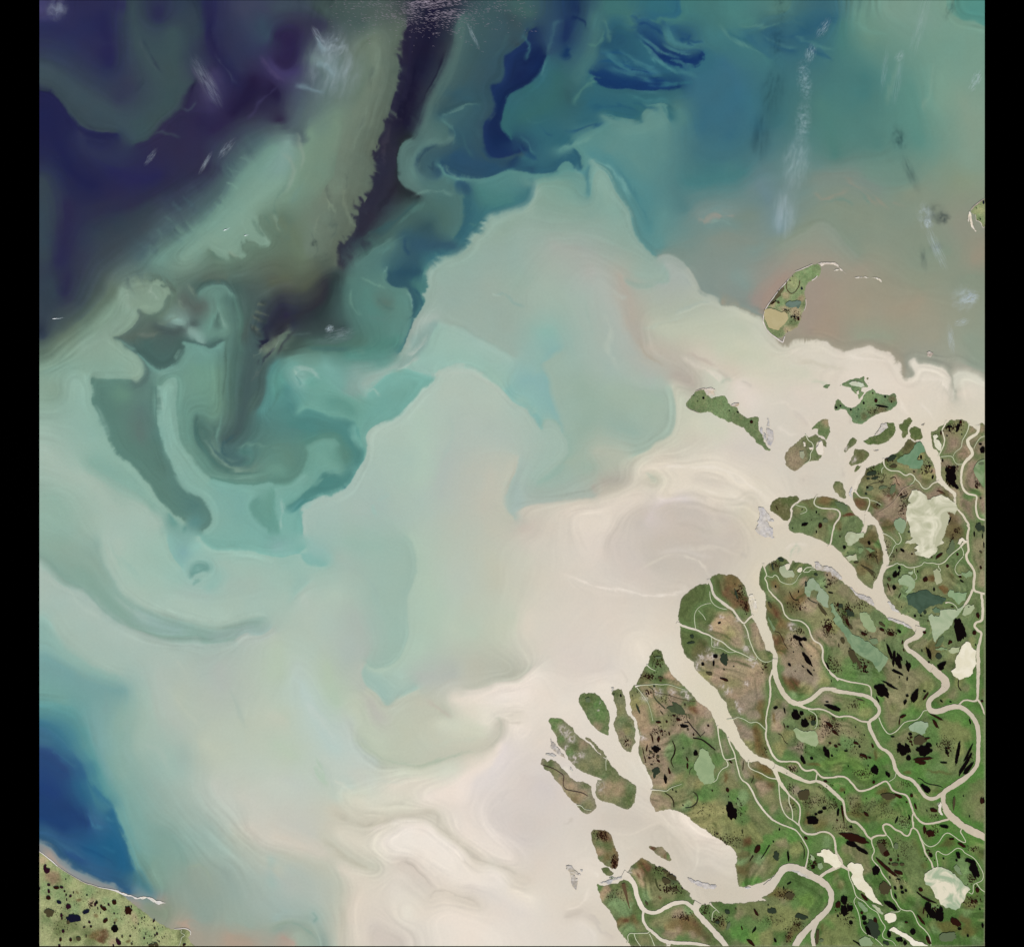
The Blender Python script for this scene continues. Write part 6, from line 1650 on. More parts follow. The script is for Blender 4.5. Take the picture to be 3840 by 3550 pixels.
PONDS = """
B 1515,725,20,50,15,k 1420,710,30,12,0,k 1320,780,10,25,0,m 1490,1400,40,20,35,k 1800,980,30,40,0,k 1775,910,20,12,0,k 745,1075,55,25,-30,d 520,1245,65,25,-15,d 555,1305,45,15,-15,d 650,1410,50,18,-10,g 765,1425,28,60,25,g 500,1425,45,25,-15,g 455,1485,15,12,0,d 470,1410,15,12,0,k 770,1165,40,22,0,o 1190,1165,12,15,0,k 1155,1235,18,15,0,o 1225,1290,10,25,20,k 1215,1225,6,18,20,k 750,1530,8,45,40,r 250,1725,40,8,0,r 1420,1790,10,35,25,k 885,1520,50,6,-20,k 1325,1460,40,6,20,r 1725,1400,10,25,-20,m 110,490,14,11,0,k 160,470,10,10,0,k 278,515,11,10,0,k 428,437,12,14,0,k 365,507,5,5,0,k 350,592,7,4,0,k 533,323,8,8,0,m 568,408,20,25,0,m 675,363,12,13,0,k 750,420,9,10,0,m 640,475,70,9,10,k 480,1310,20,9,0,d 1440,1290,62,95,-15,k 1395,1210,28,30,0,k 1465,1200,28,36,0,k 1390,815,8,10,0,k 1560,800,8,8,0,k 1415,755,10,12,0,k 1550,655,14,20,0,m 1340,1100,10,18,0,k 1090,1060,12,22,0,k 1010,1230,14,10,0,o 1785,1130,30,20,0,g 640,1350,24,8,-20,o 560,1620,40,14,20,r 700,1500,20,10,0,r 1780,1535,10,8,0,k
A 270,378,13,13,0,k 160,347,6,4,40,k 205,415,5,8,0,k 570,525,9,6,0,k 665,542,14,7,20,k 627,562,4,4,0,k 825,655,20,18,0,m 1410,1665,5,14,20,k 1575,1695,9,15,0,k 1605,1722,7,5,0,k 1680,1790,30,26,0,g 1520,1785,5,5,0,m 1120,1650,4,30,-30,m
C 1440,50,40,15,-15,k 1620,60,22,30,0,m 1575,135,8,16,0,k 1300,95,8,6,0,k 410,1570,28,22,0,k 510,1605,40,68,-10,d 390,1650,14,32,5,k 263,1662,18,20,-30,k 455,1187,20,10,-20,k 335,1770,35,18,15,o 510,1725,12,8,0,o 622,1690,9,6,0,k 1365,1365,60,28,20,k 1440,1375,30,20,20,k 1395,1435,12,38,-40,k 1470,1610,22,105,-35,k 1265,1670,22,15,35,k 1500,1760,12,48,-45,k 1420,1690,22,6,35,k 1515,1570,9,6,0,k 1310,1522,9,5,0,k 1390,1300,10,10,0,o 1285,1380,6,18,0,m 1640,1030,18,85,-38,o 1105,768,12,10,0,k 1370,825,8,15,0,k 1385,1020,8,18,20,m 1570,630,22,14,15,d 1740,838,28,8,10,k 1700,1680,12,50,-25,k 1835,1450,6,20,0,k 650,860,12,60,-15,d 140,1345,25,20,0,d 130,1415,50,12,-5,d 1070,545,12,45,-5,d 1165,460,35,20,20,d 1455,740,14,30,0,d 1700,635,8,10,-40,k 1730,700,6,14,-40,k 1310,1000,6,8,0,k 1340,975,5,7,0,k 1548,1735,8,7,0,k 1330,1745,8,6,0,m 1090,1050,14,60,-25,r 1040,980,16,50,-30,o 770,1020,10,20,-30,r 680,900,14,40,-20,r 1740,1230,20,12,0,m 1690,1220,14,10,0,m 1690,775,16,8,20,m
D 205,315,20,20,0,k 153,190,9,9,0,m 155,107,6,7,0,m 490,265,16,22,-20,k 245,378,6,5,0,k 875,350,30,14,35,k 985,392,12,8,0,m 808,350,7,18,0,m 950,138,16,9,-20,d 1300,410,50,16,-40,m 1395,530,16,18,0,m 838,550,18,18,0,k 845,588,9,10,0,k 790,628,28,36,20,k 828,620,14,22,20,k 722,683,22,20,0,o 780,780,22,28,-15,k 1140,685,32,30,-30,m 1240,800,12,22,0,k 1050,595,8,12,0,k 715,770,7,50,-20,m 845,870,6,32,30,m 1135,1065,20,22,0,d 1088,1103,11,11,0,k 1020,1108,14,14,0,k 1170,1163,8,8,0,m 865,1005,6,7,0,k 950,1060,5,5,0,k 1540,655,20,12,15,m 1560,705,26,8,30,k 1540,1265,65,120,-5,k 1745,1100,22,32,-20,m 1705,1300,25,25,0,m 1130,1295,22,16,20,m 1430,1405,22,18,20,m 1780,548,14,18,0,m 1755,80,45,42,0,d 1810,100,20,35,0,d 1705,165,9,32,0,k 1800,185,8,28,0,k 1815,290,8,32,0,k 1440,320,35,85,25,g 840,1285,24,16,40,k 640,1200,40,18,35,o 640,1265,28,16,20,m 740,1320,40,16,15,m 270,1075,55,30,35,d 160,990,26,22,0,d 215,1130,25,40,-30,o 275,1230,20,35,-30,o 430,1310,35,12,30,m 185,1390,26,38,-20,o 305,1570,35,100,-25,o 365,1650,20,60,-25,o 445,1690,22,16,30,m 450,1745,8,16,-20,k 725,1510,20,90,-20,k 825,1640,32,70,-25,k 845,1580,18,48,-35,k 775,1600,18,90,5,k 810,1755,75,14,25,k 940,1685,30,52,-10,k 890,1500,9,18,-15,m 875,1410,8,26,15,m 1180,1540,24,72,-20,k 1100,1507,8,13,0,k 1295,1575,36,35,0,d 1330,1670,55,28,-30,k 1325,1690,36,40,20,k 840,1810,6,10,0,k 665,1390,7,5,0,m 510,1350,7,6,0,k 140,1445,5,20,-10,m 480,570,90,10,30,o 500,600,60,8,40,o 585,470,9,45,-12,o 340,490,30,12,-10,o 1180,1640,12,10,0,k 1640,1000,8,6,0,k 1210,430,14,9,0,o 1415,1420,12,20,30,m 1510,395,14,16,0,m 1450,1000,20,6,10,m 1200,660,24,24,0,b 1345,790,22,24,0,b 1305,790,12,12,0,b 1440,650,18,18,0,r 1780,370,18,12,30,o 1720,1440,8,8,0,k 240,1180,18,50,-20,m
E 1595,870,20,9,10,m 1645,915,28,16,15,m 1705,990,45,18,5,k 1510,940,12,14,0,m 1415,948,32,12,5,m 1345,1140,9,50,-10,m 1415,1145,16,30,10,m 1450,1045,14,10,20,m 1540,1080,9,20,-15,m 1385,1260,50,32,20,k 1325,1293,18,12,20,o 1410,1345,16,18,0,o 1310,1358,18,10,10,m 1415,1395,24,12,35,m 1390,1510,45,40,-20,d 1370,1560,16,36,10,d 1540,1515,14,38,-15,m 1493,1605,22,50,-5,k 1748,1375,8,28,-20,m 1750,1450,10,35,0,m 1700,1250,7,7,0,k 1280,1245,8,40,15,m 1260,1370,6,40,-15,m 1335,1435,18,6,15,m 1115,640,6,6,0,k 1170,600,6,8,0,k 1180,795,12,60,-25,d 980,640,12,14,0,k 900,625,6,14,15,d 1440,435,30,14,15,o 1440,470,14,10,0,o 1365,530,14,10,0,d 1755,1030,14,14,0,o 1720,745,14,12,0,o 1300,610,8,18,0,m 1580,1725,8,8,0,k 1455,840,6,30,-40,o 1850,1300,18,30,-20,k 600,690,30,26,0,g 1240,1290,5,40,-10,m 1820,1090,10,14,0,m 1320,1090,6,12,0,m 1410,200,36,14,0,g
F 180,998,26,26,0,k 327,680,14,12,0,m 35,940,7,7,0,k 83,1065,8,26,-25,m 85,1140,10,34,10,m 590,1660,55,105,-15,k 550,1420,18,26,-20,m 560,1498,7,7,0,m 373,1428,10,9,0,m 670,1525,7,9,0,k 705,1693,6,6,0,k 1105,470,28,16,-20,k 1208,505,10,36,-10,k 1205,680,6,34,-15,m 1335,560,48,62,-20,k 1440,645,50,48,30,k 1405,535,24,24,0,k 1540,648,30,30,0,d 1420,1075,20,55,-30,k 1520,1055,22,16,20,k 1430,1480,65,60,0,o 1700,405,20,7,0,k 1720,665,45,20,35,m 1790,755,45,16,40,m 1725,705,10,9,0,k 1775,598,26,14,40,o 1690,980,30,58,-20,k 1800,915,22,14,20,m 1730,880,16,10,20,m 1670,1630,26,18,0,k 1620,1675,32,18,-20,k 1570,1700,18,14,0,k 1530,1765,65,48,10,k 1825,1680,12,36,0,k 340,75,35,15,5,o 510,145,55,14,20,m 1245,690,14,8,0,m 1520,580,45,28,0,b 1200,160,30,36,0,r 1300,190,50,50,20,r 960,1195,110,50,25,b 1270,1130,70,14,-5,b 1575,1140,50,12,10,b 530,1250,16,40,0,b 1090,590,12,40,-15,b 970,560,16,80,8,b 900,800,36,110,0,b 965,960,22,60,-10,b 160,500,45,28,20,r 730,1150,6,60,5,o 585,1095,26,10,40,m 1680,1320,24,12,10,m 1755,1025,14,12,0,k 1815,1770,12,10,0,m
G 85,470,95,28,18,k 640,270,58,95,-42,k 735,215,100,14,30,k 1015,340,38,75,25,k 930,332,18,14,0,k 905,405,18,30,30,k 1130,280,20,10,10,k 1145,340,12,55,35,m 1325,395,22,10,35,k 1430,405,16,6,0,k 1795,395,16,12,0,m 880,570,40,16,-20,m 840,640,8,40,10,m 1270,580,90,10,28,m 1255,660,20,55,-30,m 1655,630,10,32,-15,k 965,775,25,16,0,k 1080,845,70,50,0,o 1160,825,35,10,-10,m 870,950,45,75,-30,k 935,940,32,60,-15,k 945,1050,30,30,30,k 1125,965,90,58,-5,k 1180,900,35,25,0,k 1120,1060,115,16,-3,m 1085,1105,60,22,5,m 1510,1010,22,130,10,k 1600,1120,18,150,30,k 1640,1170,22,90,35,k 1640,990,12,110,28,k 1350,1105,40,10,5,k 1385,980,12,40,-20,k 1380,935,12,10,0,k 1270,895,8,10,0,k 555,1195,45,48,-20,k 705,1240,20,42,-40,k 480,1140,8,8,0,k 250,1145,8,8,0,k 225,970,22,9,-5,k 105,915,22,14,15,m 340,880,35,14,25,m 380,920,14,12,0,k 425,1025,50,16,20,m 500,1050,18,8,0,m 10,1000,22,50,-15,k 60,1025,14,10,0,k 40,880,14,12,30,m 145,897,20,8,15,m 565,1030,12,45,-5,r 335,697,8,8,0,k 435,788,7,7,0,k 120,965,7,7,0,k 1145,1405,75,28,42,k 1290,1425,30,18,15,r 825,1490,55,16,25,m 715,1490,75,40,0,o 655,1440,75,20,-10,r 980,1485,18,20,0,m 925,1560,14,8,20,m 1025,1610,12,36,-20,m 1230,1655,48,22,15,m 1158,1660,9,7,0,k 1470,1570,14,85,5,o 355,1700,60,18,10,r 455,1700,35,16,35,m 130,1675,10,38,15,k 185,1690,12,95,-8,m 280,1515,6,6,0,k 805,1770,10,45,25,k 955,1735,10,30,-15,k 165,1400,25,14,0,r 205,1450,8,12,0,k 930,1225,25,12,20,r 1650,1725,7,12,0,k 1580,1490,8,8,0,k 1810,1540,14,32,0,k 545,1330,16,20,30,m 760,805,24,8,0,k 530,910,12,24,-20,m 820,970,10,24,-20,k 840,120,8,12,0,k 930,140,10,24,15,k 1280,1215,80,10,8,r 1380,1370,24,20,0,r 45,-80,0,0,0,k 55,165,5,12,10,k 390,380,60,6,20,o 590,380,10,40,-30,k
H 1930,40,0,0,0,k 1030,1640,4,4,0,k 1270,35,6,6,0,k 1310,55,10,8,0,k 1390,212,12,5,20,m 1750,1470,0,0,0,k 1270,1040,50,24,35,o 730,1540,24,18,0,r 1180,970,30,14,30,o 910,880,22,10,20,r 880,1030,10,22,0,r 1120,1275,10,14,0,r 610,870,30,70,10,r 490,560,60,40,20,r 1040,705,20,22,0,r 970,1340,14,30,-30,o 1190,1080,50,30,20,o 1300,1180,40,14,20,o
I 740,715,28,52,30,m 960,800,36,50,-10,d 1095,790,12,60,-5,k 955,985,36,14,-25,b 395,1440,32,24,20,d 910,1430,50,30,10,d 725,1450,14,45,-30,m 1245,1495,75,30,12,d 490,1405,10,9,0,o 560,1628,8,24,-15,m 705,1650,10,40,35,k 945,1770,14,26,-35,k 665,1795,18,60,-50,m 280,1560,25,18,0,d 405,1600,16,55,20,g 275,540,12,10,0,m 320,593,10,10,0,m 565,515,6,26,0,k 995,490,8,16,20,k 925,630,10,9,0,k 1105,1110,30,8,-30,k 1045,1165,8,20,0,k 865,1360,10,6,0,k 1430,1720,20,100,5,o 625,620,40,36,0,r 990,1225,70,30,0,b 1120,1250,50,40,0,o 1480,1770,24,18,0,g 1300,590,24,14,20,m 1390,920,16,18,0,k 1330,950,0,0,0,k
J 310,590,170,40,15,m 290,660,80,28,18,k 400,725,90,20,32,k 280,460,20,12,0,k 655,725,42,88,-30,o 690,770,36,36,0,m 740,840,20,16,0,m 825,840,12,16,0,m 825,795,9,12,0,m 570,960,45,55,0,k 680,925,20,150,-48,m 785,893,45,16,0,o 870,893,28,18,0,o 725,885,15,10,0,m 830,985,50,20,25,m 670,1170,62,75,-10,o 740,1365,90,26,35,k 435,1275,18,50,-40,m 795,1260,14,32,-20,k 1085,1185,28,22,20,m 875,1215,20,16,0,k 790,1165,16,22,-20,k 865,1160,18,20,0,k 915,1195,16,16,0,k 730,1045,10,14,0,k 830,1065,26,8,20,k 1170,1390,40,60,0,k 1220,1460,44,70,-30,k 1295,1490,50,60,-20,k 1320,1410,22,30,-20,k 1095,1540,14,75,-40,m 1485,1560,85,32,35,m 1395,1625,100,35,8,b 1645,1640,60,50,0,b 1390,1725,100,55,0,g 1535,1635,24,14,0,k 995,1670,32,32,0,k 840,1760,38,26,20,k 905,1800,22,26,0,k 1175,1770,22,48,-20,m 545,1640,60,105,-32,d 475,1660,25,55,-25,k 430,1510,32,26,20,k 440,1570,25,20,0,k 720,1700,22,40,-10,k 405,1450,18,16,0,m 690,1800,40,22,20,d 1705,960,50,100,-15,k 1640,850,45,26,20,k 1520,790,25,42,-15,k 1500,845,14,14,0,k 1205,790,20,20,0,k 1350,825,12,10,0,k 1200,540,45,35,0,m 1130,495,18,40,5,m 1440,600,32,10,0,m 1410,640,70,30,-20,r 1560,670,50,18,30,m 1360,455,50,16,10,k 1740,1190,25,28,0,m 1640,1370,50,28,-15,r 1770,1410,10,10,0,k 1585,1530,55,30,20,r 1800,1600,14,30,0,k 1630,1715,14,16,0,k 280,1565,25,22,0,k 200,1300,40,48,0,k 205,1430,42,60,0,k 270,1400,38,36,0,k 130,1360,28,40,20,m 130,1487,14,12,0,k 800,685,24,34,0,g 560,1535,20,30,-30,m 920,1560,20,10,0,m 1120,1430,8,40,10,m 1165,1490,8,18,0,k 360,320,60,18,10,b 350,1330,0,0,0,k 1790,160,20,40,0,m
L 150,375,40,36,-20,p 130,330,16,36,25,p 178,555,22,14,10,p 270,592,38,18,0,m 337,583,24,14,15,p 178,635,16,26,-20,p 172,715,30,22,0,m 305,770,34,20,35,n 420,825,32,30,20,p 402,740,8,16,0,p 448,695,20,14,-30,p 640,890,45,22,-25,n 485,975,80,48,5,n 190,905,58,55,0,o 335,935,16,24,0,p 342,975,12,14,0,p 525,648,20,12,40,b 375,635,12,11,0,m 395,680,12,10,0,p 485,650,7,14,0,p 655,682,14,7,0,k 540,762,18,14,-20,b 775,775,18,18,0,k 757,800,16,20,0,p 865,850,34,24,25,m 833,820,16,16,0,m 995,770,32,28,20,m 925,800,14,14,0,p 1170,875,48,45,20,m 885,1000,36,22,-40,m 768,937,20,14,30,b 1020,1010,20,18,0,b 1000,1105,45,42,0,k 358,1133,20,18,0,p 325,1238,18,22,0,m 750,1190,60,35,-10,b 865,1135,40,36,0,r 865,1205,45,28,-20,r 830,1245,40,20,20,r 550,1230,35,26,20,o 450,1240,18,20,0,m 1050,1275,30,38,-20,p 1490,1005,10,24,35,p 1295,1045,9,8,0,k 1370,1220,12,13,0,p 1505,1185,12,12,0,p 1530,1165,14,16,0,p 1500,1098,12,12,0,o 1460,1310,35,18,0,o 1520,1300,32,20,30,o 1870,1300,22,12,-20,m 1195,1195,14,10,0,m 310,1310,18,12,0,p 985,1308,12,9,0,p 685,1020,18,14,30,p 620,1083,20,8,-20,p 995,912,12,8,0,p 790,848,9,12,0,p 825,905,8,10,0,m 1338,975,9,7,0,k 1375,960,9,8,0,m 1258,1095,9,9,0,p 1555,1260,14,6,0,p 66,600,6,14,0,p 705,1075,16,12,0,m 1160,1250,14,10,-30,b 390,485,10,6,0,p 782,650,7,5,0,m 1210,825,8,14,-20,p 1000,1030,14,10,0,p 420,1020,20,24,0,o 1095,1200,12,16,0,o 230,470,70,50,20,s 1215,1290,16,12,0,o 1030,1245,14,30,0,p 645,1195,10,18,0,o 1385,1170,6,10,0,p 1600,1085,5,5,0,m 1695,1200,5,5,0,m 930,885,5,5,0,m
K 575,440,12,14,0,n 305,600,16,14,0,o 490,768,14,10,0,k 452,772,8,7,0,k 535,790,14,18,0,m 240,605,30,10,-35,m 470,300,5,5,0,m 440,350,8,6,0,m 410,935,5,5,0,k 390,690,24,7,15,o 275,585,10,7,0,k
M 1605,497,12,13,0,k 1700,755,16,16,0,k 1640,775,10,8,0,k 1775,370,22,45,0,n
"""
POND_COL = dict(k='0b0606', m='2a120c', d='2f3d2f', o='47412c', g='5f7355', r='5b3325', b='6a5030', p='2a0d1c', n='141528', s='7d6650')
# specks of open water too many to count: sheet cx,cy,rx,ry,count,size
SPECKS = """
J 680,680,150,60,120,3 J 900,700,120,140,160,3 J 600,200,140,100,120,3 J 200,470,120,60,60,4 J 80,200,90,80,90,4 J 900,400,90,70,120,4 J 1250,340,60,40,30,4 J 1680,1060,60,90,60,6 J 1700,1320,110,60,60,7 J 1180,780,60,60,40,7 J 850,1090,70,60,20,5 J 1250,500,60,60,60,4 J 1700,720,60,40,30,6 J 250,1500,100,110,60,4 J 1250,1420,60,60,40,7 J 650,640,60,40,60,5
G 100,680,70,100,150,4 G 300,880,110,140,80,4 G 420,1230,110,50,120,4 G 1380,880,90,80,140,4 G 1390,960,40,60,25,8 G 330,450,90,60,60,4 G 350,1600,150,100,120,4 G 900,1350,90,50,40,4 G 1650,1050,50,50,40,4 G 970,850,30,70,14,9 G 700,1680,120,60,80,3 G 430,1040,60,30,20,6
F 1700,700,110,100,160,4 F 1500,1250,0,0,0,4 F 1300,1180,60,40,60,5 F 1550,590,60,60,70,5 F 1280,1400,60,60,60,4 F 1700,1400,90,60,50,4 F 1450,900,150,80,60,4 F 700,1650,60,140,30,5 F 1640,1540,90,60,70,4 F 1290,1600,50,60,60,4 F 300,1650,200,120,60,4 F 1000,950,40,80,30,4
I 400,620,160,90,220,4 I 200,560,100,120,80,4 I 1050,1240,120,60,120,4 I 1200,1580,70,70,120,4 I 900,1540,150,60,120,3 I 1380,880,50,70,40,7 I 300,1540,90,70,60,5 I 1100,1700,50,80,60,5 I 1330,180,110,60,90,4 I 1750,1400,110,120,40,6
D 250,1020,70,60,60,6 D 210,1120,60,60,60,6 D 740,1290,70,40,90,5 D 440,1310,50,30,40,6 D 30,1230,60,80,80,6 D 400,980,80,60,60,4 D 520,410,80,40,70,4 D 550,640,40,60,20,5 D 1510,120,40,40,40,5 D 1450,200,20,40,25,5 D 50,1660,60,90,80,5 D 380,1650,70,90,50,6 D 440,1700,50,60,20,8 D 700,300,40,80,30,4 D 760,420,50,60,60,3
C 1350,980,100,80,40,5 C 1700,1250,60,90,160,5 C 1730,720,80,60,30,6 C 1820,1000,30,60,40,6 C 1300,1400,100,80,40,4 C 700,850,60,120,80,5 C 760,1000,30,80,60,5 C 970,1700,60,80,20,6 C 1100,520,60,40,50,4 C 1800,1700,60,80,60,5 C 1380,1280,70,40,30,5
B 1420,720,70,60,80,5 B 1450,1180,60,40,60,6 B 1440,1300,70,130,60,7 B 1520,700,60,60,40,5 B 880,1500,60,40,40,5 B 900,1600,60,60,30,5 B 860,1690,40,60,30,5 B 700,1080,60,60,60,5 B 480,1180,60,40,40,5 B 600,1270,80,60,60,4 B 700,1440,80,60,60,4 B 1160,1180,60,80,60,5 B 1050,1060,40,40,12,8 B 560,520,120,40,30,5 B 1760,1370,40,60,30,6 B 600,1600,40,30,30,5
E 1420,1060,90,60,60,5 E 1350,1300,80,120,60,5 E 1300,600,60,40,30,5 E 1650,900,110,80,40,5 E 1400,240,80,120,80,5 E 1300,420,80,40,60,6 E 1480,690,70,70,50,4 E 1050,1180,60,60,60,4
L 700,800,40,40,40,5 L 500,800,400,200,60,4 L 1300,1000,300,200,60,4 L 300,1000,200,250,70,4 L 1500,1200,250,90,30,5
K 500,760,60,60,60,4 K 400,700,60,30,30,4 H 1250,1180,120,60,120,6 H 1250,1000,110,60,60,5 H 1400,1500,120,50,90,5 H 600,870,40,80,80,6 H 450,560,80,60,120,5 H 1640,1420,60,60,60,5 H 600,1250,120,60,60,4 H 1100,950,60,40,40,5 H 1750,1520,50,50,30,6
"""
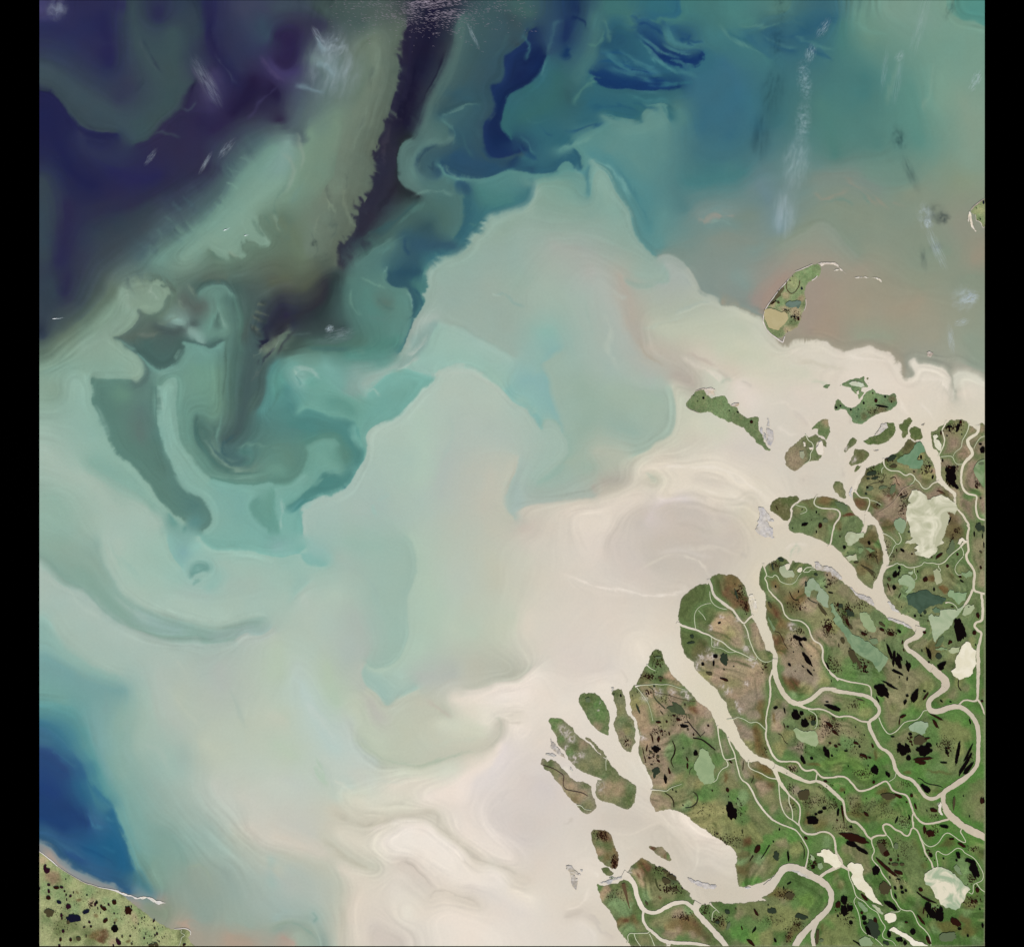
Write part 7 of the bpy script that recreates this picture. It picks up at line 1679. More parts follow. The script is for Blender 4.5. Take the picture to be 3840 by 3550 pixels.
# ground cover: sheet x,y,reach,code
GROUND = """
A 270,400,200,g 450,450,200,l 700,640,180,g 900,780,150,g 1300,1060,150,p 1330,1150,80,p 1560,1000,90,g 1500,850,60,k 1680,660,60,e 1640,700,60,g
A 1150,1650,120,o 1250,1560,80,k 1380,1640,70,t 1500,1590,80,o 1680,1590,90,b 1760,1600,60,k 1560,1750,90,g 1450,1720,60,g 1750,1700,60,p 1640,1690,50,t
B 640,510,60,b 540,530,60,o 760,400,40,b 430,590,40,o 480,360,140,l 130,450,60,g 700,800,120,k 600,860,90,k 370,1050,60,o 310,1090,40,w 310,870,40,k 230,960,40,w 920,720,70,k 1030,790,70,k 150,1450,60,t 120,1370,40,k
B 950,930,80,o 800,1040,60,k 720,1130,60,o 900,1170,80,t 1080,1040,40,y 1180,1250,60,y 1150,1330,40,o 1230,1230,30,e 870,1210,50,y 560,1180,80,k 450,1280,70,o 560,1350,100,t 700,1280,70,t 850,1320,80,e 980,1290,60,e 1080,1330,50,e 1100,1480,60,p 960,1360,60,p 700,1580,110,p 560,1480,90,t 800,1700,110,p 600,1540,60,r 400,1600,60,r 900,1440,60,p 1250,1470,90,p 1380,1500,60,o 600,1750,70,p 520,1790,40,o 1650,840,50,p
B 1260,850,60,k 1390,650,60,k 1600,680,40,t 1500,760,100,t 1480,900,100,p 1400,800,70,p 1420,960,80,p 1580,1020,70,e 1680,740,60,e 1730,900,80,p 1380,1110,60,p 1440,1270,80,t 1520,1200,60,p 1650,1200,80,p 1600,1400,80,p 1480,1480,60,p 1600,1600,80,p 1700,1350,90,p 1780,1600,80,p 1640,1500,60,G 1720,1460,50,G 1560,1720,80,p 1680,1700,60,p 1450,1740,80,b 1780,700,50,e 1790,1740,40,l 1520,1650,60,t
C 150,850,120,k 80,1050,140,k 300,1080,90,k 100,1400,120,k 220,1480,90,o 260,840,70,k 450,750,100,o 600,720,90,b 650,900,90,r 560,820,80,r 720,980,70,r 700,1050,60,g 420,680,60,k 700,1120,50,k 760,850,50,g 550,1120,90,e 500,1220,120,e 650,1220,110,p 480,1100,40,w 660,1150,40,w 340,1230,40,w 760,1330,30,w 420,1420,50,w 750,1470,50,w 560,1300,90,y 640,1400,70,p 860,1300,60,p 920,1400,70,p 850,1250,40,p 350,1560,90,w 250,1580,50,w 210,1680,60,w 330,1680,90,p 300,1750,80,y 500,1680,90,p 700,1700,130,p 850,1720,110,e 620,1800,120,p 950,1600,60,t 1000,1700,60,o 1050,1560,40,k 800,1600,50,w 840,1660,50,w
C 950,640,40,k 960,780,60,k 1100,570,60,o 1180,460,60,k 1380,520,60,k 1080,720,60,b 1000,900,70,g 1080,830,50,p 1300,760,100,t 1330,900,110,b 1300,1000,90,o 1150,840,60,o 1050,1000,60,b 1100,1080,60,r 1060,1150,60,k 1180,1190,70,b 1160,1280,60,o 1130,1370,60,r 1190,1480,70,b 1280,1220,60,w 1400,1260,60,t 1350,1420,110,p 1550,1500,100,e 1400,1550,120,p 1500,1680,110,p 1580,1750,60,p 1250,1600,80,p 1700,1400,80,p 1600,1320,80,p 1480,1000,90,p 1420,1100,90,t 1560,1180,110,t 1400,700,60,p 1750,640,60,p 1650,730,60,l 1780,780,60,t 1750,1560,70,G 1700,1480,40,G 1820,1520,60,G 1760,1700,70,G 1650,1780,50,t 1730,1250,70,y 1640,1050,60,t 1720,1120,50,t 1160,1700,40,g 1450,450,60,k
C 1300,80,80,g 1480,60,110,g 1650,180,110,t 1500,130,80,g 1750,110,60,l 1700,220,80,g
D 130,250,90,g 300,80,100,g 100,60,60,b 300,330,90,g 480,200,80,b 540,80,60,p 560,380,80,b 430,560,70,b 480,650,60,t 590,280,40,G 700,70,80,b 760,180,80,p 720,260,50,p 850,400,100,p 950,300,70,t 1000,460,90,p 750,440,60,e 1100,460,80,g 1220,420,70,g 1450,120,80,b 1380,280,60,t 1550,180,60,b 1680,300,60,p 1760,320,70,p 1750,500,60,p 1780,680,60,e 1500,470,80,g 1640,480,40,G 850,560,80,g 1100,600,100,t 1100,700,90,t 1450,650,120,t 1550,750,90,g 900,860,80,l 780,680,60,g 800,800,60,t 740,820,40,e 700,970,40,t 860,950,70,t 940,1050,80,g 1100,1150,90,g 1150,1300,80,g 1400,1330,80,g 1650,1160,60,g 1740,1180,40,y 1440,1280,60,g 1600,1350,60,g 1680,1420,40,y 1000,1440,70,p 1100,1420,60,p 1250,1500,80,b 1400,1620,90,t 1350,1560,70,g 1780,1550,60,k 1800,1700,60,k 1480,1660,40,k 1600,1880,60,g
D 60,700,60,p 180,820,70,p 320,930,60,p 120,900,70,t 80,1180,60,y 300,1000,80,t 420,1000,70,t 350,1230,80,p 480,1000,60,t 600,1130,80,g 600,1330,80,p 750,1260,70,t 700,1220,60,G 850,1250,60,G 560,1340,50,p 80,1400,80,e 180,1480,70,p 100,1550,80,p 180,1330,60,p 650,1450,60,g 800,1430,80,g 700,1700,60,p 250,1720,110,G 130,1640,80,t 400,1760,100,g 50,1700,60,y 900,1600,70,g 1000,1650,60,G 850,1730,60,p 1100,1760,90,t 980,1780,80,p 20,1350,60,e
E 1400,180,90,k 1400,350,90,g 1270,430,60,o 1540,420,60,e 1450,460,60,o 1600,540,60,e 1300,580,70,e 1400,600,60,w 1580,600,50,w 1750,640,60,w 1250,640,60,w 1450,680,70,t 1120,620,40,t 1150,720,80,y 1220,850,100,e 1350,800,80,e 1450,780,60,p 1600,680,60,p 1240,960,80,e 1280,1020,60,e 1350,1000,80,p 1220,1120,60,w 1280,1180,60,e 1400,1200,120,p 1500,950,80,t 1600,1000,90,p 1750,900,90,p 1800,820,50,b 1640,1180,80,g 1560,1280,70,l 1650,1350,90,G 1350,1380,90,p 1450,1450,80,p 1550,1580,80,p 1620,1480,80,g 1650,1620,80,y 1400,1650,80,p 1500,1680,60,e 1780,1500,70,G 1780,1700,70,t 1720,1580,50,G 1500,1800,80,t 1380,1800,60,p
E 620,660,80,k 700,720,60,G 750,850,70,G 580,760,60,k 650,850,60,g 720,1000,60,p 800,1050,50,g 720,720,14,w 710,800,14,w 930,600,60,k 960,800,70,t 1000,920,60,g 1060,980,60,k 1050,1050,50,y 980,1100,60,p 1060,1200,60,p 1120,1050,50,g 190,920,50,G 260,930,60,G 210,1020,50,G 320,1040,60,w 380,1080,60,w 420,1130,60,w 300,1140,40,G 450,1200,60,k 350,1230,40,w 400,1280,50,G 450,1350,60,w 420,1400,60,w 520,1330,60,w 560,1450,60,t 700,1400,60,t 850,1480,80,k 720,1520,60,k 780,1560,50,g 560,1200,60,p 900,1600,60,k 900,1700,110,e 950,1720,80,e 1080,1720,80,g 740,1680,60,w 760,1760,50,p 160,1430,60,k 120,1480,40,k 230,1530,60,t 350,1620,60,p 400,1680,60,e 450,1750,60,p 300,1640,40,e 570,1680,50,k 380,1780,60,e
F 60,300,50,w 250,480,80,e 340,520,60,p 150,440,50,k 330,740,80,p 500,900,80,p 480,780,40,g 120,760,60,p 60,850,80,G 400,900,80,g 100,1000,60,g 300,870,70,G 450,1070,70,G 60,1300,90,t 200,1380,60,y 250,1480,90,G 130,1520,70,t 350,1300,40,G 520,1220,80,t 600,1150,70,p 600,1350,70,t 500,1500,90,g 400,1620,120,y 250,1700,110,y 700,1750,90,G 620,1480,60,G 720,1500,50,l 830,1650,80,t 900,1750,60,t 760,1100,60,p 720,1230,60,p 850,1150,60,p 950,1400,90,e 1050,1520,90,t 900,1550,40,g 1050,1350,50,r 1180,1500,50,g 1230,1650,50,p 1330,1650,50,e 1330,1580,40,r 1130,1700,60,g
F 450,90,100,e 600,150,110,y 650,300,90,e 800,200,110,e 900,100,100,e 550,280,60,w 640,430,40,w 700,500,40,w 480,200,30,w 760,180,40,w 850,350,90,p 750,420,80,p 600,420,50,t 950,450,60,b 850,560,60,p 720,720,70,p 800,800,70,p 900,800,60,b 960,900,50,b 800,880,60,y 700,700,30,b 650,620,40,p 1000,1000,40,t
F 1300,80,100,p 1500,120,120,p 1400,40,80,p 1280,200,80,b 1180,160,50,b 1450,250,80,y 1300,320,60,l 1400,370,80,G 1650,180,60,y 1750,50,60,G 1800,160,60,G 1650,380,80,p 1750,360,70,p 1600,420,60,t 1820,420,50,G 1130,550,70,p 1120,420,50,t 1200,420,40,p 1130,680,60,e 1300,430,30,G 1250,800,70,y 1150,950,60,y 1350,950,80,p 1250,680,70,g 1500,570,60,g 1650,750,100,e 1700,620,70,e 1500,960,80,G 1300,850,70,g 1750,850,70,t 1600,1050,90,G 1750,1100,90,L 1650,1150,70,L 1780,1000,60,G 1300,1030,70,G 1700,1200,70,G 1250,1010,50,G 1280,1180,60,e 1400,1250,70,g 1520,1260,50,G 1200,1130,40,t 1450,1380,60,t 1600,1420,60,t 1350,1450,60,p 1450,1560,90,t 1650,1560,80,t 1750,1480,50,g 1550,1620,60,t 1750,1700,80,t 1450,1720,60,r 1650,1780,80,b
G 120,80,60,t 60,30,50,b 250,90,100,G 420,80,80,l 600,100,70,g 750,120,70,p 900,250,110,p 1000,120,90,p 1100,130,90,p 1150,200,80,y 850,450,120,e 1050,430,80,y 750,380,80,e 620,380,40,G 700,520,60,p 750,620,70,p 780,480,60,y 180,200,80,l 350,240,70,g 120,350,80,p 280,430,100,t 430,430,70,L 450,530,60,y 500,400,50,G 200,560,50,G 180,650,80,e 280,750,90,e 120,720,60,e 60,620,50,t 350,700,70,t 450,820,70,t 500,650,40,G 250,850,80,l 380,1000,90,t 150,1080,90,L 350,1130,80,L 480,1080,70,g 250,1180,70,G 100,1180,70,y 440,1250,80,L 620,1250,60,G 560,1120,60,G 650,1080,60,G 600,1020,50,y
G 850,820,70,p 760,900,60,t 850,1050,80,t 950,880,60,t 820,760,50,t 1000,600,60,g 900,540,60,G 1000,500,80,G 680,800,60,g 640,700,50,g 1250,780,90,g 1400,750,100,y 1500,730,100,y 1600,800,80,y 1370,900,100,t 1400,1050,80,t 1550,950,60,y 1450,1150,50,t 1250,1100,80,g 1100,1180,110,G 900,1150,80,g 1300,1170,80,l 1650,1000,50,t 1690,750,50,G 1450,560,80,G 1600,620,70,G 1250,550,60,G 1680,900,60,G 1600,1200,60,t 1300,1280,100,g 1200,1240,70,l 1350,1330,60,g 1150,1320,50,G 1400,1380,40,G
G 1300,370,60,y 1250,440,50,G 1400,430,50,G 1550,330,90,g 1480,310,70,p 1600,230,60,p 1650,150,80,G 1550,180,60,y 1700,300,50,G 1600,500,60,G 1780,200,50,k 1790,300,40,b 1780,480,50,G 1650,420,60,G
G 900,1330,70,G 850,1370,60,t 950,1420,60,g 1200,1470,60,y 1050,1560,60,g 1130,1680,80,t 1250,1720,60,g 1250,1620,60,t 950,1380,40,k 1100,1780,40,G 1250,1380,50,t
G 200,1320,60,g 100,1380,60,G 250,1420,70,G 300,1500,70,p 350,1580,80,b 500,1600,90,t 600,1700,90,y 700,1620,70,t 600,1520,70,g 720,1500,50,b 500,1480,70,G 620,1400,60,b 850,1620,60,G 900,1540,50,G 800,1720,70,y 780,1560,40,l 60,1560,60,t 100,1700,80,p 60,1800,80,p 320,1720,60,t 880,1780,70,y 650,1330,50,G 550,1300,50,G
G 1550,1500,70,G 1650,1450,70,t 1700,1550,90,p 1780,1700,80,e 1600,1650,70,t 1500,1600,40,G 1750,1350,60,t 1700,1280,50,G 1600,1420,60,G 1800,1200,60,G 1500,1700,40,G 1600,1750,60,G 1800,1500,60,b
H 90,80,70,t 200,100,60,e 150,130,60,b 300,220,60,t 220,250,50,k 500,60,90,e 450,120,60,t 620,40,60,e 700,60,60,o 600,160,60,t 760,120,80,k 750,200,60,k
H 370,560,50,k 470,560,80,r 540,560,40,p 420,650,60,g 500,680,70,k 430,740,60,e 600,740,40,b 520,800,60,b 610,860,40,r 430,830,40,g 510,970,60,k 560,880,40,g 1060,700,30,r 1140,750,50,p 1180,800,30,r 1230,800,30,G
H 1090,190,80,p 1180,180,70,p 1150,240,60,t 1380,120,80,t 1450,190,60,l 1550,300,70,y 1650,100,90,G 1750,250,90,y 1700,400,90,y 1600,430,60,y 1800,500,70,y 1480,60,80,g
H 780,970,50,w 830,900,50,k 900,880,50,b 880,1000,60,e 950,950,60,r 1000,1050,80,o 900,1120,50,e 1100,1000,80,k 1200,1050,70,o 1280,1060,60,d 1150,1150,80,t 1050,1200,90,t 950,1250,80,l 1250,1230,60,t 1350,1170,60,k 1100,1300,80,t 1000,1380,60,k 1000,1150,70,t 1350,1270,60,k 1450,1300,50,g 900,1200,40,k 1200,1330,50,k
H 430,1150,50,G 500,1170,50,e 480,1250,50,e 600,1130,60,k 720,1100,50,o 550,1280,60,g 620,1350,70,l 700,1250,60,t 800,1250,50,t 770,1150,40,k 700,1400,90,l 850,1400,50,k 600,1450,60,g 700,1550,70,b 830,1530,60,b 750,1620,80,l 880,1500,40,G 900,1620,50,t 900,1750,60,t 800,1750,50,k 1000,1750,50,t
H 1000,1500,50,k 1080,1560,70,t 1200,1480,80,t 1100,1620,60,g 1250,1580,80,b 1350,1430,80,p 1400,1600,110,b 1450,1560,60,b 1550,1500,50,r 1600,1580,60,r 1350,1650,60,p 1250,1700,80,p 1400,1700,50,t 1500,1720,60,p 1550,1650,70,b 1350,1770,60,G 1450,1740,50,G 1650,1680,80,o 1700,1730,70,o 1750,1780,40,k 1580,1790,50,t 1620,1780,40,p 1450,1400,60,l
H 1620,1400,60,k 1700,1480,70,k 1750,1400,60,k 1800,1560,60,k 1400,1840,60,G
I 100,100,80,G 250,80,80,g 350,50,60,t 60,250,80,y 180,280,90,y 300,180,60,t 450,100,60,G 550,150,50,l 550,350,80,k 600,250,50,G 700,250,60,t 780,400,70,t 850,500,50,t 620,480,90,y 500,500,90,y 400,400,80,y 350,500,80,t 250,450,70,y 620,620,60,r 720,600,70,y 650,680,60,g 500,650,80,t 600,780,40,o 560,800,40,o 570,850,50,l 600,950,80,b 700,980,70,p 560,1050,50,t 720,1060,60,G 620,1100,50,G 850,900,80,p 900,850,70,y 900,950,70,t 780,850,60,l 800,700,60,G 930,700,50,t 1020,650,60,p 1000,550,60,G 870,600,50,G 1000,750,60,t 1150,600,60,G 1200,720,70,y 1200,800,50,t 1130,500,50,G 1050,800,60,g 1250,830,60,k 700,50,50,t 900,120,60,e 920,250,50,p 850,250,40,g 1000,350,50,G 1060,200,50,p 1100,300,40,e 1190,250,40,e 1170,200,30,r
I 1350,640,60,G 1450,620,70,g 1530,620,60,l 1400,680,60,g 1430,850,60,k 1400,950,50,k 1380,850,40,G 1320,180,60,p 1280,220,60,t 1400,180,60,p 1400,280,60,t 1300,320,40,b 1500,350,60,p 1600,380,70,p 1550,280,50,t 1500,450,60,b 1600,450,60,g 1650,100,60,G 1800,130,60,p 1750,250,40,k 1650,330,60,p 1700,500,60,t 1780,700,60,e 1750,620,50,G 1680,600,40,G
I 1100,1020,70,k 1180,1100,70,k 1030,1100,60,k 1300,1120,70,g 1380,1200,60,k 1250,1200,70,g 1000,1220,60,b 1100,1230,60,b 1300,1300,90,L 1200,1340,60,g 950,1290,50,t 1000,1270,50,p 1480,1280,40,k 1450,1350,40,k 1400,1420,50,k 1520,1300,30,G
I 700,1400,80,t 600,1400,70,t 450,1400,60,k 350,1380,60,k 550,1450,70,p 800,1450,80,t 950,1500,100,y 1100,1500,90,y 1000,1600,80,y 1150,1550,70,y 1250,1450,60,y 1180,1650,60,b 1130,1730,50,r 1000,1700,60,k 850,1550,60,g 750,1600,80,g 600,1550,80,g 450,1550,70,g 500,1650,80,G 600,1700,70,G 700,1750,70,L 850,1750,70,y 950,1820,50,G 400,1700,60,k 300,1500,60,t 330,1580,50,b 150,1450,60,k 100,1420,50,k
I 1300,1750,40,G 1250,1800,40,l 1450,1650,60,k 1600,1600,60,G 1550,1700,80,y 1650,1720,90,y 1700,1560,90,y 1600,1800,80,y 1750,1780,70,t 1800,1650,60,y 1640,1550,60,y 1480,1620,40,r
I 1560,1040,50,G 1620,1000,50,b 1650,1100,50,G 1750,1000,60,G 1700,1120,40,e 1780,1150,60,k 1650,1200,50,k 1720,1060,50,k 1750,1220,60,k 1680,1300,50,k
J 350,250,80,b 300,200,60,p 330,330,60,b 500,200,80,t 650,300,90,y 550,330,70,y 450,150,60,G 700,130,60,b 650,200,60,b 850,200,60,G 780,350,60,y 850,250,50,y 900,330,50,G 150,250,60,g 60,180,60,t 50,330,60,p 200,430,60,p 100,480,80,p 250,500,70,p 300,420,60,t 450,350,60,b 550,450,60,g 500,520,60,g 430,450,40,G 750,530,70,t 850,400,70,l 900,450,60,l 600,500,50,G 300,690,60,p 380,760,60,p 250,720,50,p 480,650,40,k 200,800,60,y 150,680,60,G 420,830,60,p 470,900,30,p 480,970,40,p
J 620,600,70,t 650,660,60,y 580,720,50,t 700,620,50,b 800,580,70,t 850,650,80,t 950,650,90,t 900,750,90,t 980,800,90,t 1020,650,50,b 1080,750,40,b 1120,900,30,b 950,900,70,t 850,850,50,g 1000,1000,70,t 1080,1050,40,t 1150,1200,60,y 1050,1120,50,t 750,560,40,g 780,1030,60,p 850,1100,70,p 900,1200,70,y 870,1300,60,y 750,1000,40,p 950,1300,60,G 900,1050,40,G 700,950,40,t 620,1000,50,k 560,1100,50,k 500,1050,40,g 650,1280,40,k 900,1350,50,k
J 1150,250,60,t 1100,180,50,t 1200,200,60,t 1250,320,60,y 1180,320,50,t 1050,100,40,y 1300,130,40,G 1350,350,50,G 1150,360,40,G 1250,80,40,k 1300,200,30,w 1000,200,30,k 1250,460,80,L 1400,470,60,L 1350,400,40,G 1250,600,70,G 1180,560,50,b 1450,680,60,b 1500,620,60,G 1600,700,40,k 1700,600,80,L 1780,640,60,L 1650,560,50,L 1720,720,60,y 1780,760,50,b 1660,470,0,k 1320,850,50,y 1380,800,50,y 1350,720,40,G 1450,830,60,g 1480,760,50,k 1600,950,60,l 1550,880,50,l 1450,900,50,k 1650,1050,50,t 1600,1080,50,l 1700,850,40,G
J 1600,100,90,t 1700,200,100,y 1650,300,80,t 1550,250,60,G 1780,120,60,e 1760,260,80,e 1500,80,60,G 1600,400,60,G 1750,420,50,G 1480,150,50,k 1800,350,50,y
J 60,1200,60,k 150,1150,60,b 100,1080,50,e 60,1050,60,k 200,1200,50,l 150,1250,50,g 300,1250,50,k 350,1180,40,k 200,1050,40,G 100,1400,50,k 250,1500,80,y 150,1580,80,y 80,1650,90,y 200,1680,90,y 100,1750,90,y 250,1780,80,y 320,1650,50,y 300,1550,50,y 320,1400,50,k 350,1480,40,k
J 450,1200,50,y 500,1300,50,k 420,1400,60,G 520,1500,60,l 560,1450,50,k 620,1600,60,k 450,1600,50,k 600,1700,50,k 400,1650,40,k 450,1780,40,k 700,1620,40,k 850,1600,60,l 950,1550,70,k 900,1650,60,k 1050,1650,60,k 800,1580,60,k 1000,1780,40,k 1100,1700,60,k 870,1500,50,k 1000,1500,60,k 1150,1550,60,k 1100,1450,50,b 1250,1400,50,l 1250,1350,40,y 1150,1350,50,k 1350,1500,60,k 1450,1480,60,k 1500,1460,60,G 1560,1420,60,g 1620,1450,60,l 1680,1500,60,k 1550,1480,40,r 1650,1350,70,b 1740,1280,60,k 1250,1640,60,l 1200,1600,50,y 1250,1750,60,k 1500,1700,60,k 1700,1600,60,k 1750,1700,60,k 1600,1780,70,k 1720,1780,60,l 1450,1800,60,k 1350,1800,60,k 1550,1600,50,k 1780,1550,50,k 1750,1450,60,k 1800,1400,50,k 1740,1180,40,r 1700,1260,50,r
L 100,250,60,s 220,460,70,s 300,250,80,l 400,430,100,l 150,600,110,l 320,680,120,l 520,580,120,v 700,620,120,l 850,650,130,v 500,850,80,l 150,780,120,v 260,820,80,v 700,1000,140,v 620,950,80,v 850,1050,60,v 400,860,60,g 350,1050,120,k 300,1150,90,k 150,1000,100,g 120,1200,100,v 500,1080,80,k 650,1130,90,k 800,1180,80,b 500,1230,60,k 700,1280,80,k 200,1250,80,v 250,980,60,v 730,780,60,s 1000,850,120,l 1150,950,110,v 1250,960,70,s 1050,1000,80,l 1100,1100,110,v 1300,900,110,l 1450,1050,110,v 1600,1200,130,v 1400,1200,130,l 1250,1200,100,v 1550,1100,60,l 1850,1130,50,k 1830,1220,60,k 1800,1180,50,k 1920,1280,40,v 980,1260,60,s 1100,700,50,g 1080,780,60,v 900,750,60,l 1000,1200,60,v
K 480,370,60,v 600,280,110,l 720,230,90,l 400,520,50,e 570,540,40,e 450,540,60,l 600,620,40,g 500,700,70,s 540,770,50,s 380,670,40,s 480,850,60,g 390,910,40,s 200,880,50,g 280,960,80,g 480,920,50,s 240,620,40,s 340,600,60,l 560,470,50,l
M 1680,550,120,v 1700,700,100,l 1600,450,60,l
"""
COVER = dict(g='687850', G='5f7d48', L='6b8a45', k='58653c', o='605c3c', p='99866f', e='ab9276', b='75603f', r='694a35', w='c9beb5', t='82805a', l='7d9566', y='948f60', d='3f4a33', v='a6aa7b', s='b69f82')

import os as _os
# ---------------------------------------------------------------- mesh and material helpers
C = bpy.context.scene.collection
sc = bpy.context.scene

def mesh_obj(name, verts, faces, mat, cols=None, parent=None, origin=(0, 0, 0), smooth=False):
    """verts in world km; the object's own origin is put at `origin`"""
    me = bpy.data.meshes.new(name)
    og = np.asarray(origin, np.float64)
    v = (np.asarray(verts, np.float64)-og).astype(np.float32)
    faces = np.asarray(faces, np.int32)
    me.vertices.add(len(v)); me.vertices.foreach_set('co', v.ravel())
    k = faces.shape[1]
    me.loops.add(faces.size); me.loops.foreach_set('vertex_index', faces.ravel())
    me.polygons.add(len(faces)); me.polygons.foreach_set('loop_start', np.arange(0, faces.size, k, dtype=np.int32))
    if smooth: me.polygons.foreach_set('use_smooth', np.ones(len(faces), bool))
    me.update(calc_edges=True)
    if cols is not None:
        at = me.color_attributes.new('Pigment', 'FLOAT_COLOR', 'POINT')
        rgba = np.ones((len(v), 4), np.float32); rgba[:, :3] = cols
        at.data.foreach_set('color', rgba.ravel())
    me.materials.append(mat)
    ob = bpy.data.objects.new(name, me); C.objects.link(ob)
    if parent is not None:
        ob.parent = parent; ob.location = og-np.array(parent.location)
    else:
        ob.location = og
    return ob

def node_mat(name, rough=0.9, spec=0.1):
    m = bpy.data.materials.new(name); m.use_nodes = True
    nt = m.node_tree; b = nt.nodes['Principled BSDF']
    b.inputs['Roughness'].default_value = rough
    b.inputs['Specular IOR Level'].default_value = spec
    return m, nt, b

def pigment_mat(name, rough, spec, scale, lo, hi, bump=0.0, detail=5, scale2=None):
    """vertex pigment broken up by procedural noise"""
    m, nt, b = node_mat(name, rough, spec)
    a = nt.nodes.new('ShaderNodeAttribute'); a.attribute_name = 'Pigment'
    g = nt.nodes.new('ShaderNodeNewGeometry')
    n = nt.nodes.new('ShaderNodeTexNoise'); n.inputs['Scale'].default_value = scale; n.inputs['Detail'].default_value = detail
    nt.links.new(g.outputs['Position'], n.inputs['Vector'])
    mr = nt.nodes.new('ShaderNodeMapRange'); mr.inputs['From Min'].default_value = 0.25; mr.inputs['From Max'].default_value = 0.75
    mr.inputs['To Min'].default_value = lo; mr.inputs['To Max'].default_value = hi
    nt.links.new(n.outputs['Fac'], mr.inputs['Value'])
    mx = nt.nodes.new('ShaderNodeVectorMath'); mx.operation = 'SCALE'
    nt.links.new(a.outputs['Color'], mx.inputs[0]); nt.links.new(mr.outputs['Result'], mx.inputs['Scale'])
    nt.links.new(mx.outputs[0], b.inputs['Base Color'])
    if bump:
        bp = nt.nodes.new('ShaderNodeBump'); bp.inputs['Strength'].default_value = bump; bp.inputs['Distance'].default_value = 0.05
        nt.links.new(n.outputs['Fac'], bp.inputs['Height']); nt.links.new(bp.outputs['Normal'], b.inputs['Normal'])
    return m

def swirl_mat(name, c1, c2, scale=0.35, dist=2.5):
    """two waters folded into each other"""
    m, nt, b = node_mat(name, 0.6, 0.015)
    g = nt.nodes.new('ShaderNodeNewGeometry')
    n = nt.nodes.new('ShaderNodeTexNoise'); n.inputs['Scale'].default_value = scale; n.inputs['Detail'].default_value = 3.5
    n.inputs['Distortion'].default_value = dist
    nt.links.new(g.outputs['Position'], n.inputs['Vector'])
    r = nt.nodes.new('ShaderNodeValToRGB')
    r.color_ramp.elements[0].position = 0.40; r.color_ramp.elements[1].position = 0.60
    for e, cc in zip(r.color_ramp.elements, (c1, c2)):
        v = lin(cc)
        if v[1] > v[0]*1.12: v = v*np.array([1.0, 0.87, 0.86])      # the sage lakes are a duller green
        e.color = (*albedo(v), 1)
    nt.links.new(n.outputs['Fac'], r.inputs['Fac']); nt.links.new(r.outputs['Color'], b.inputs['Base Color'])
    return m

WATER_MAT = pigment_mat('turbid_water', 0.6, 0.02, 2.2, 0.975, 1.025)
LAND_MAT = pigment_mat('tundra_and_marsh', 0.95, 0.05, 4.0, 0.72, 1.26, 0.35, 7)
MUD_MAT = pigment_mat('wet_mud_and_sand', 0.8, 0.1, 1.6, 0.85, 1.12, 0.1, 6)

# ---------------------------------------------------------------- outlines
def crinkle(p, rough=0.10, closed=True, step=5.0, hold=True, seed=1):
    """midpoint displacement: a ragged natural shore through the surveyed corners"""
    r = np.random.default_rng(seed)
    p = np.asarray(p, float)
    while True:
        q = np.roll(p, -1, 0) if closed else p[1:]
        a = p if closed else p[:-1]
        d = q-a; L = np.hypot(d[:, 0], d[:, 1])
        if L.max() <= step or len(p) > 6000: break
        need = L > step
        edge = hold & (((a[:, 0] > X1-2) & (q[:, 0] > X1-2)) | ((a[:, 1] > Y1-3) & (q[:, 1] > Y1-3)) | ((a[:, 0] < X0+2) & (q[:, 0] < X0+2)))
        amp = np.where(edge, 0, rough*np.minimum(L, 30.0))*r.normal(size=len(L))*0.8
        mid = (a+q)/2 + np.stack([-d[:, 1], d[:, 0]], 1)/np.maximum(L, 1e-6)[:, None]*amp[:, None]
        out = []
        for i in range(len(a)):
            out.append(a[i])
            if need[i]: out.append(mid[i])
        if not closed: out.append(p[-1])
        p = np.array(out)
    p[:, 0] = np.clip(p[:, 0], X0, X1); p[:, 1] = np.clip(p[:, 1], Y0, Y1)
    return p

def multi(text):
    return np.vstack([pts(l.split()[0], l.split()[1:]) for l in text.strip().splitlines()])

def clipbox(p):
    p = p.copy(); p[:, 0] = np.clip(p[:, 0], X0, X1-0.2); p[:, 1] = np.clip(p[:, 1], Y0, Y1-0.2); return p

def tri_fill(loop, inner, extra_edges=()):
    """constrained triangulation of a closed outline with inner points -> pts, tris, barrier edge set"""
    n = len(loop)
    P = [Vector(map(float, a)) for a in loop]
    E = [(i, (i+1) % n) for i in range(n)]
    for line in extra_edges:
        k = len(P); P += [Vector(map(float, a)) for a in line]
        E += [(k+i, k+i+1) for i in range(len(line)-1)]
    P += [Vector(map(float, a)) for a in inner]
    v, e, f, _ov, oe, _of = delaunay_2d_cdt(P, E, [], 0, 1e-4)
    V = np.array([[a[0], a[1]] for a in v]); F = np.array([t for t in f if len(t) == 3])
    bar = {tuple(sorted(e[i])) for i in range(len(e)) if len(oe[i])}
    ce = V[F].mean(1); lp = np.asarray(loop)
    m = fill_mask(lp); er = m.copy(); di = m.copy()
    for _ in range(2):
        er[1:] &= er[:-1]; er[:-1] &= er[1:]; er[:, 1:] &= er[:, :-1]; er[:, :-1] &= er[:, 1:]
        di[1:] |= di[:-1]; di[:-1] |= di[1:]; di[:, 1:] |= di[:, :-1]; di[:, :-1] |= di[:, 1:]
    gx, gy = to_grid(ce); gx = np.clip(np.round(gx).astype(int), 0, GW-1); gy = np.clip(np.round(gy).astype(int), 0, GH-1)
    keep = er[gy, gx]; q = ~keep & di[gy, gx]
    if q.any(): keep[np.where(q)[0]] = inside(lp, ce[q])
    return V, F[keep], bar

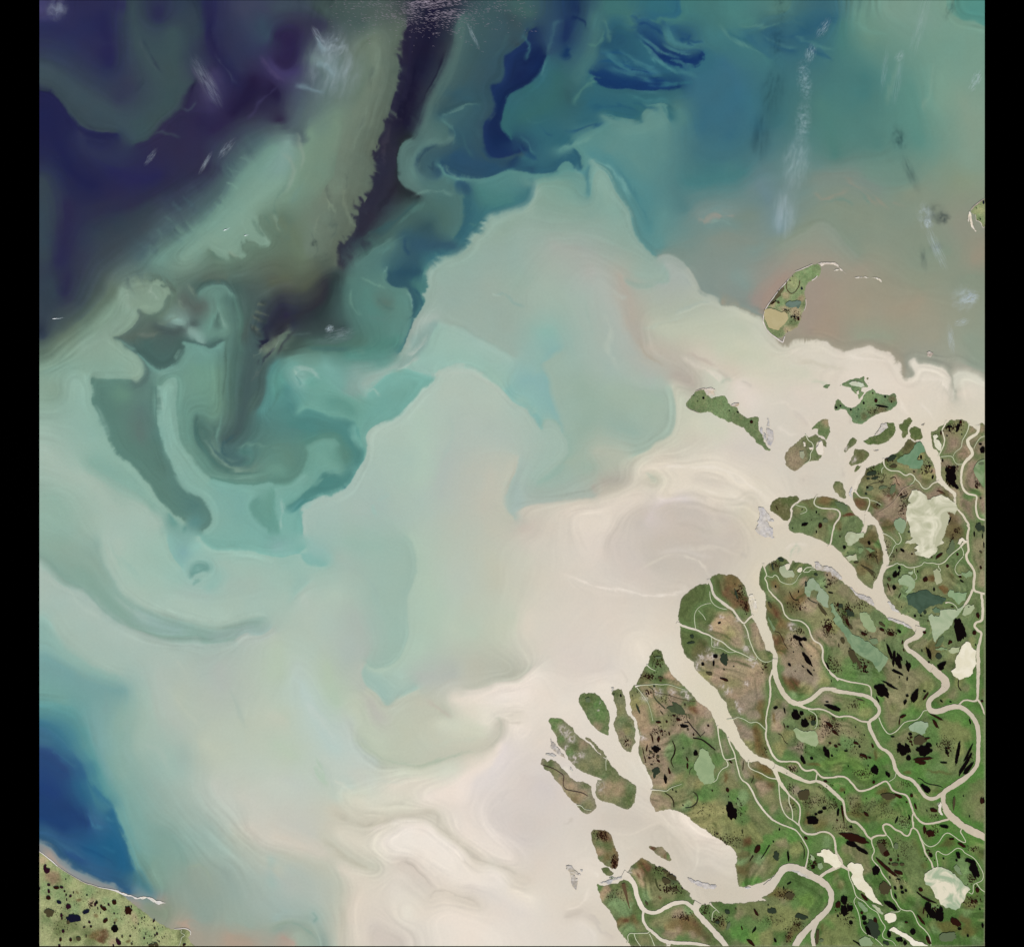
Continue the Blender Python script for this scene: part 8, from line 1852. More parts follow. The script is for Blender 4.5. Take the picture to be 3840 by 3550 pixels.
def grid_inner(loop, step, seed):
    r = np.random.default_rng(seed)
    x0, y0 = loop.min(0); x1, y1 = loop.max(0)
    gx, gy = np.meshgrid(np.arange(x0, x1, step), np.arange(y0, y1, step))
    gx = gx + (np.arange(gx.shape[0]) % 2)[:, None]*step/2
    q = np.stack([gx.ravel(), gy.ravel()], 1) + r.uniform(-0.25, 0.25, (gx.size, 2))*step
    m = fill_mask(loop)
    # keep clear of the shore
    er = m.copy()
    er[1:] &= m[:-1]; er[:-1] &= m[1:]; er[:, 1:] &= m[:, :-1]; er[:, :-1] &= m[:, 1:]
    a, b = to_grid(q)
    k = er[np.clip(np.round(b).astype(int), 0, GH-1), np.clip(np.round(a).astype(int), 0, GW-1)]
    return q[k]

def as_world(p, z):
    o = np.empty((len(p), 3)); o[:, 0] = (p[:, 0]-CX)*KM; o[:, 1] = (CY-p[:, 1])*KM; o[:, 2] = z
    return o

# ---------------------------------------------------------------- ground cover field
SUB = {  # drier ground differs from district to district
 'D': dict(t='7a7c55', y='8b8b5c', p='857d60', e='958a6c', b='675b3c'), 'G': dict(g='5e7c46', G='55803c', k='4c6836', l='6f8d58', t='777b53', y='888a59', p='8a8062', e='958a6a', b='665a3c'), 'J': dict(t='6f7650', y='7c8153', k='44622f', G='4f7838', g='567242', p='8e8064', e='9a8c6c', b='625536'),
 'I': dict(g='5e7a45', G='55803d', k='4c6636', t='757950', y='868757', p='8b8163', e='958a68', b='675a3a'), 'B': dict(p='907c69', e='a58a74', b='6d5c42'), 'F': dict(p='9b8977', e='a78f78')}
def cover_field(rd):
    ws = np.zeros((GH, GW), np.float32); wc = np.zeros((GH, GW, 3), np.float32); salt = np.zeros((GH, GW), np.float32)
    def stamp(x, y, ra, rb, ang, col, gain, hard):
        x = (x-X0)/CS; y = (y-Y0)/CS; ra = max(0.8, ra/CS); rb = max(0.8, rb/CS); r = max(ra, rb)
        x0 = int(max(0, x-3*r)); x1 = int(min(GW, x+3*r+2)); y0 = int(max(0, y-3*r)); y1 = int(min(GH, y+3*r+2))
        if x1 <= x0 or y1 <= y0: return
        yy, xx = np.mgrid[y0:y1, x0:x1]
        t = math.radians(ang); ca, sa = math.cos(t), math.sin(t)
        u = ((xx-x)*ca+(yy-y)*sa)/ra; v = (-(xx-x)*sa+(yy-y)*ca)/rb
        w = (gain*np.exp(-hard*(u*u+v*v))).astype(np.float32)
        if col is None: salt[y0:y1, x0:x1] = np.maximum(salt[y0:y1, x0:x1], w); return
        ws[y0:y1, x0:x1] += w
        wc[y0:y1, x0:x1] += w[..., None]*lin(col).astype(np.float32)
    for line in GROUND.strip().splitlines():
        t = line.split(); ox, oy, f = SHEET[t[0]]
        for a in t[1:]:
            x, y, r, code = a.split(',')
            if float(r) == 0: continue
            col = SUB.get(t[0], {}).get(code, COVER[code])
            stamp(ox+f*float(x), oy+f*float(y), f*float(r), f*float(r), 0, None if code == 'w' else col, 1.0, 2.0)
    for line in PONDS.strip().splitlines():
        t = line.split(); ox, oy, f = SHEET[t[0]]
        for a in t[1:]:
            x, y, ra, rb, ang, code = a.split(',')
            if code in 'rbs' and float(ra) > 0:
                stamp(ox+f*float(x), oy+f*float(y), f*float(ra), f*float(rb), float(ang), POND_COL[code], 3.0, 1.1)
    # growth in bands that follow the channels: noise smeared along lines of equal distance to water
    Y, X = np.mgrid[0:GH, 0:GW].astype(np.float32)
    nx = X*CS; ny = Y*CS
    base = blur(np.minimum(rd*CS, 130).astype(np.float32), 3) + 10*fbm(nx/160, ny/160, 331, 3) - 0.10*nx + 0.12*ny
    gy_, gx_ = np.gradient(base.astype(np.float32))
    fx = blur(-gy_, 2); fy = blur(gx_, 2)
    ll = np.hypot(fx, fy)+1e-6; fx /= ll; fy /= ll
    nz = (vnoise(nx/5.5, ny/5.5, 341)+0.9*vnoise(nx/12, ny/12, 342)).astype(np.float32)
    x0, y0 = int((1980-X0)/CS), int((900-Y0)/CS)         # only the delta side
    sub = (slice(y0, GH), slice(x0, GW))
    acc = nz[sub].copy()
    for sg in (1, -1):
        px = X[sub].copy(); py = Y[sub].copy()
        for _ in range(11):
            xi = np.clip(px, 0, GW-1).astype(int); yi = np.clip(py, 0, GH-1).astype(int)
            px += sg*1.3*fx[yi, xi]; py += sg*1.3*fy[yi, xi]
            acc += nz[np.clip(py, 0, GH-1).astype(int), np.clip(px, 0, GW-1).astype(int)]
    band = np.zeros((GH, GW), np.float32); band[sub] = acc/acc.std()
    return ws, wc, salt, band

def land_cols(p, ws, wc, salt, band, base, basew, rd, shore, wet):
    """ground colour at points p (n)"""
    x, y = p[:, 0], p[:, 1]
    dx = 12*fbm(x/45, y/45, 201, 4, 0.6); dy = 12*fbm(x/45, y/45, 221, 4, 0.6)
    gx = (x+dx-X0)/CS; gy = (y+dy-Y0)/CS
    w = sample(ws, gx, gy); c = sample(wc, gx, gy)
    c = (c + basew*lin(base))/(w+basew)[:, None]
    # patchwork of drier and wetter ground
    n1 = fbm(x/22, y/22, 241, 4, 0.65); n2 = fbm(x/8, y/8, 261, 3, 0.7); n3 = fbm(x/60, y/60, 281, 3)
    c = c*(1+0.22*n1+0.24*n2)[:, None]
    dry = np.clip(1.8*n3+0.8*n1, -1, 1)[:, None]*0.20
    c = np.where(dry > 0, c*(1-dry)+dry*lin('80845a'), c*(1+dry)-dry*lin('5b6c40'))
    if wet:
        gm = (np.clip((x-2650)/700, 0, 1)*np.clip((y-2250)/800, 0, 1)*0.42)[:, None]
        c = c*(1-gm)+gm*lin('4f7036')*(1+0.22*n1+0.24*n2)[:, None]
        d = sample(rd, (x-X0)/CS, (y-Y0)/CS)*CS
        s = sample(band, (x-X0)/CS, (y-Y0)/CS)
        str_ = np.clip(0.55+0.9*fbm(x/100, y/100, 311, 2), 0.25, 1.3)*(0.6+0.6*np.exp(-d/60.0))
        sp = np.clip(s*str_, -2.2, 2.2)
        c = c*(1+0.20*sp)[:, None]
        g = np.clip(-sp-0.5, 0, 1.2)[:, None]*0.36                       # damp swales greener and darker
        c = c*(1-g)+g*lin('48602f')
        g = np.clip(sp-0.9, 0, 1.0)[:, None]*0.35                        # dry ridges tan
        c = c*(1-g)+g*lin('989468')
        bank = (np.exp(-(d/15.0)**2)*0.80*np.clip(0.75+0.9*fbm(x/60, y/60, 321, 3), 0.0, 1))[:, None]
        c = c*(1-bank)+bank*(lin('637b4a')*(1-gm/0.42)+lin('4f7d36')*(gm/0.42))
    else:
        vn = np.clip(1-np.abs(fbm(x/34, y/34, 361, 4, 0.6))*9, 0, 1)*0.55
        vn = (vn*np.clip(0.6+fbm(x/90, y/90, 371, 2), 0, 1))[:, None]
        c = c*(1-vn)+vn*c*np.array([0.70, 0.84, 0.66])
        ln = np.clip(1-np.abs(fbm(x/20, y/20, 381, 3, 0.6))*7, 0, 1)[:, None]*0.18
        c = c*(1-ln)+ln*lin('b5ac86')
    sl = sample(salt, gx, gy)
    rd2 = 1-np.abs(fbm(x/16, y/16, 351, 4, 0.6))*2.2
    k = (np.clip(sl*1.2, 0, 1)*np.clip((rd2-0.45)*2.2, 0, 0.85))[:, None]
    c = c*(1-k)+k*lin('d8cdc6')
    k2 = (np.clip(sl, 0, 1)*0.25)[:, None]
    c = c*(1-k2)+k2*lin('ab9c8c')
    if shore is not None:
        k = (np.exp(-(shore/3.2)**2)*0.30)[:, None]
        c = c*(1-k)+k*lin('a39a88')
    return np.clip(c, 0.004, 0.9)

def relief(p, z0=0.028):
    x, y = p[:, 0], p[:, 1]
    return z0 + 0.007*fbm(x/14, y/14, 401, 3)

def pond_outline(cx, cy, a, b, ang, f, ox, oy, seed):
    r = np.random.default_rng(seed)
    size = max(a, b)*f
    n = int(np.clip(size*3.2, 12, 72))
    th = np.linspace(0, 2*np.pi, n, endpoint=False)
    k = r.uniform(0, 100, 2)
    rad = 1 + 0.30*fbm(1.4*np.cos(th)+k[0], 1.7*np.sin(th)+k[1], seed % 97, 4, 0.6)*np.clip(size/8.0, 0.5, 1.7)
    t = math.radians(ang)
    u = a*rad*np.cos(th); v = b*rad*np.sin(th)
    x = cx+u*math.cos(t)-v*math.sin(t); y = cy+u*math.sin(t)+v*math.cos(t)
    return np.stack([ox+f*x, oy+f*y], 1)

def fan(p, z):
    """flat disc from an outline"""
    n = len(p)
    V = np.vstack([p.mean(0)[None], p]); W = as_world(V, z)
    F = np.array([(0, 1+(i+1) % n, 1+i) for i in range(n)])
    return W, F

def ribbon(line, w, z, ends=0.6):
    d = np.gradient(line, axis=0); d /= np.maximum(np.hypot(d[:, 0], d[:, 1]), 1e-6)[:, None]
    nr = np.stack([-d[:, 1], d[:, 0]], 1)
    n = len(line)
    L = line+nr*w[:, None]/2; R = line-nr*w[:, None]/2
    V = np.empty((2*n, 2)); V[0::2] = L; V[1::2] = R
    V[:, 0] = np.clip(V[:, 0], X0, X1); V[:, 1] = np.clip(V[:, 1], Y0, Y1)
    zz = np.repeat(z+np.linspace(0, 0.0006, n), 2)
    F = np.array([(2*i, 2*i+1, 2*i+3, 2*i+2) for i in range(n-1)])
    return as_world(V, zz), F, V

def read_line(text_tokens, sheet):
    f = SHEET[sheet][2]
    p = pts(sheet, text_tokens); w = np.array([float(t.split(',')[2])*f for t in text_tokens])
    q = smooth_line(np.column_stack([p, w]), iters=3)
    L = np.concatenate([[0], np.cumsum(np.hypot(np.diff(q[:, 0]), np.diff(q[:, 1])))])
    n = max(3, int(L[-1]/3.0)); s = np.linspace(0, L[-1], n)
    q = np.column_stack([np.interp(s, L, q[:, k]) for k in range(3)])
    wob = np.minimum(q[:, 2]*0.16, 1.4)
    q[:, 0] += wob*fbm(q[:, 0]/10, q[:, 1]/10, 501, 2); q[:, 1] += wob*fbm(q[:, 0]/10, q[:, 1]/10, 511, 2)
    q[:, 2] *= 1+0.18*fbm(q[:, 0]/12, q[:, 1]/12, 521, 3)+0.16*fbm(q[:, 0]/45, q[:, 1]/45, 531, 2)
    return q

def thing(ob, label, cat, group=None):
    ob['label'] = label; ob['category'] = cat
    if group: ob['group'] = group
    return ob

DELTA_LABELS = [
 (2745, 2229, 'egg-shaped marsh island with a reddish-brown top beside the central channel mouth'),
 (3670, 1740, 'pinkish-brown land along the eastern edge, outside the winding northeastern river'),
 (3640, 1620, 'pink and brown land holding a large black marsh, inside the winding northeastern river'),
 (3517, 1646, 'narrow dark strip with a cream lake on the northeastern channel bank'),
 (3681, 2467, 'thin green sliver of land on the eastern edge beyond the river fork'),
 (3460, 1760, 'triangular northern island almost filled by a branching sage lake'),
 (3228, 1883, 'small olive island at the fork of the northern channel mouth'),
 (2841, 2405, 'slim pinkish strip between a creek and the central channel'),
 (2640, 2290, 'rounded dark green lobe on the far west of the salt-streaked land'),
 (3166, 2642, 'lens of green land with a long black lake, enclosed by two river branches'),
 (2742, 2530, 'pinkish-brown land with whitish salt streaks, between the southwest and central channels'),
 (3001, 2459, 'ribbon of brown and green land on the east bank of the central channel'),
 (3273, 3022, 'green and tan land wedged between two looping southern rivers'),
 (2840, 2760, 'narrow brown-striped land tapering between the broad southwest channel and a thin river'),
 (2721, 2794, 'small green sliver between two parallel creeks off the southwest channel'),
 (2861, 2884, 'lens-shaped islet with a rust-brown middle on the southwest channel'),
 (2981, 3035, 'reddish-speckled leaf of land, eastern one in the braided creeks'),
 (2945, 3005, 'slender pale leaf of land, western one in the braided creeks'),
 (2880, 3000, 'green and brown land drawn out to a point along the braided creeks'),
 (3330, 2030, 'land around the great milky lake'),
 (3500, 2230, 'round pond-studded land holding the dark slate lake, inside the eastern rivers'),
 (3230, 2400, 'largest northern land, with the longest green lake slanting across it'),
 (3150, 2800, 'green land with the boot-shaped mint lake and scattered black ponds'),
 (3640, 2933, 'striped green and tan land beside the river at the eastern edge'),
 (3516, 3113, 'wedge of green land between a looping creek and the southeastern river'),
 (3500, 3200, 'lush land around the broad swirled cream lake, lower right corner'),
 (2891, 3450, 'green land swept by curved ridges on the southern bend, at the bottom edge'),
 (3027, 3513, 'tiny green wedge in the river fork at the bottom edge'),
 (3193, 3289, 'pond-riddled land with the bone-shaped cream lake, bottom right'),
 (2465, 3324, 'kite-shaped marsh land on the south side of the southern bay'),
 (2554, 3470, 'land with an orange-brown marsh patch, below the kite-shaped land'),
 (2564, 3540, 'thin green sliver along the bottom edge beneath the orange-brown marsh'),
 (2340, 3398, 'tall green land on the delta southwest corner with a dark brown streak'),
 (2422, 3523, 'small creek-cut land at the bottom edge below the tall green land'),
 (2656, 2960, 'broad land with the big oval mint lake, between the southern bay and southwest channel'),
 (2467, 2500, 'pointed green tip at the north end of the oval-mint-lake land'),
 (3220, 2029, 'land with the greenish-cream round lake beside the northern channel'),
 (3051, 1985, 'round-pond land of bright green circles on the bay shore'),
]

def build_land():
    rivers = []
    for line in RIVERS.strip().splitlines():
        t = line.split(); sh = t[0].rstrip('!')
        rivers.append((read_line(t[1:], sh), t[0].endswith('!')))
    delta = clipbox(multi(DELTA)); mid = clipbox(multi(MID))
    delta = crinkle(delta, 0.09, seed=3); mid = crinkle(mid, 0.09, seed=4)
    rp = []
    for q, _s in rivers:
        d = np.gradient(q[:, :2], axis=0); d /= np.maximum(np.hypot(d[:, 0], d[:, 1]), 1e-6)[:, None]
        nr = np.stack([-d[:, 1], d[:, 0]], 1)
        for s in (-0.5, -0.25, 0, 0.25, 0.5): rp.append(q[:, :2]+nr*(q[:, 2]*s)[:, None])
    rp = np.vstack(rp)
    gx, gy = to_grid(rp)
    rd, _ = dist_field(GH, GW, gx, gy, np.zeros(len(gx)))
    rd = rd.astype(np.float32)
    ws, wc, salt, band = cover_field(rd)
    landm = fill_mask(delta) | fill_mask(mid)
    for line in ISLES.strip().splitlines():
        sh, o, _b, _l = line.split('|'); landm |= fill_mask(clipbox(pts(sh, o)))
    landm &= rd*CS > 2
    bodies = []      # (object, tester)
    # --- delta country, cut into pieces by the through channels
    for loop, tag in ((delta, 0), (mid, 1)):
        cuts = []
        lines = [densify(q[:, :2], 5.0)[0] for q, s in rivers if s]
        joined = []
        for a, ln in enumerate(lines):
            oth = np.vstack([o for b, o in enumerate(lines) if b != a]+[loop])
            for end in (0, -1):
                d2 = ((oth-ln[end])**2).sum(1); j = int(np.argmin(d2))
                if d2[j] < 34**2:
                    ln = np.vstack([oth[j], ln]) if end == 0 else np.vstack([ln, oth[j]])
            joined.append(ln)
        for ln in joined:
            k = inside(loop, ln)
            # keep one point beyond each end so that the cut meets the shore
            idx = np.where(k)[0]
            if len(idx) < 2: continue
            runs = np.split(idx, np.where(np.diff(idx) > 1)[0]+1)
            for rn in runs:
                a = max(0, rn[0]-1); b = min(len(ln), rn[-1]+2)
                if b-a > 2: cuts.append(ln[a:b])
        inner = grid_inner(loop, 2.9, 10+tag)
        cutp = np.vstack(cuts); gx, gy = to_grid(cutp)
        cd, _ = dist_field(GH, GW, gx, gy, np.zeros(len(gx)))
        inner = inner[sample(cd.astype(np.float32), *to_grid(inner))*CS > 1.8]
        V, F, bar = tri_fill(loop, inner, cuts)
        # flood components across free edges
        ed = {}
        comp = -np.ones(len(F), int); par = list(range(len(F)))
        def find(a):
            while par[a] != a:
                par[a] = par[par[a]]; a = par[a]
            return a
        for fi, (a, b, c) in enumerate(F):
            for e in ((a, b), (b, c), (c, a)):
                e = (e[0], e[1]) if e[0] < e[1] else (e[1], e[0])
                if e in bar: continue
                if e in ed:
                    ra, rb = find(ed[e]), find(fi)
                    if ra != rb: par[ra] = rb
                else: ed[e] = fi
        roots = np.array([find(i) for i in range(len(F))])
        A = V[F]; area = 0.5*np.abs((A[:, 1, 0]-A[:, 0, 0])*(A[:, 2, 1]-A[:, 0, 1])-(A[:, 2, 0]-A[:, 0, 0])*(A[:, 1, 1]-A[:, 0, 1]))
        cen = A.mean(1)
        ids, inv = np.unique(roots, return_inverse=True)
        tot = np.bincount(inv, area)
        big = np.where(tot > 250)[0]
        # slivers join the nearest large piece
        cxy = np.stack([np.bincount(inv, cen[:, 0]*area)/tot, np.bincount(inv, cen[:, 1]*area)/tot], 1)
        remap = np.arange(len(ids))
        for i in range(len(ids)):
            if tot[i] <= 250:
                fb = np.isin(inv, big); d2 = ((cen[fb]-cxy[i])**2).sum(1)
                remap[i] = inv[fb][np.argmin(d2)]
        inv = remap[inv]
        gx, gy = to_grid(loop); sd, _ = dist_field(GH, GW, gx, gy, np.zeros(len(gx)))
        shore = sample(sd.astype(np.float32), *to_grid(V))*CS
        cols = land_cols(V, ws, wc, salt, band, '6d7550', 0.02, rd, shore, True)
        onshore = np.zeros(len(V), bool)
        lk = {(round(a, 3), round(b, 3)) for a, b in loop}
        for i in range(len(V)):
            if (round(V[i, 0], 3), round(V[i, 1], 3)) in lk: onshore[i] = True
        rim = onshore & (V[:, 0] < X1-2) & (V[:, 1] < Y1-3)
        z = np.where(rim, -0.006, relief(V))
        for i in big:
            fs = F[inv == i]
            used, fi = np.unique(fs, return_inverse=True)
            fi = fi.reshape(fs.shape)
            v = V[used]; c0 = cxy[i]
            # orientation upward (y flips)
            t = v[fi]; s2 = (t[:, 1, 0]-t[:, 0, 0])*(t[:, 2, 1]-t[:, 0, 1])-(t[:, 2, 0]-t[:, 0, 0])*(t[:, 1, 1]-t[:, 0, 1])
            fi[s2 > 0] = fi[s2 > 0][:, ::-1]
            ob = mesh_obj('delta_island', as_world(v, z[used]), fi, LAND_MAT, albedo(cols[used]), origin=world(c0), smooth=True)
            lab = None
            for (lx, ly, txt) in DELTA_LABELS:
                j = np.argmin(((cen-np.array([lx, ly]))**2).sum(1))
                if inv[j] == i: lab = txt
            if lab is None: print('UNLABELLED', tag, c0.round(), tot[i].round())
            thing(ob, lab or 'green marshy island between the delta channels', 'island', 'islands between the delta channels')
            ob['kind'] = 'thing'
            bodies.append((ob, ('c', cen[inv == i])))
            if _os.environ.get('DUMPT'): print('PIECE', c0.round(), tot[i].round(), lab)
    # --- free islands and the southern coast
    for i, line in enumerate(ISLES.strip().splitlines()):
        sh, o, base, label = line.split('|')
        loop = crinkle(clipbox(pts(sh, o)), 0.09, seed=20+i)
        inner = grid_inner(loop, 2.9, 40+i)
        V, F, _b = tri_fill(loop, inner)
        shore = np.sqrt(((V[:, None, :]-loop[None, ::2, :])**2).sum(2).min(1)) if len(V) < 4000 else None
        if shore is None:
            gx, gy = to_grid(loop); sd, _ = dist_field(GH, GW, gx, gy, np.zeros(len(gx))); shore = sample(sd.astype(np.float32), *to_grid(V))*CS
        cols = land_cols(V, ws, wc, salt, band, base, 0.25, rd, shore, False)
        lk = {(round(a, 3), round(b, 3)) for a, b in loop}
        rim = np.array([(round(a, 3), round(b, 3)) in lk for a, b in V]) & (V[:, 0] < X1-2) & (V[:, 1] < Y1-3) & (V[:, 0] > X0+2)
        z = np.where(rim, -0.006, relief(V))
        t = V[F]; s2 = (t[:, 1, 0]-t[:, 0, 0])*(t[:, 2, 1]-t[:, 0, 1])-(t[:, 2, 0]-t[:, 0, 0])*(t[:, 1, 1]-t[:, 0, 1])
        F[s2 > 0] = F[s2 > 0][:, ::-1]
        name = 'coastal_plain' if sh == 'L' else 'island'
        ob = mesh_obj(name, as_world(V, z), F, LAND_MAT, albedo(cols), origin=world(loop.mean(0)), smooth=True)
        thing(ob, label, 'coast' if sh == 'L' else 'island', None if sh == 'L' else 'islands off the delta')
        bodies.append((ob, ('p', loop)))
    cp = []; cv = []
    for k, (ob, (kk, dd)) in enumerate(bodies):
        if kk == 'c': cp.append(dd); cv.append(np.full(len(dd), k))
    cp = np.vstack(cp); cv = np.concatenate(cv)
    od, ow = dist_field(GH, GW, *to_grid(cp), cv)
    ow = np.where(od*CS < 60, ow, -1)
    for k, (ob, (kk, dd)) in enumerate(bodies):
        if kk == 'p': ow[fill_mask(dd)] = k
    def owner(p):
        x = int(round((p[0]-X0)/CS)); y = int(round((p[1]-Y0)/CS))
        if not (0 <= x < GW and 0 <= y < GH) or ow[y, x] < 0: return None
        return bodies[ow[y, x]][0]
    # --- rivers and creeks
    for i, (q, s) in enumerate(rivers):
        z = 0.050 + 0.0007*i
        W, F, P = ribbon(q[:, :2], q[:, 2], z)
        c = sample(WF, *to_grid(P))
        wd = np.repeat(q[:, 2], 2)
        k = np.clip((5.5-wd)/3.5, 0, 0.8)[:, None]
        c = c*(1+0.07*fbm(P[:, 0]/18, P[:, 1]/18, 541, 3)+0.05*fbm(P[:, 0]/60, P[:, 1]/60, 551, 2))[:, None]
        c = c*(1-k)+k*lin('c0c9a6')
        ob = mesh_obj('river', W, F, WATER_MAT, albedo(c), origin=world(q[len(q)//2, :2]))
        ob['kind'] = 'structure'
    # --- mud banks, spits and bars
    for i, line in enumerate(SHOALS.strip().splitlines()):
        sh, o, base, label = line.split('|')
        loop = crinkle(clipbox(pts(sh, o)), 0.13, seed=120+i, step=3.0)
        inner = grid_inner(loop, 3.5, 140+i)
        V, F, _b = tri_fill(loop, inner)
        n = fbm(V[:, 0]/8, V[:, 1]/8, 601+i, 4, 0.6); n2 = fbm(V[:, 0]/16, V[:, 1]/16, 651+i, 3)
        c = lin(base)[None]*np.array([1.0, 0.98, 0.90])*(1+0.34*n)[:, None] + np.stack([0.05*n2, 0.03*n2, -0.03*n2], 1)
        wv = np.clip((1-np.abs(fbm(V[:, 0]/14, V[:, 1]/14, 671+i, 3))*2.6-0.5)*1.6, 0, 0.7)[:, None]
        c = c*(1-wv)+wv*lin('dcd6d0')
        lk = {(round(a, 3), round(b, 3)) for a, b in loop}
        rim = np.array([(round(a, 3), round(b, 3)) in lk for a, b in V])
        z = np.where(rim, 0.100, 0.104) + 0.0003*i
        t = V[F]; s2 = (t[:, 1, 0]-t[:, 0, 0])*(t[:, 2, 1]-t[:, 0, 1])-(t[:, 2, 0]-t[:, 0, 0])*(t[:, 1, 1]-t[:, 0, 1])
        F[s2 > 0] = F[s2 > 0][:, ::-1]
        nm = 'sandbar' if 'sand' in label or 'barrier' in label else ('islet' if 'islet' in label else 'mudbank')
        thing(mesh_obj(nm, as_world(V, z), F, MUD_MAT, albedo(np.clip(c, 0.05, 0.9)), origin=world(loop.mean(0)), smooth=True), label, nm, 'bars and banks in the shallows')
    # --- beach rims: parts of the land they edge
    for i, line in enumerate(BEACHES.strip().splitlines()):
        a, col = line.split('|'); t = a.split()
        q = read_line(t[1:], t[0])
        W, F, P = ribbon(q[:, :2], np.maximum(q[:, 2], 1.2), 0.100+0.0005*i)
        nn = fbm(P[:, 0]/9, P[:, 1]/9, 690, 3)
        par = owner(q[len(q)//2, :2]+np.array([float(v) for v in t[0:0]] or [0, 0]))
        if par is None:
            for dd in ((6, 6), (-6, 6), (6, -6), (-6, -6), (0, 10), (10, 0)):
                par = par or owner(q[len(q)//2, :2]+np.array(dd))
        mesh_obj('beach', W, F, MUD_MAT, albedo(lin(col)[None]*(1+0.25*nn)[:, None]), parent=par, origin=world(q[len(q)//2, :2]))
    # --- large lakes
    for i, line in enumerate(LAKES.strip().splitlines()):
        sh, o, c1, c2, label = line.split('|')
        loop = crinkle(clipbox(pts(sh, o)), 0.10, seed=220+i, step=4.0)
        V, F, _b = tri_fill(loop, np.zeros((0, 2)))
        t = V[F]; s2 = (t[:, 1, 0]-t[:, 0, 0])*(t[:, 2, 1]-t[:, 0, 1])-(t[:, 2, 0]-t[:, 0, 0])*(t[:, 1, 1]-t[:, 0, 1])
        F[s2 > 0] = F[s2 > 0][:, ::-1]
        big = np.ptp(loop[:, 0]) > 100 and np.ptp(loop[:, 1]) > 120
        mt = swirl_mat('lake_water', c1, c2, 0.22 if big else 0.5, 2.2 if big else 1.2)
        kind = next(k for k in ('lagoon', 'pond', 'bay', 'pool', 'inlet', 'fan', 'lake', 'water') if k in label) if True else 'lake'
        kind = kind if kind in ('lagoon', 'pond', 'pool') else 'lake'
        lk_ob = thing(mesh_obj(kind, as_world(V, 0.125+0.0004*i), F, mt, origin=world(loop.mean(0))), label, kind, 'large lakes of the delta')
        lk_ob['kind'] = 'thing'
    # --- dark oxbows and bog creeks: parts of the land they lie in
    mats = {k: swirl_mat('bog_water', v, v, 1.0, 0.5) for k, v in POND_COL.items()}
    DM = {}
    for i, line in enumerate(DARKS.strip().splitlines()):
        a, col = line.split('|'); t = a.split()
        q = read_line(t[1:], t[0])
        W, F, P = ribbon(q[:, :2], np.maximum(q[:, 2], 1.6), 0.118+0.0003*i)
        if col not in DM: DM[col] = swirl_mat('bog_creek_water', col, col, 1.0, 0.5)
        par = owner(q[len(q)//2, :2])
        for e in (len(q)//4, 3*len(q)//4, 0, -1):
            par = par or owner(q[e, :2])
        if par is None: continue
        mesh_obj('creek', W, F, DM[col], parent=par, origin=world(q[len(q)//2, :2]))
    # --- ponds
    i = 0; seen = []
    for line in PONDS.strip().splitlines():
        t = line.split(); ox, oy, f = SHEET[t[0]]
        for a in t[1:]:
            x, y, ra, rb, ang, code = a.split(','); x, y, ra, rb, ang = map(float, (x, y, ra, rb, ang))
            if ra*rb == 0 or code in 'rbs': continue
            i += 1
            p = pond_outline(x, y, ra, rb, ang, f, ox, oy, 700+i)
            p = clipbox(p)
            c0 = np.array([ox+f*x, oy+f*y])
            par = owner(c0)
            if par is None: print('NO OWNER', line[0], a); continue
            W, F = fan(p, 0.150+0.00008*i)
            mesh_obj('pond', W, F, mats[code], parent=par, origin=world(c0))
    # --- specks of open water
    per = {}
    r = np.random.default_rng(99)
    j = 0
    for line in SPECKS.strip().splitlines():
        t = line.split(); sh = None
        for k in range(0, len(t), 2):
            sh = t[k]; ox, oy, f = SHEET[sh]
            x, y, rx, ry, n, sz = map(float, t[k+1].split(','))
            if rx == 0: continue
            par = owner(np.array([ox+f*x, oy+f*y]))
            if par is None: continue
            for _ in range(int(n)):
                g = np.clip(r.normal(size=2)*0.5, -1.1, 1.1)
                s = sz*r.uniform(0.5, 1.5)
                j += 1
                px, py = x+g[0]*rx, y+g[1]*ry
                m = 6; th = np.linspace(0, 2*np.pi, m, endpoint=False); rad = r.uniform(0.6, 1.3, m)
                el = r.uniform(0.6, 1.0)
                an = 0.6+r.normal()*0.4
                u = s*rad*np.cos(th)*1.2; v = s*rad*np.sin(th)*el
                q = np.stack([ox+f*(px+u*math.cos(an)-v*math.sin(an)), oy+f*(py+u*math.sin(an)+v*math.cos(an))], 1)
                q = clipbox(q)
                gq = to_grid(q[:1])
                if not landm[int(gq[1][0]), int(gq[0][0])]: continue
                per.setdefault(par.name, []).append(fan(q, 0.110+0.000004*(j % 1000)))
    for nm, lst in per.items():
        par = bpy.data.objects[nm]
        vs = []; fs = []; k = 0
        for W, F in lst:
            vs.append(W); fs.append(F+k); k += len(W)
        ob = mesh_obj('tiny_ponds', np.vstack(vs), np.vstack(fs), mats['m'], parent=par, origin=tuple(par.location))
        ob['kind'] = 'stuff'
    return bodies

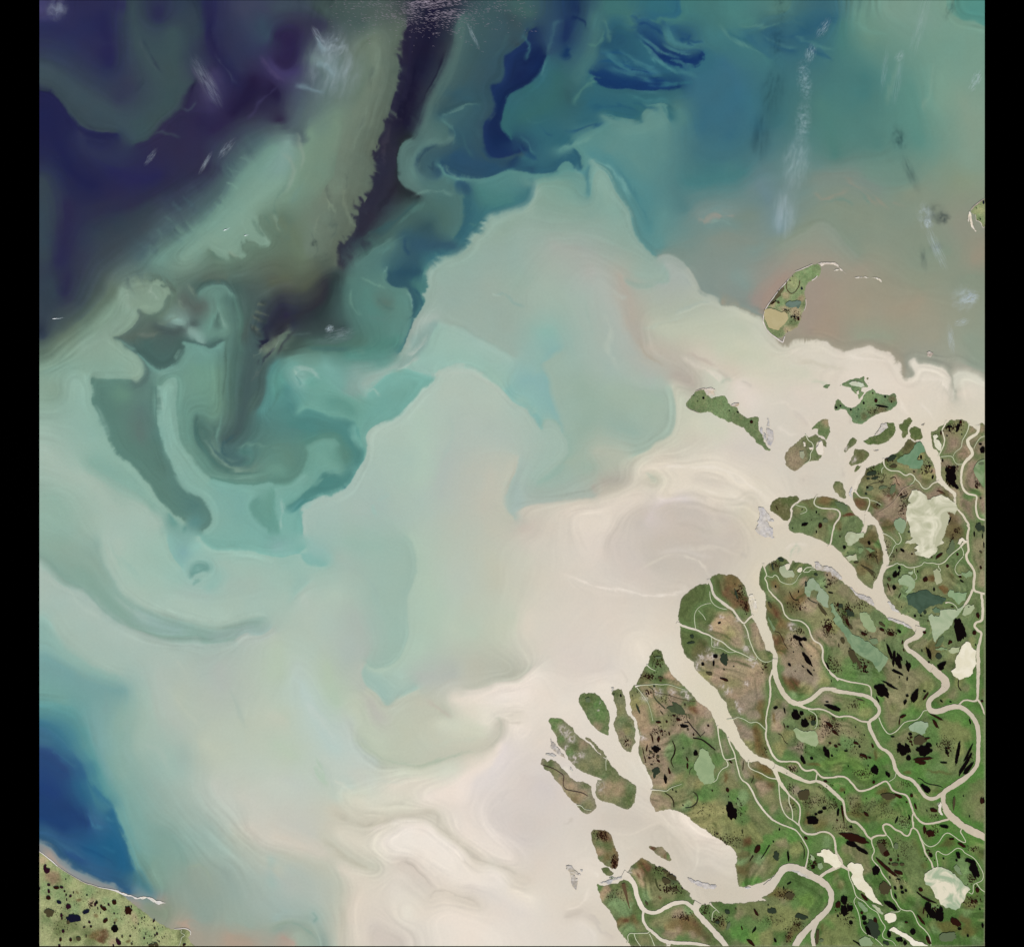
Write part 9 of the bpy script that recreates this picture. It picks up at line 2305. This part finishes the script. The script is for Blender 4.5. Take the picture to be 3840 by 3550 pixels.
# ---------------------------------------------------------------- clouds, glitter and ships
def cloud_mat(name, dens, nscale, thr, stretch, seed):
    m = bpy.data.materials.new(name); m.use_nodes = True
    nt = m.node_tree; nt.nodes.clear()
    out = nt.nodes.new('ShaderNodeOutputMaterial'); v = nt.nodes.new('ShaderNodeVolumePrincipled')
    v.inputs['Color'].default_value = (0.86, 0.95, 1.0, 1); v.inputs['Anisotropy'].default_value = 0.0
    tc = nt.nodes.new('ShaderNodeTexCoord')
    ln = nt.nodes.new('ShaderNodeVectorMath'); ln.operation = 'LENGTH'; nt.links.new(tc.outputs['Object'], ln.inputs[0])
    fall = nt.nodes.new('ShaderNodeMapRange'); fall.interpolation_type = 'SMOOTHSTEP'
    fall.inputs['From Min'].default_value = 1.0; fall.inputs['From Max'].default_value = 0.15
    nt.links.new(ln.outputs['Value'], fall.inputs['Value'])
    mp = nt.nodes.new('ShaderNodeMapping'); mp.inputs['Location'].default_value = (seed*3.7, seed*1.9, seed)
    mp.inputs['Scale'].default_value = (stretch[0], stretch[1], 0.4)
    nt.links.new(tc.outputs['Object'], mp.inputs['Vector'])
    n = nt.nodes.new('ShaderNodeTexNoise'); n.inputs['Scale'].default_value = nscale; n.inputs['Detail'].default_value = 5
    n.inputs['Roughness'].default_value = 0.62; n.inputs['Distortion'].default_value = 0.5
    nt.links.new(mp.outputs[0], n.inputs['Vector'])
    r = nt.nodes.new('ShaderNodeMapRange'); r.inputs['From Min'].default_value = thr; r.inputs['From Max'].default_value = thr+0.33
    nt.links.new(n.outputs['Fac'], r.inputs['Value'])
    pw = nt.nodes.new('ShaderNodeMath'); pw.operation = 'POWER'; pw.inputs[1].default_value = 1.6; nt.links.new(r.outputs[0], pw.inputs[0])
    a = nt.nodes.new('ShaderNodeMath'); a.operation = 'MULTIPLY'; nt.links.new(pw.outputs[0], a.inputs[0]); nt.links.new(fall.outputs[0], a.inputs[1])
    b = nt.nodes.new('ShaderNodeMath'); b.operation = 'MULTIPLY'; nt.links.new(a.outputs[0], b.inputs[0]); b.inputs[1].default_value = dens*7.5
    nt.links.new(b.outputs[0], v.inputs['Density']); nt.links.new(v.outputs[0], out.inputs['Volume'])
    return m

# sheet x y half-width half-length turn(deg, clockwise) density noise-scale threshold stretch label
CLOUDS = """
W2 470 450 260 330 10 0.20 2.0 0.36 2.2,1.0|large faint bluish veil of cirrus over the green plume, at the top left
W2 470 330 120 130 -50 0.26 2.6 0.42 1.0,2.4|small bluish wisp at the north end of the large faint cirrus veil
W4 715 200 45 110 35 0.55 3.0 0.46 2.6,1.0|short bright cirrus tuft over dark blue water, top of the long streak
W4 625 370 50 90 15 0.60 3.0 0.44 2.6,1.0|brightest white knot of the long cirrus streak, below its top tuft
W4 585 560 70 190 -8 0.36 3.4 0.43 1.0,2.8|ribbed middle of the long cirrus streak over teal water
W4 575 850 75 220 6 0.26 3.4 0.40 1.0,2.8|faint ribbed stretch of the long cirrus streak, below the middle
W4 530 1130 130 260 8 0.17 3.0 0.34 1.6,1.0|broad dim veil low on the long cirrus streak
W4 450 1480 110 250 6 0.15 2.0 0.28 1.6,0.8|blue-grey foot of the long cirrus streak over tan water
W4 1390 160 60 330 14 0.14 3.0 0.40 2.6,0.8|thin pale cirrus band running down from the upper right
W4 1140 480 30 210 8 0.22 3.0 0.42 2.4,0.8|hair-thin cirrus line, western one of the upper right bands
W4 1245 390 40 60 40 0.40 3.0 0.42 2.0,1.0|small pale cirrus hook between the upper right bands
W4 1230 560 40 240 10 0.13 3.0 0.40 2.4,0.8|dim cirrus band trailing south of the small pale hook
W4 1770 560 44 100 25 0.60 2.6 0.42 1.6,1.0|small bright cloud at the eastern edge high above the edge islet
W4 1425 1500 80 120 -15 0.34 2.4 0.38 1.2,1.2|soft blue-white cloud puff west of the edge islet
W4 1440 1545 36 50 0 0.80 2.4 0.42 1.0,1.0|tiny bright core in the soft puff west of the edge islet
W4 1500 1720 50 200 -24 0.42 3.0 0.40 2.4,0.8|slanting blue-white cloud streak southwest of the edge islet
W8 1735 215 80 60 -15 1.10 2.2 0.40 1.0,1.4|brightest white cloud, at the eastern edge above tan water
W8 1690 220 120 120 -20 0.26 2.6 0.38 1.0,1.4|thin halo of cloud around the brightest eastern cloud
W8 1675 385 75 36 -15 0.55 3.0 0.42 1.0,2.0|small ragged cloud just below the brightest eastern cloud
W8 1600 500 34 130 -8 0.42 3.0 0.40 2.4,0.8|dim bluish cloud streak lowest along the eastern edge
W6 435 430 42 34 -30 0.80 2.4 0.40 1.0,1.4|tiny bluish-white puff alone over the dark swirl
W6 500 470 140 60 -15 0.14 3.0 0.38 0.8,2.0|faint haze trailing from the tiny puff over the dark swirl
W1 135 60 100 110 0 0.10 2.0 0.30 1.0,1.0|dim purple-grey cloud in the top left corner
W1 1170 560 70 260 -30 0.10 2.6 0.34 1.6,0.8|dim lilac veil over the dark purple water
W1 785 1090 26 90 35 0.28 2.6 0.40 2.0,0.8|short faint dash of cirrus over dark water, western one
W1 1165 1130 22 110 30 0.34 2.6 0.38 2.0,0.8|short faint dash of cirrus beside the green plume, southern one
W1 1310 1030 40 110 40 0.22 2.6 0.40 1.6,0.8|faint lilac cirrus smear beside the green plume, northern one
W2 360 260 40 110 -30 0.26 2.6 0.38 1.6,0.8|thin lilac wisp along the dark purple eddy
W2 1430 250 20 130 -25 0.22 2.6 0.36 1.6,0.8|faint pale thread of cirrus over the grey-green water near the dark blue fringe
"""
CLOUD_Z = 13.5
def build_sky():
    bm0 = bmesh.new(); bmesh.ops.create_icosphere(bm0, subdivisions=3, radius=1.0)
    for i, line in enumerate(CLOUDS.strip().splitlines()):
        head, label = line.split('|'); t = head.split()
        ox, oy, f = SHEET[t[0]]
        x, y, a, b, ang, dens, ns, thr = map(float, t[1:9]); st = tuple(map(float, t[9].split(',')))
        z = CLOUD_Z + 0.9*(i % 3)
        gx, gy, _ = world((ox+f*x, oy+f*y))
        me = bpy.data.meshes.new('cloud'); bm0.to_mesh(me)
        for p in me.polygons: p.use_smooth = True
        me.materials.append(cloud_mat('cirrus', dens, ns, thr, st, i))
        ob = bpy.data.objects.new('cloud', me); C.objects.link(ob)
        k = 1-z/705.0                                  # over the ground point as seen from the orbiting camera
        ob.location = (gx*k, gy*k, z)
        ob.scale = (a*f*KM*k, b*f*KM*k, 0.42)
        ob.rotation_euler = (0, 0, -math.radians(ang))
        thing(ob, label, 'cloud', 'thin high clouds')
    bm0.free()
    # sun glint along the northern edge, put in as pale-coloured flecks
    m, nt, bs = node_mat('glint_tint', 0.6, 0.3); bs.inputs['Base Color'].default_value = (0.27, 0.225, 0.27, 1)
    r = np.random.default_rng(5)
    vs, fs = [], []; k = 0
    def glint_fleck(x, y, L, W, an):
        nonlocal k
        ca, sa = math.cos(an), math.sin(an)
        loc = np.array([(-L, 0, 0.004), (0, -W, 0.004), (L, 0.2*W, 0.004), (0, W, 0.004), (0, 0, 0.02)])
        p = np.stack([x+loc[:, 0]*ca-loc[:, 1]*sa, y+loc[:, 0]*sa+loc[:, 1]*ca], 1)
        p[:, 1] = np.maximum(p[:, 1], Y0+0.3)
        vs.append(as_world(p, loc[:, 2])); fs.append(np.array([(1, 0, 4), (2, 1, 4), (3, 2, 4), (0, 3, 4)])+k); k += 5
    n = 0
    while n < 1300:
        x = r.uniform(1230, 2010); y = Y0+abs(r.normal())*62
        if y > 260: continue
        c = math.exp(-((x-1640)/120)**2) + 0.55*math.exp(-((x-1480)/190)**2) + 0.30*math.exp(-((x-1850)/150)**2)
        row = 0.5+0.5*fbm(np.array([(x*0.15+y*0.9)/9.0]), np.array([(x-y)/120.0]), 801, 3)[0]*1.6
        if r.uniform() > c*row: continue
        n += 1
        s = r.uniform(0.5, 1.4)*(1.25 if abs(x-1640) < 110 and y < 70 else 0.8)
        glint_fleck(x, y, 6.0*s, 0.36*s, 0.16+r.normal()*0.12)
    ob = mesh_obj('glint_flecks', np.vstack(vs), np.vstack(fs), m); ob['kind'] = 'stuff'
    # lone ships with their wakes
    hull_m, _n, hb = node_mat('white_hull', 0.4, 0.3); hb.inputs['Base Color'].default_value = (0.85, 0.87, 0.86, 1)
    wake_m, _n, wb = node_mat('wake_foam', 0.7, 0.2); wb.inputs['Base Color'].default_value = (0.55, 0.62, 0.62, 1)
    def ship(sheet, x, y, L, ang, wl, label):
        ox, oy, f = SHEET[sheet]; c = np.array([ox+f*x, oy+f*y]); an = math.radians(ang)
        ax = np.array([math.cos(an), math.sin(an)]); nr = np.array([-ax[1], ax[0]])
        def hullpts(h, s, z):
            o = [(-1, 0), (-0.6, 0.8), (0.3, 1), (1, 0.7), (1, -0.7), (0.3, -1), (-0.6, -0.8)]
            return as_world(np.array([c+ax*a*L*s+nr*b*h for a, b in o]), z)
        lo, hi = hullpts(0.9, 0.95, 0.006), hullpts(1.25, 1.0, 0.09)
        V = np.vstack([lo, hi, hi.mean(0)[None]+np.array([0, 0, 0.03])])
        F = [(i, i+7, (i+1) % 7) for i in range(7)]+[((i+1) % 7, i+7, (i+1) % 7+7) for i in range(7)]+[(i+7, 14, (i+1) % 7+7) for i in range(7)]
        root = mesh_obj('ship', V, np.array(F), hull_m, origin=world(c))
        thing(root, label, 'ship', 'ships at sea')
        hs = as_world(np.array([c+ax*L*a+nr*b for a, b in ((0.45, 0.6), (0.8, 0.6), (0.8, -0.6), (0.45, -0.6))]), 0.11)
        ht = hs+np.array([0, 0, 0.06])
        V = np.vstack([hs, ht]); F = [(4, 5, 6), (4, 6, 7)]+[q for i in range(4) for q in ((i, (i+1) % 4, 4+(i+1) % 4), (i, 4+(i+1) % 4, 4+i))]
        mesh_obj('deckhouse', V, np.array(F), hull_m, parent=root, origin=world(c+ax*L*0.6))
        s = np.linspace(0, 1, 14)
        q = c+ax*L+ax[None]*(s*wl)[:, None]+nr[None]*(1.2*np.sin(s*5))[:, None]
        W, F, _P = ribbon(q, 1.5*(1-s)+0.15, 0.007)
        mesh_obj('wake', W, F, wake_m, parent=root, origin=world(c+ax*(L+wl/2)))
    ship('W1', 1300, 1594, 7.5, -22, 14, 'larger white speck of a ship with a wake on the pale green plume')
    ship('W1', 1441, 1632, 4.0, -14, 10, 'smaller white speck of a ship east of the larger one')
    ship('W5', 118, 360, 9.0, -4, 26, 'white speck of a ship trailing a long wake near the left edge')

# ---------------------------------------------------------------- scene basics
WF = water_field()

# ---------------------------------------------------------------- sea
gx = np.linspace(0, GW-1, GW); gy = np.linspace(0, GH-1, GH)
PX, PY = np.meshgrid(X0+gx*(X1-X0)/(GW-1), Y0+gy*(Y1-Y0)/(GH-1))
V = np.stack([(PX-CX)*KM, (CY-PY)*KM, PX*0], -1).reshape(-1, 3)
i = np.arange(GW*GH).reshape(GH, GW)
Q = np.stack([i[1:, :-1], i[1:, 1:], i[:-1, 1:], i[:-1, :-1]], -1).reshape(-1, 4)
sea = mesh_obj('sea', V, Q, WATER_MAT, albedo(WF.reshape(-1, 3)))
sea['kind'] = 'structure'
del V, Q

import os as _os
if _os.environ.get('DUMPT'):
    for (a,b) in ((600,600),(400,600),(250,400),(100,100),(450,900),(800,300),(750,130)):
        x=(a*3.75-X0)/CS; y=((b-473)*3.75+1775-Y0)/CS
        l=WF[int(y),int(x)]; print('T',a,b,l)
exec_land = globals().get('build_land')
if exec_land: build_land()
build_sky()

# ---------------------------------------------------------------- daylight and the orbiting camera
SUN_AZ, SUN_EL = math.radians(167.5), math.radians(42)
w = bpy.data.worlds.new('World'); sc.world = w; w.use_nodes = True
nt = w.node_tree; bg = nt.nodes['Background']
sky = nt.nodes.new('ShaderNodeTexSky'); sky.sky_type = 'NISHITA'; sky.sun_disc = False
sky.sun_elevation = SUN_EL; sky.sun_rotation = SUN_AZ
nt.links.new(sky.outputs[0], bg.inputs['Color']); bg.inputs['Strength'].default_value = 0.1
sl = bpy.data.lights.new('sun', 'SUN'); sl.energy = 4.2; sl.angle = math.radians(0.53); sl.color = (1.0, 0.97, 0.92)
so = bpy.data.objects.new('sun', sl); C.objects.link(so)
d = Vector((math.sin(SUN_AZ)*math.cos(SUN_EL), math.cos(SUN_AZ)*math.cos(SUN_EL), math.sin(SUN_EL)))
so.rotation_euler = d.to_track_quat('Z', 'Y').to_euler(); so.location = d*300

cam = bpy.data.cameras.new('camera'); co = bpy.data.objects.new('camera', cam); C.objects.link(co)
ALT = 705.0
co.location = (0, 0, ALT); cam.sensor_fit = 'HORIZONTAL'; cam.angle = 2*math.atan(96.0/ALT)
cam.clip_start = 1.0; cam.clip_end = 3000.0
sc.camera = co
sc.view_settings.view_transform = 'Standard'; sc.view_settings.look = 'None'
sc.view_settings.exposure = 0.0; sc.view_settings.gamma = 1.0
sc.cycles.volume_bounces = 1
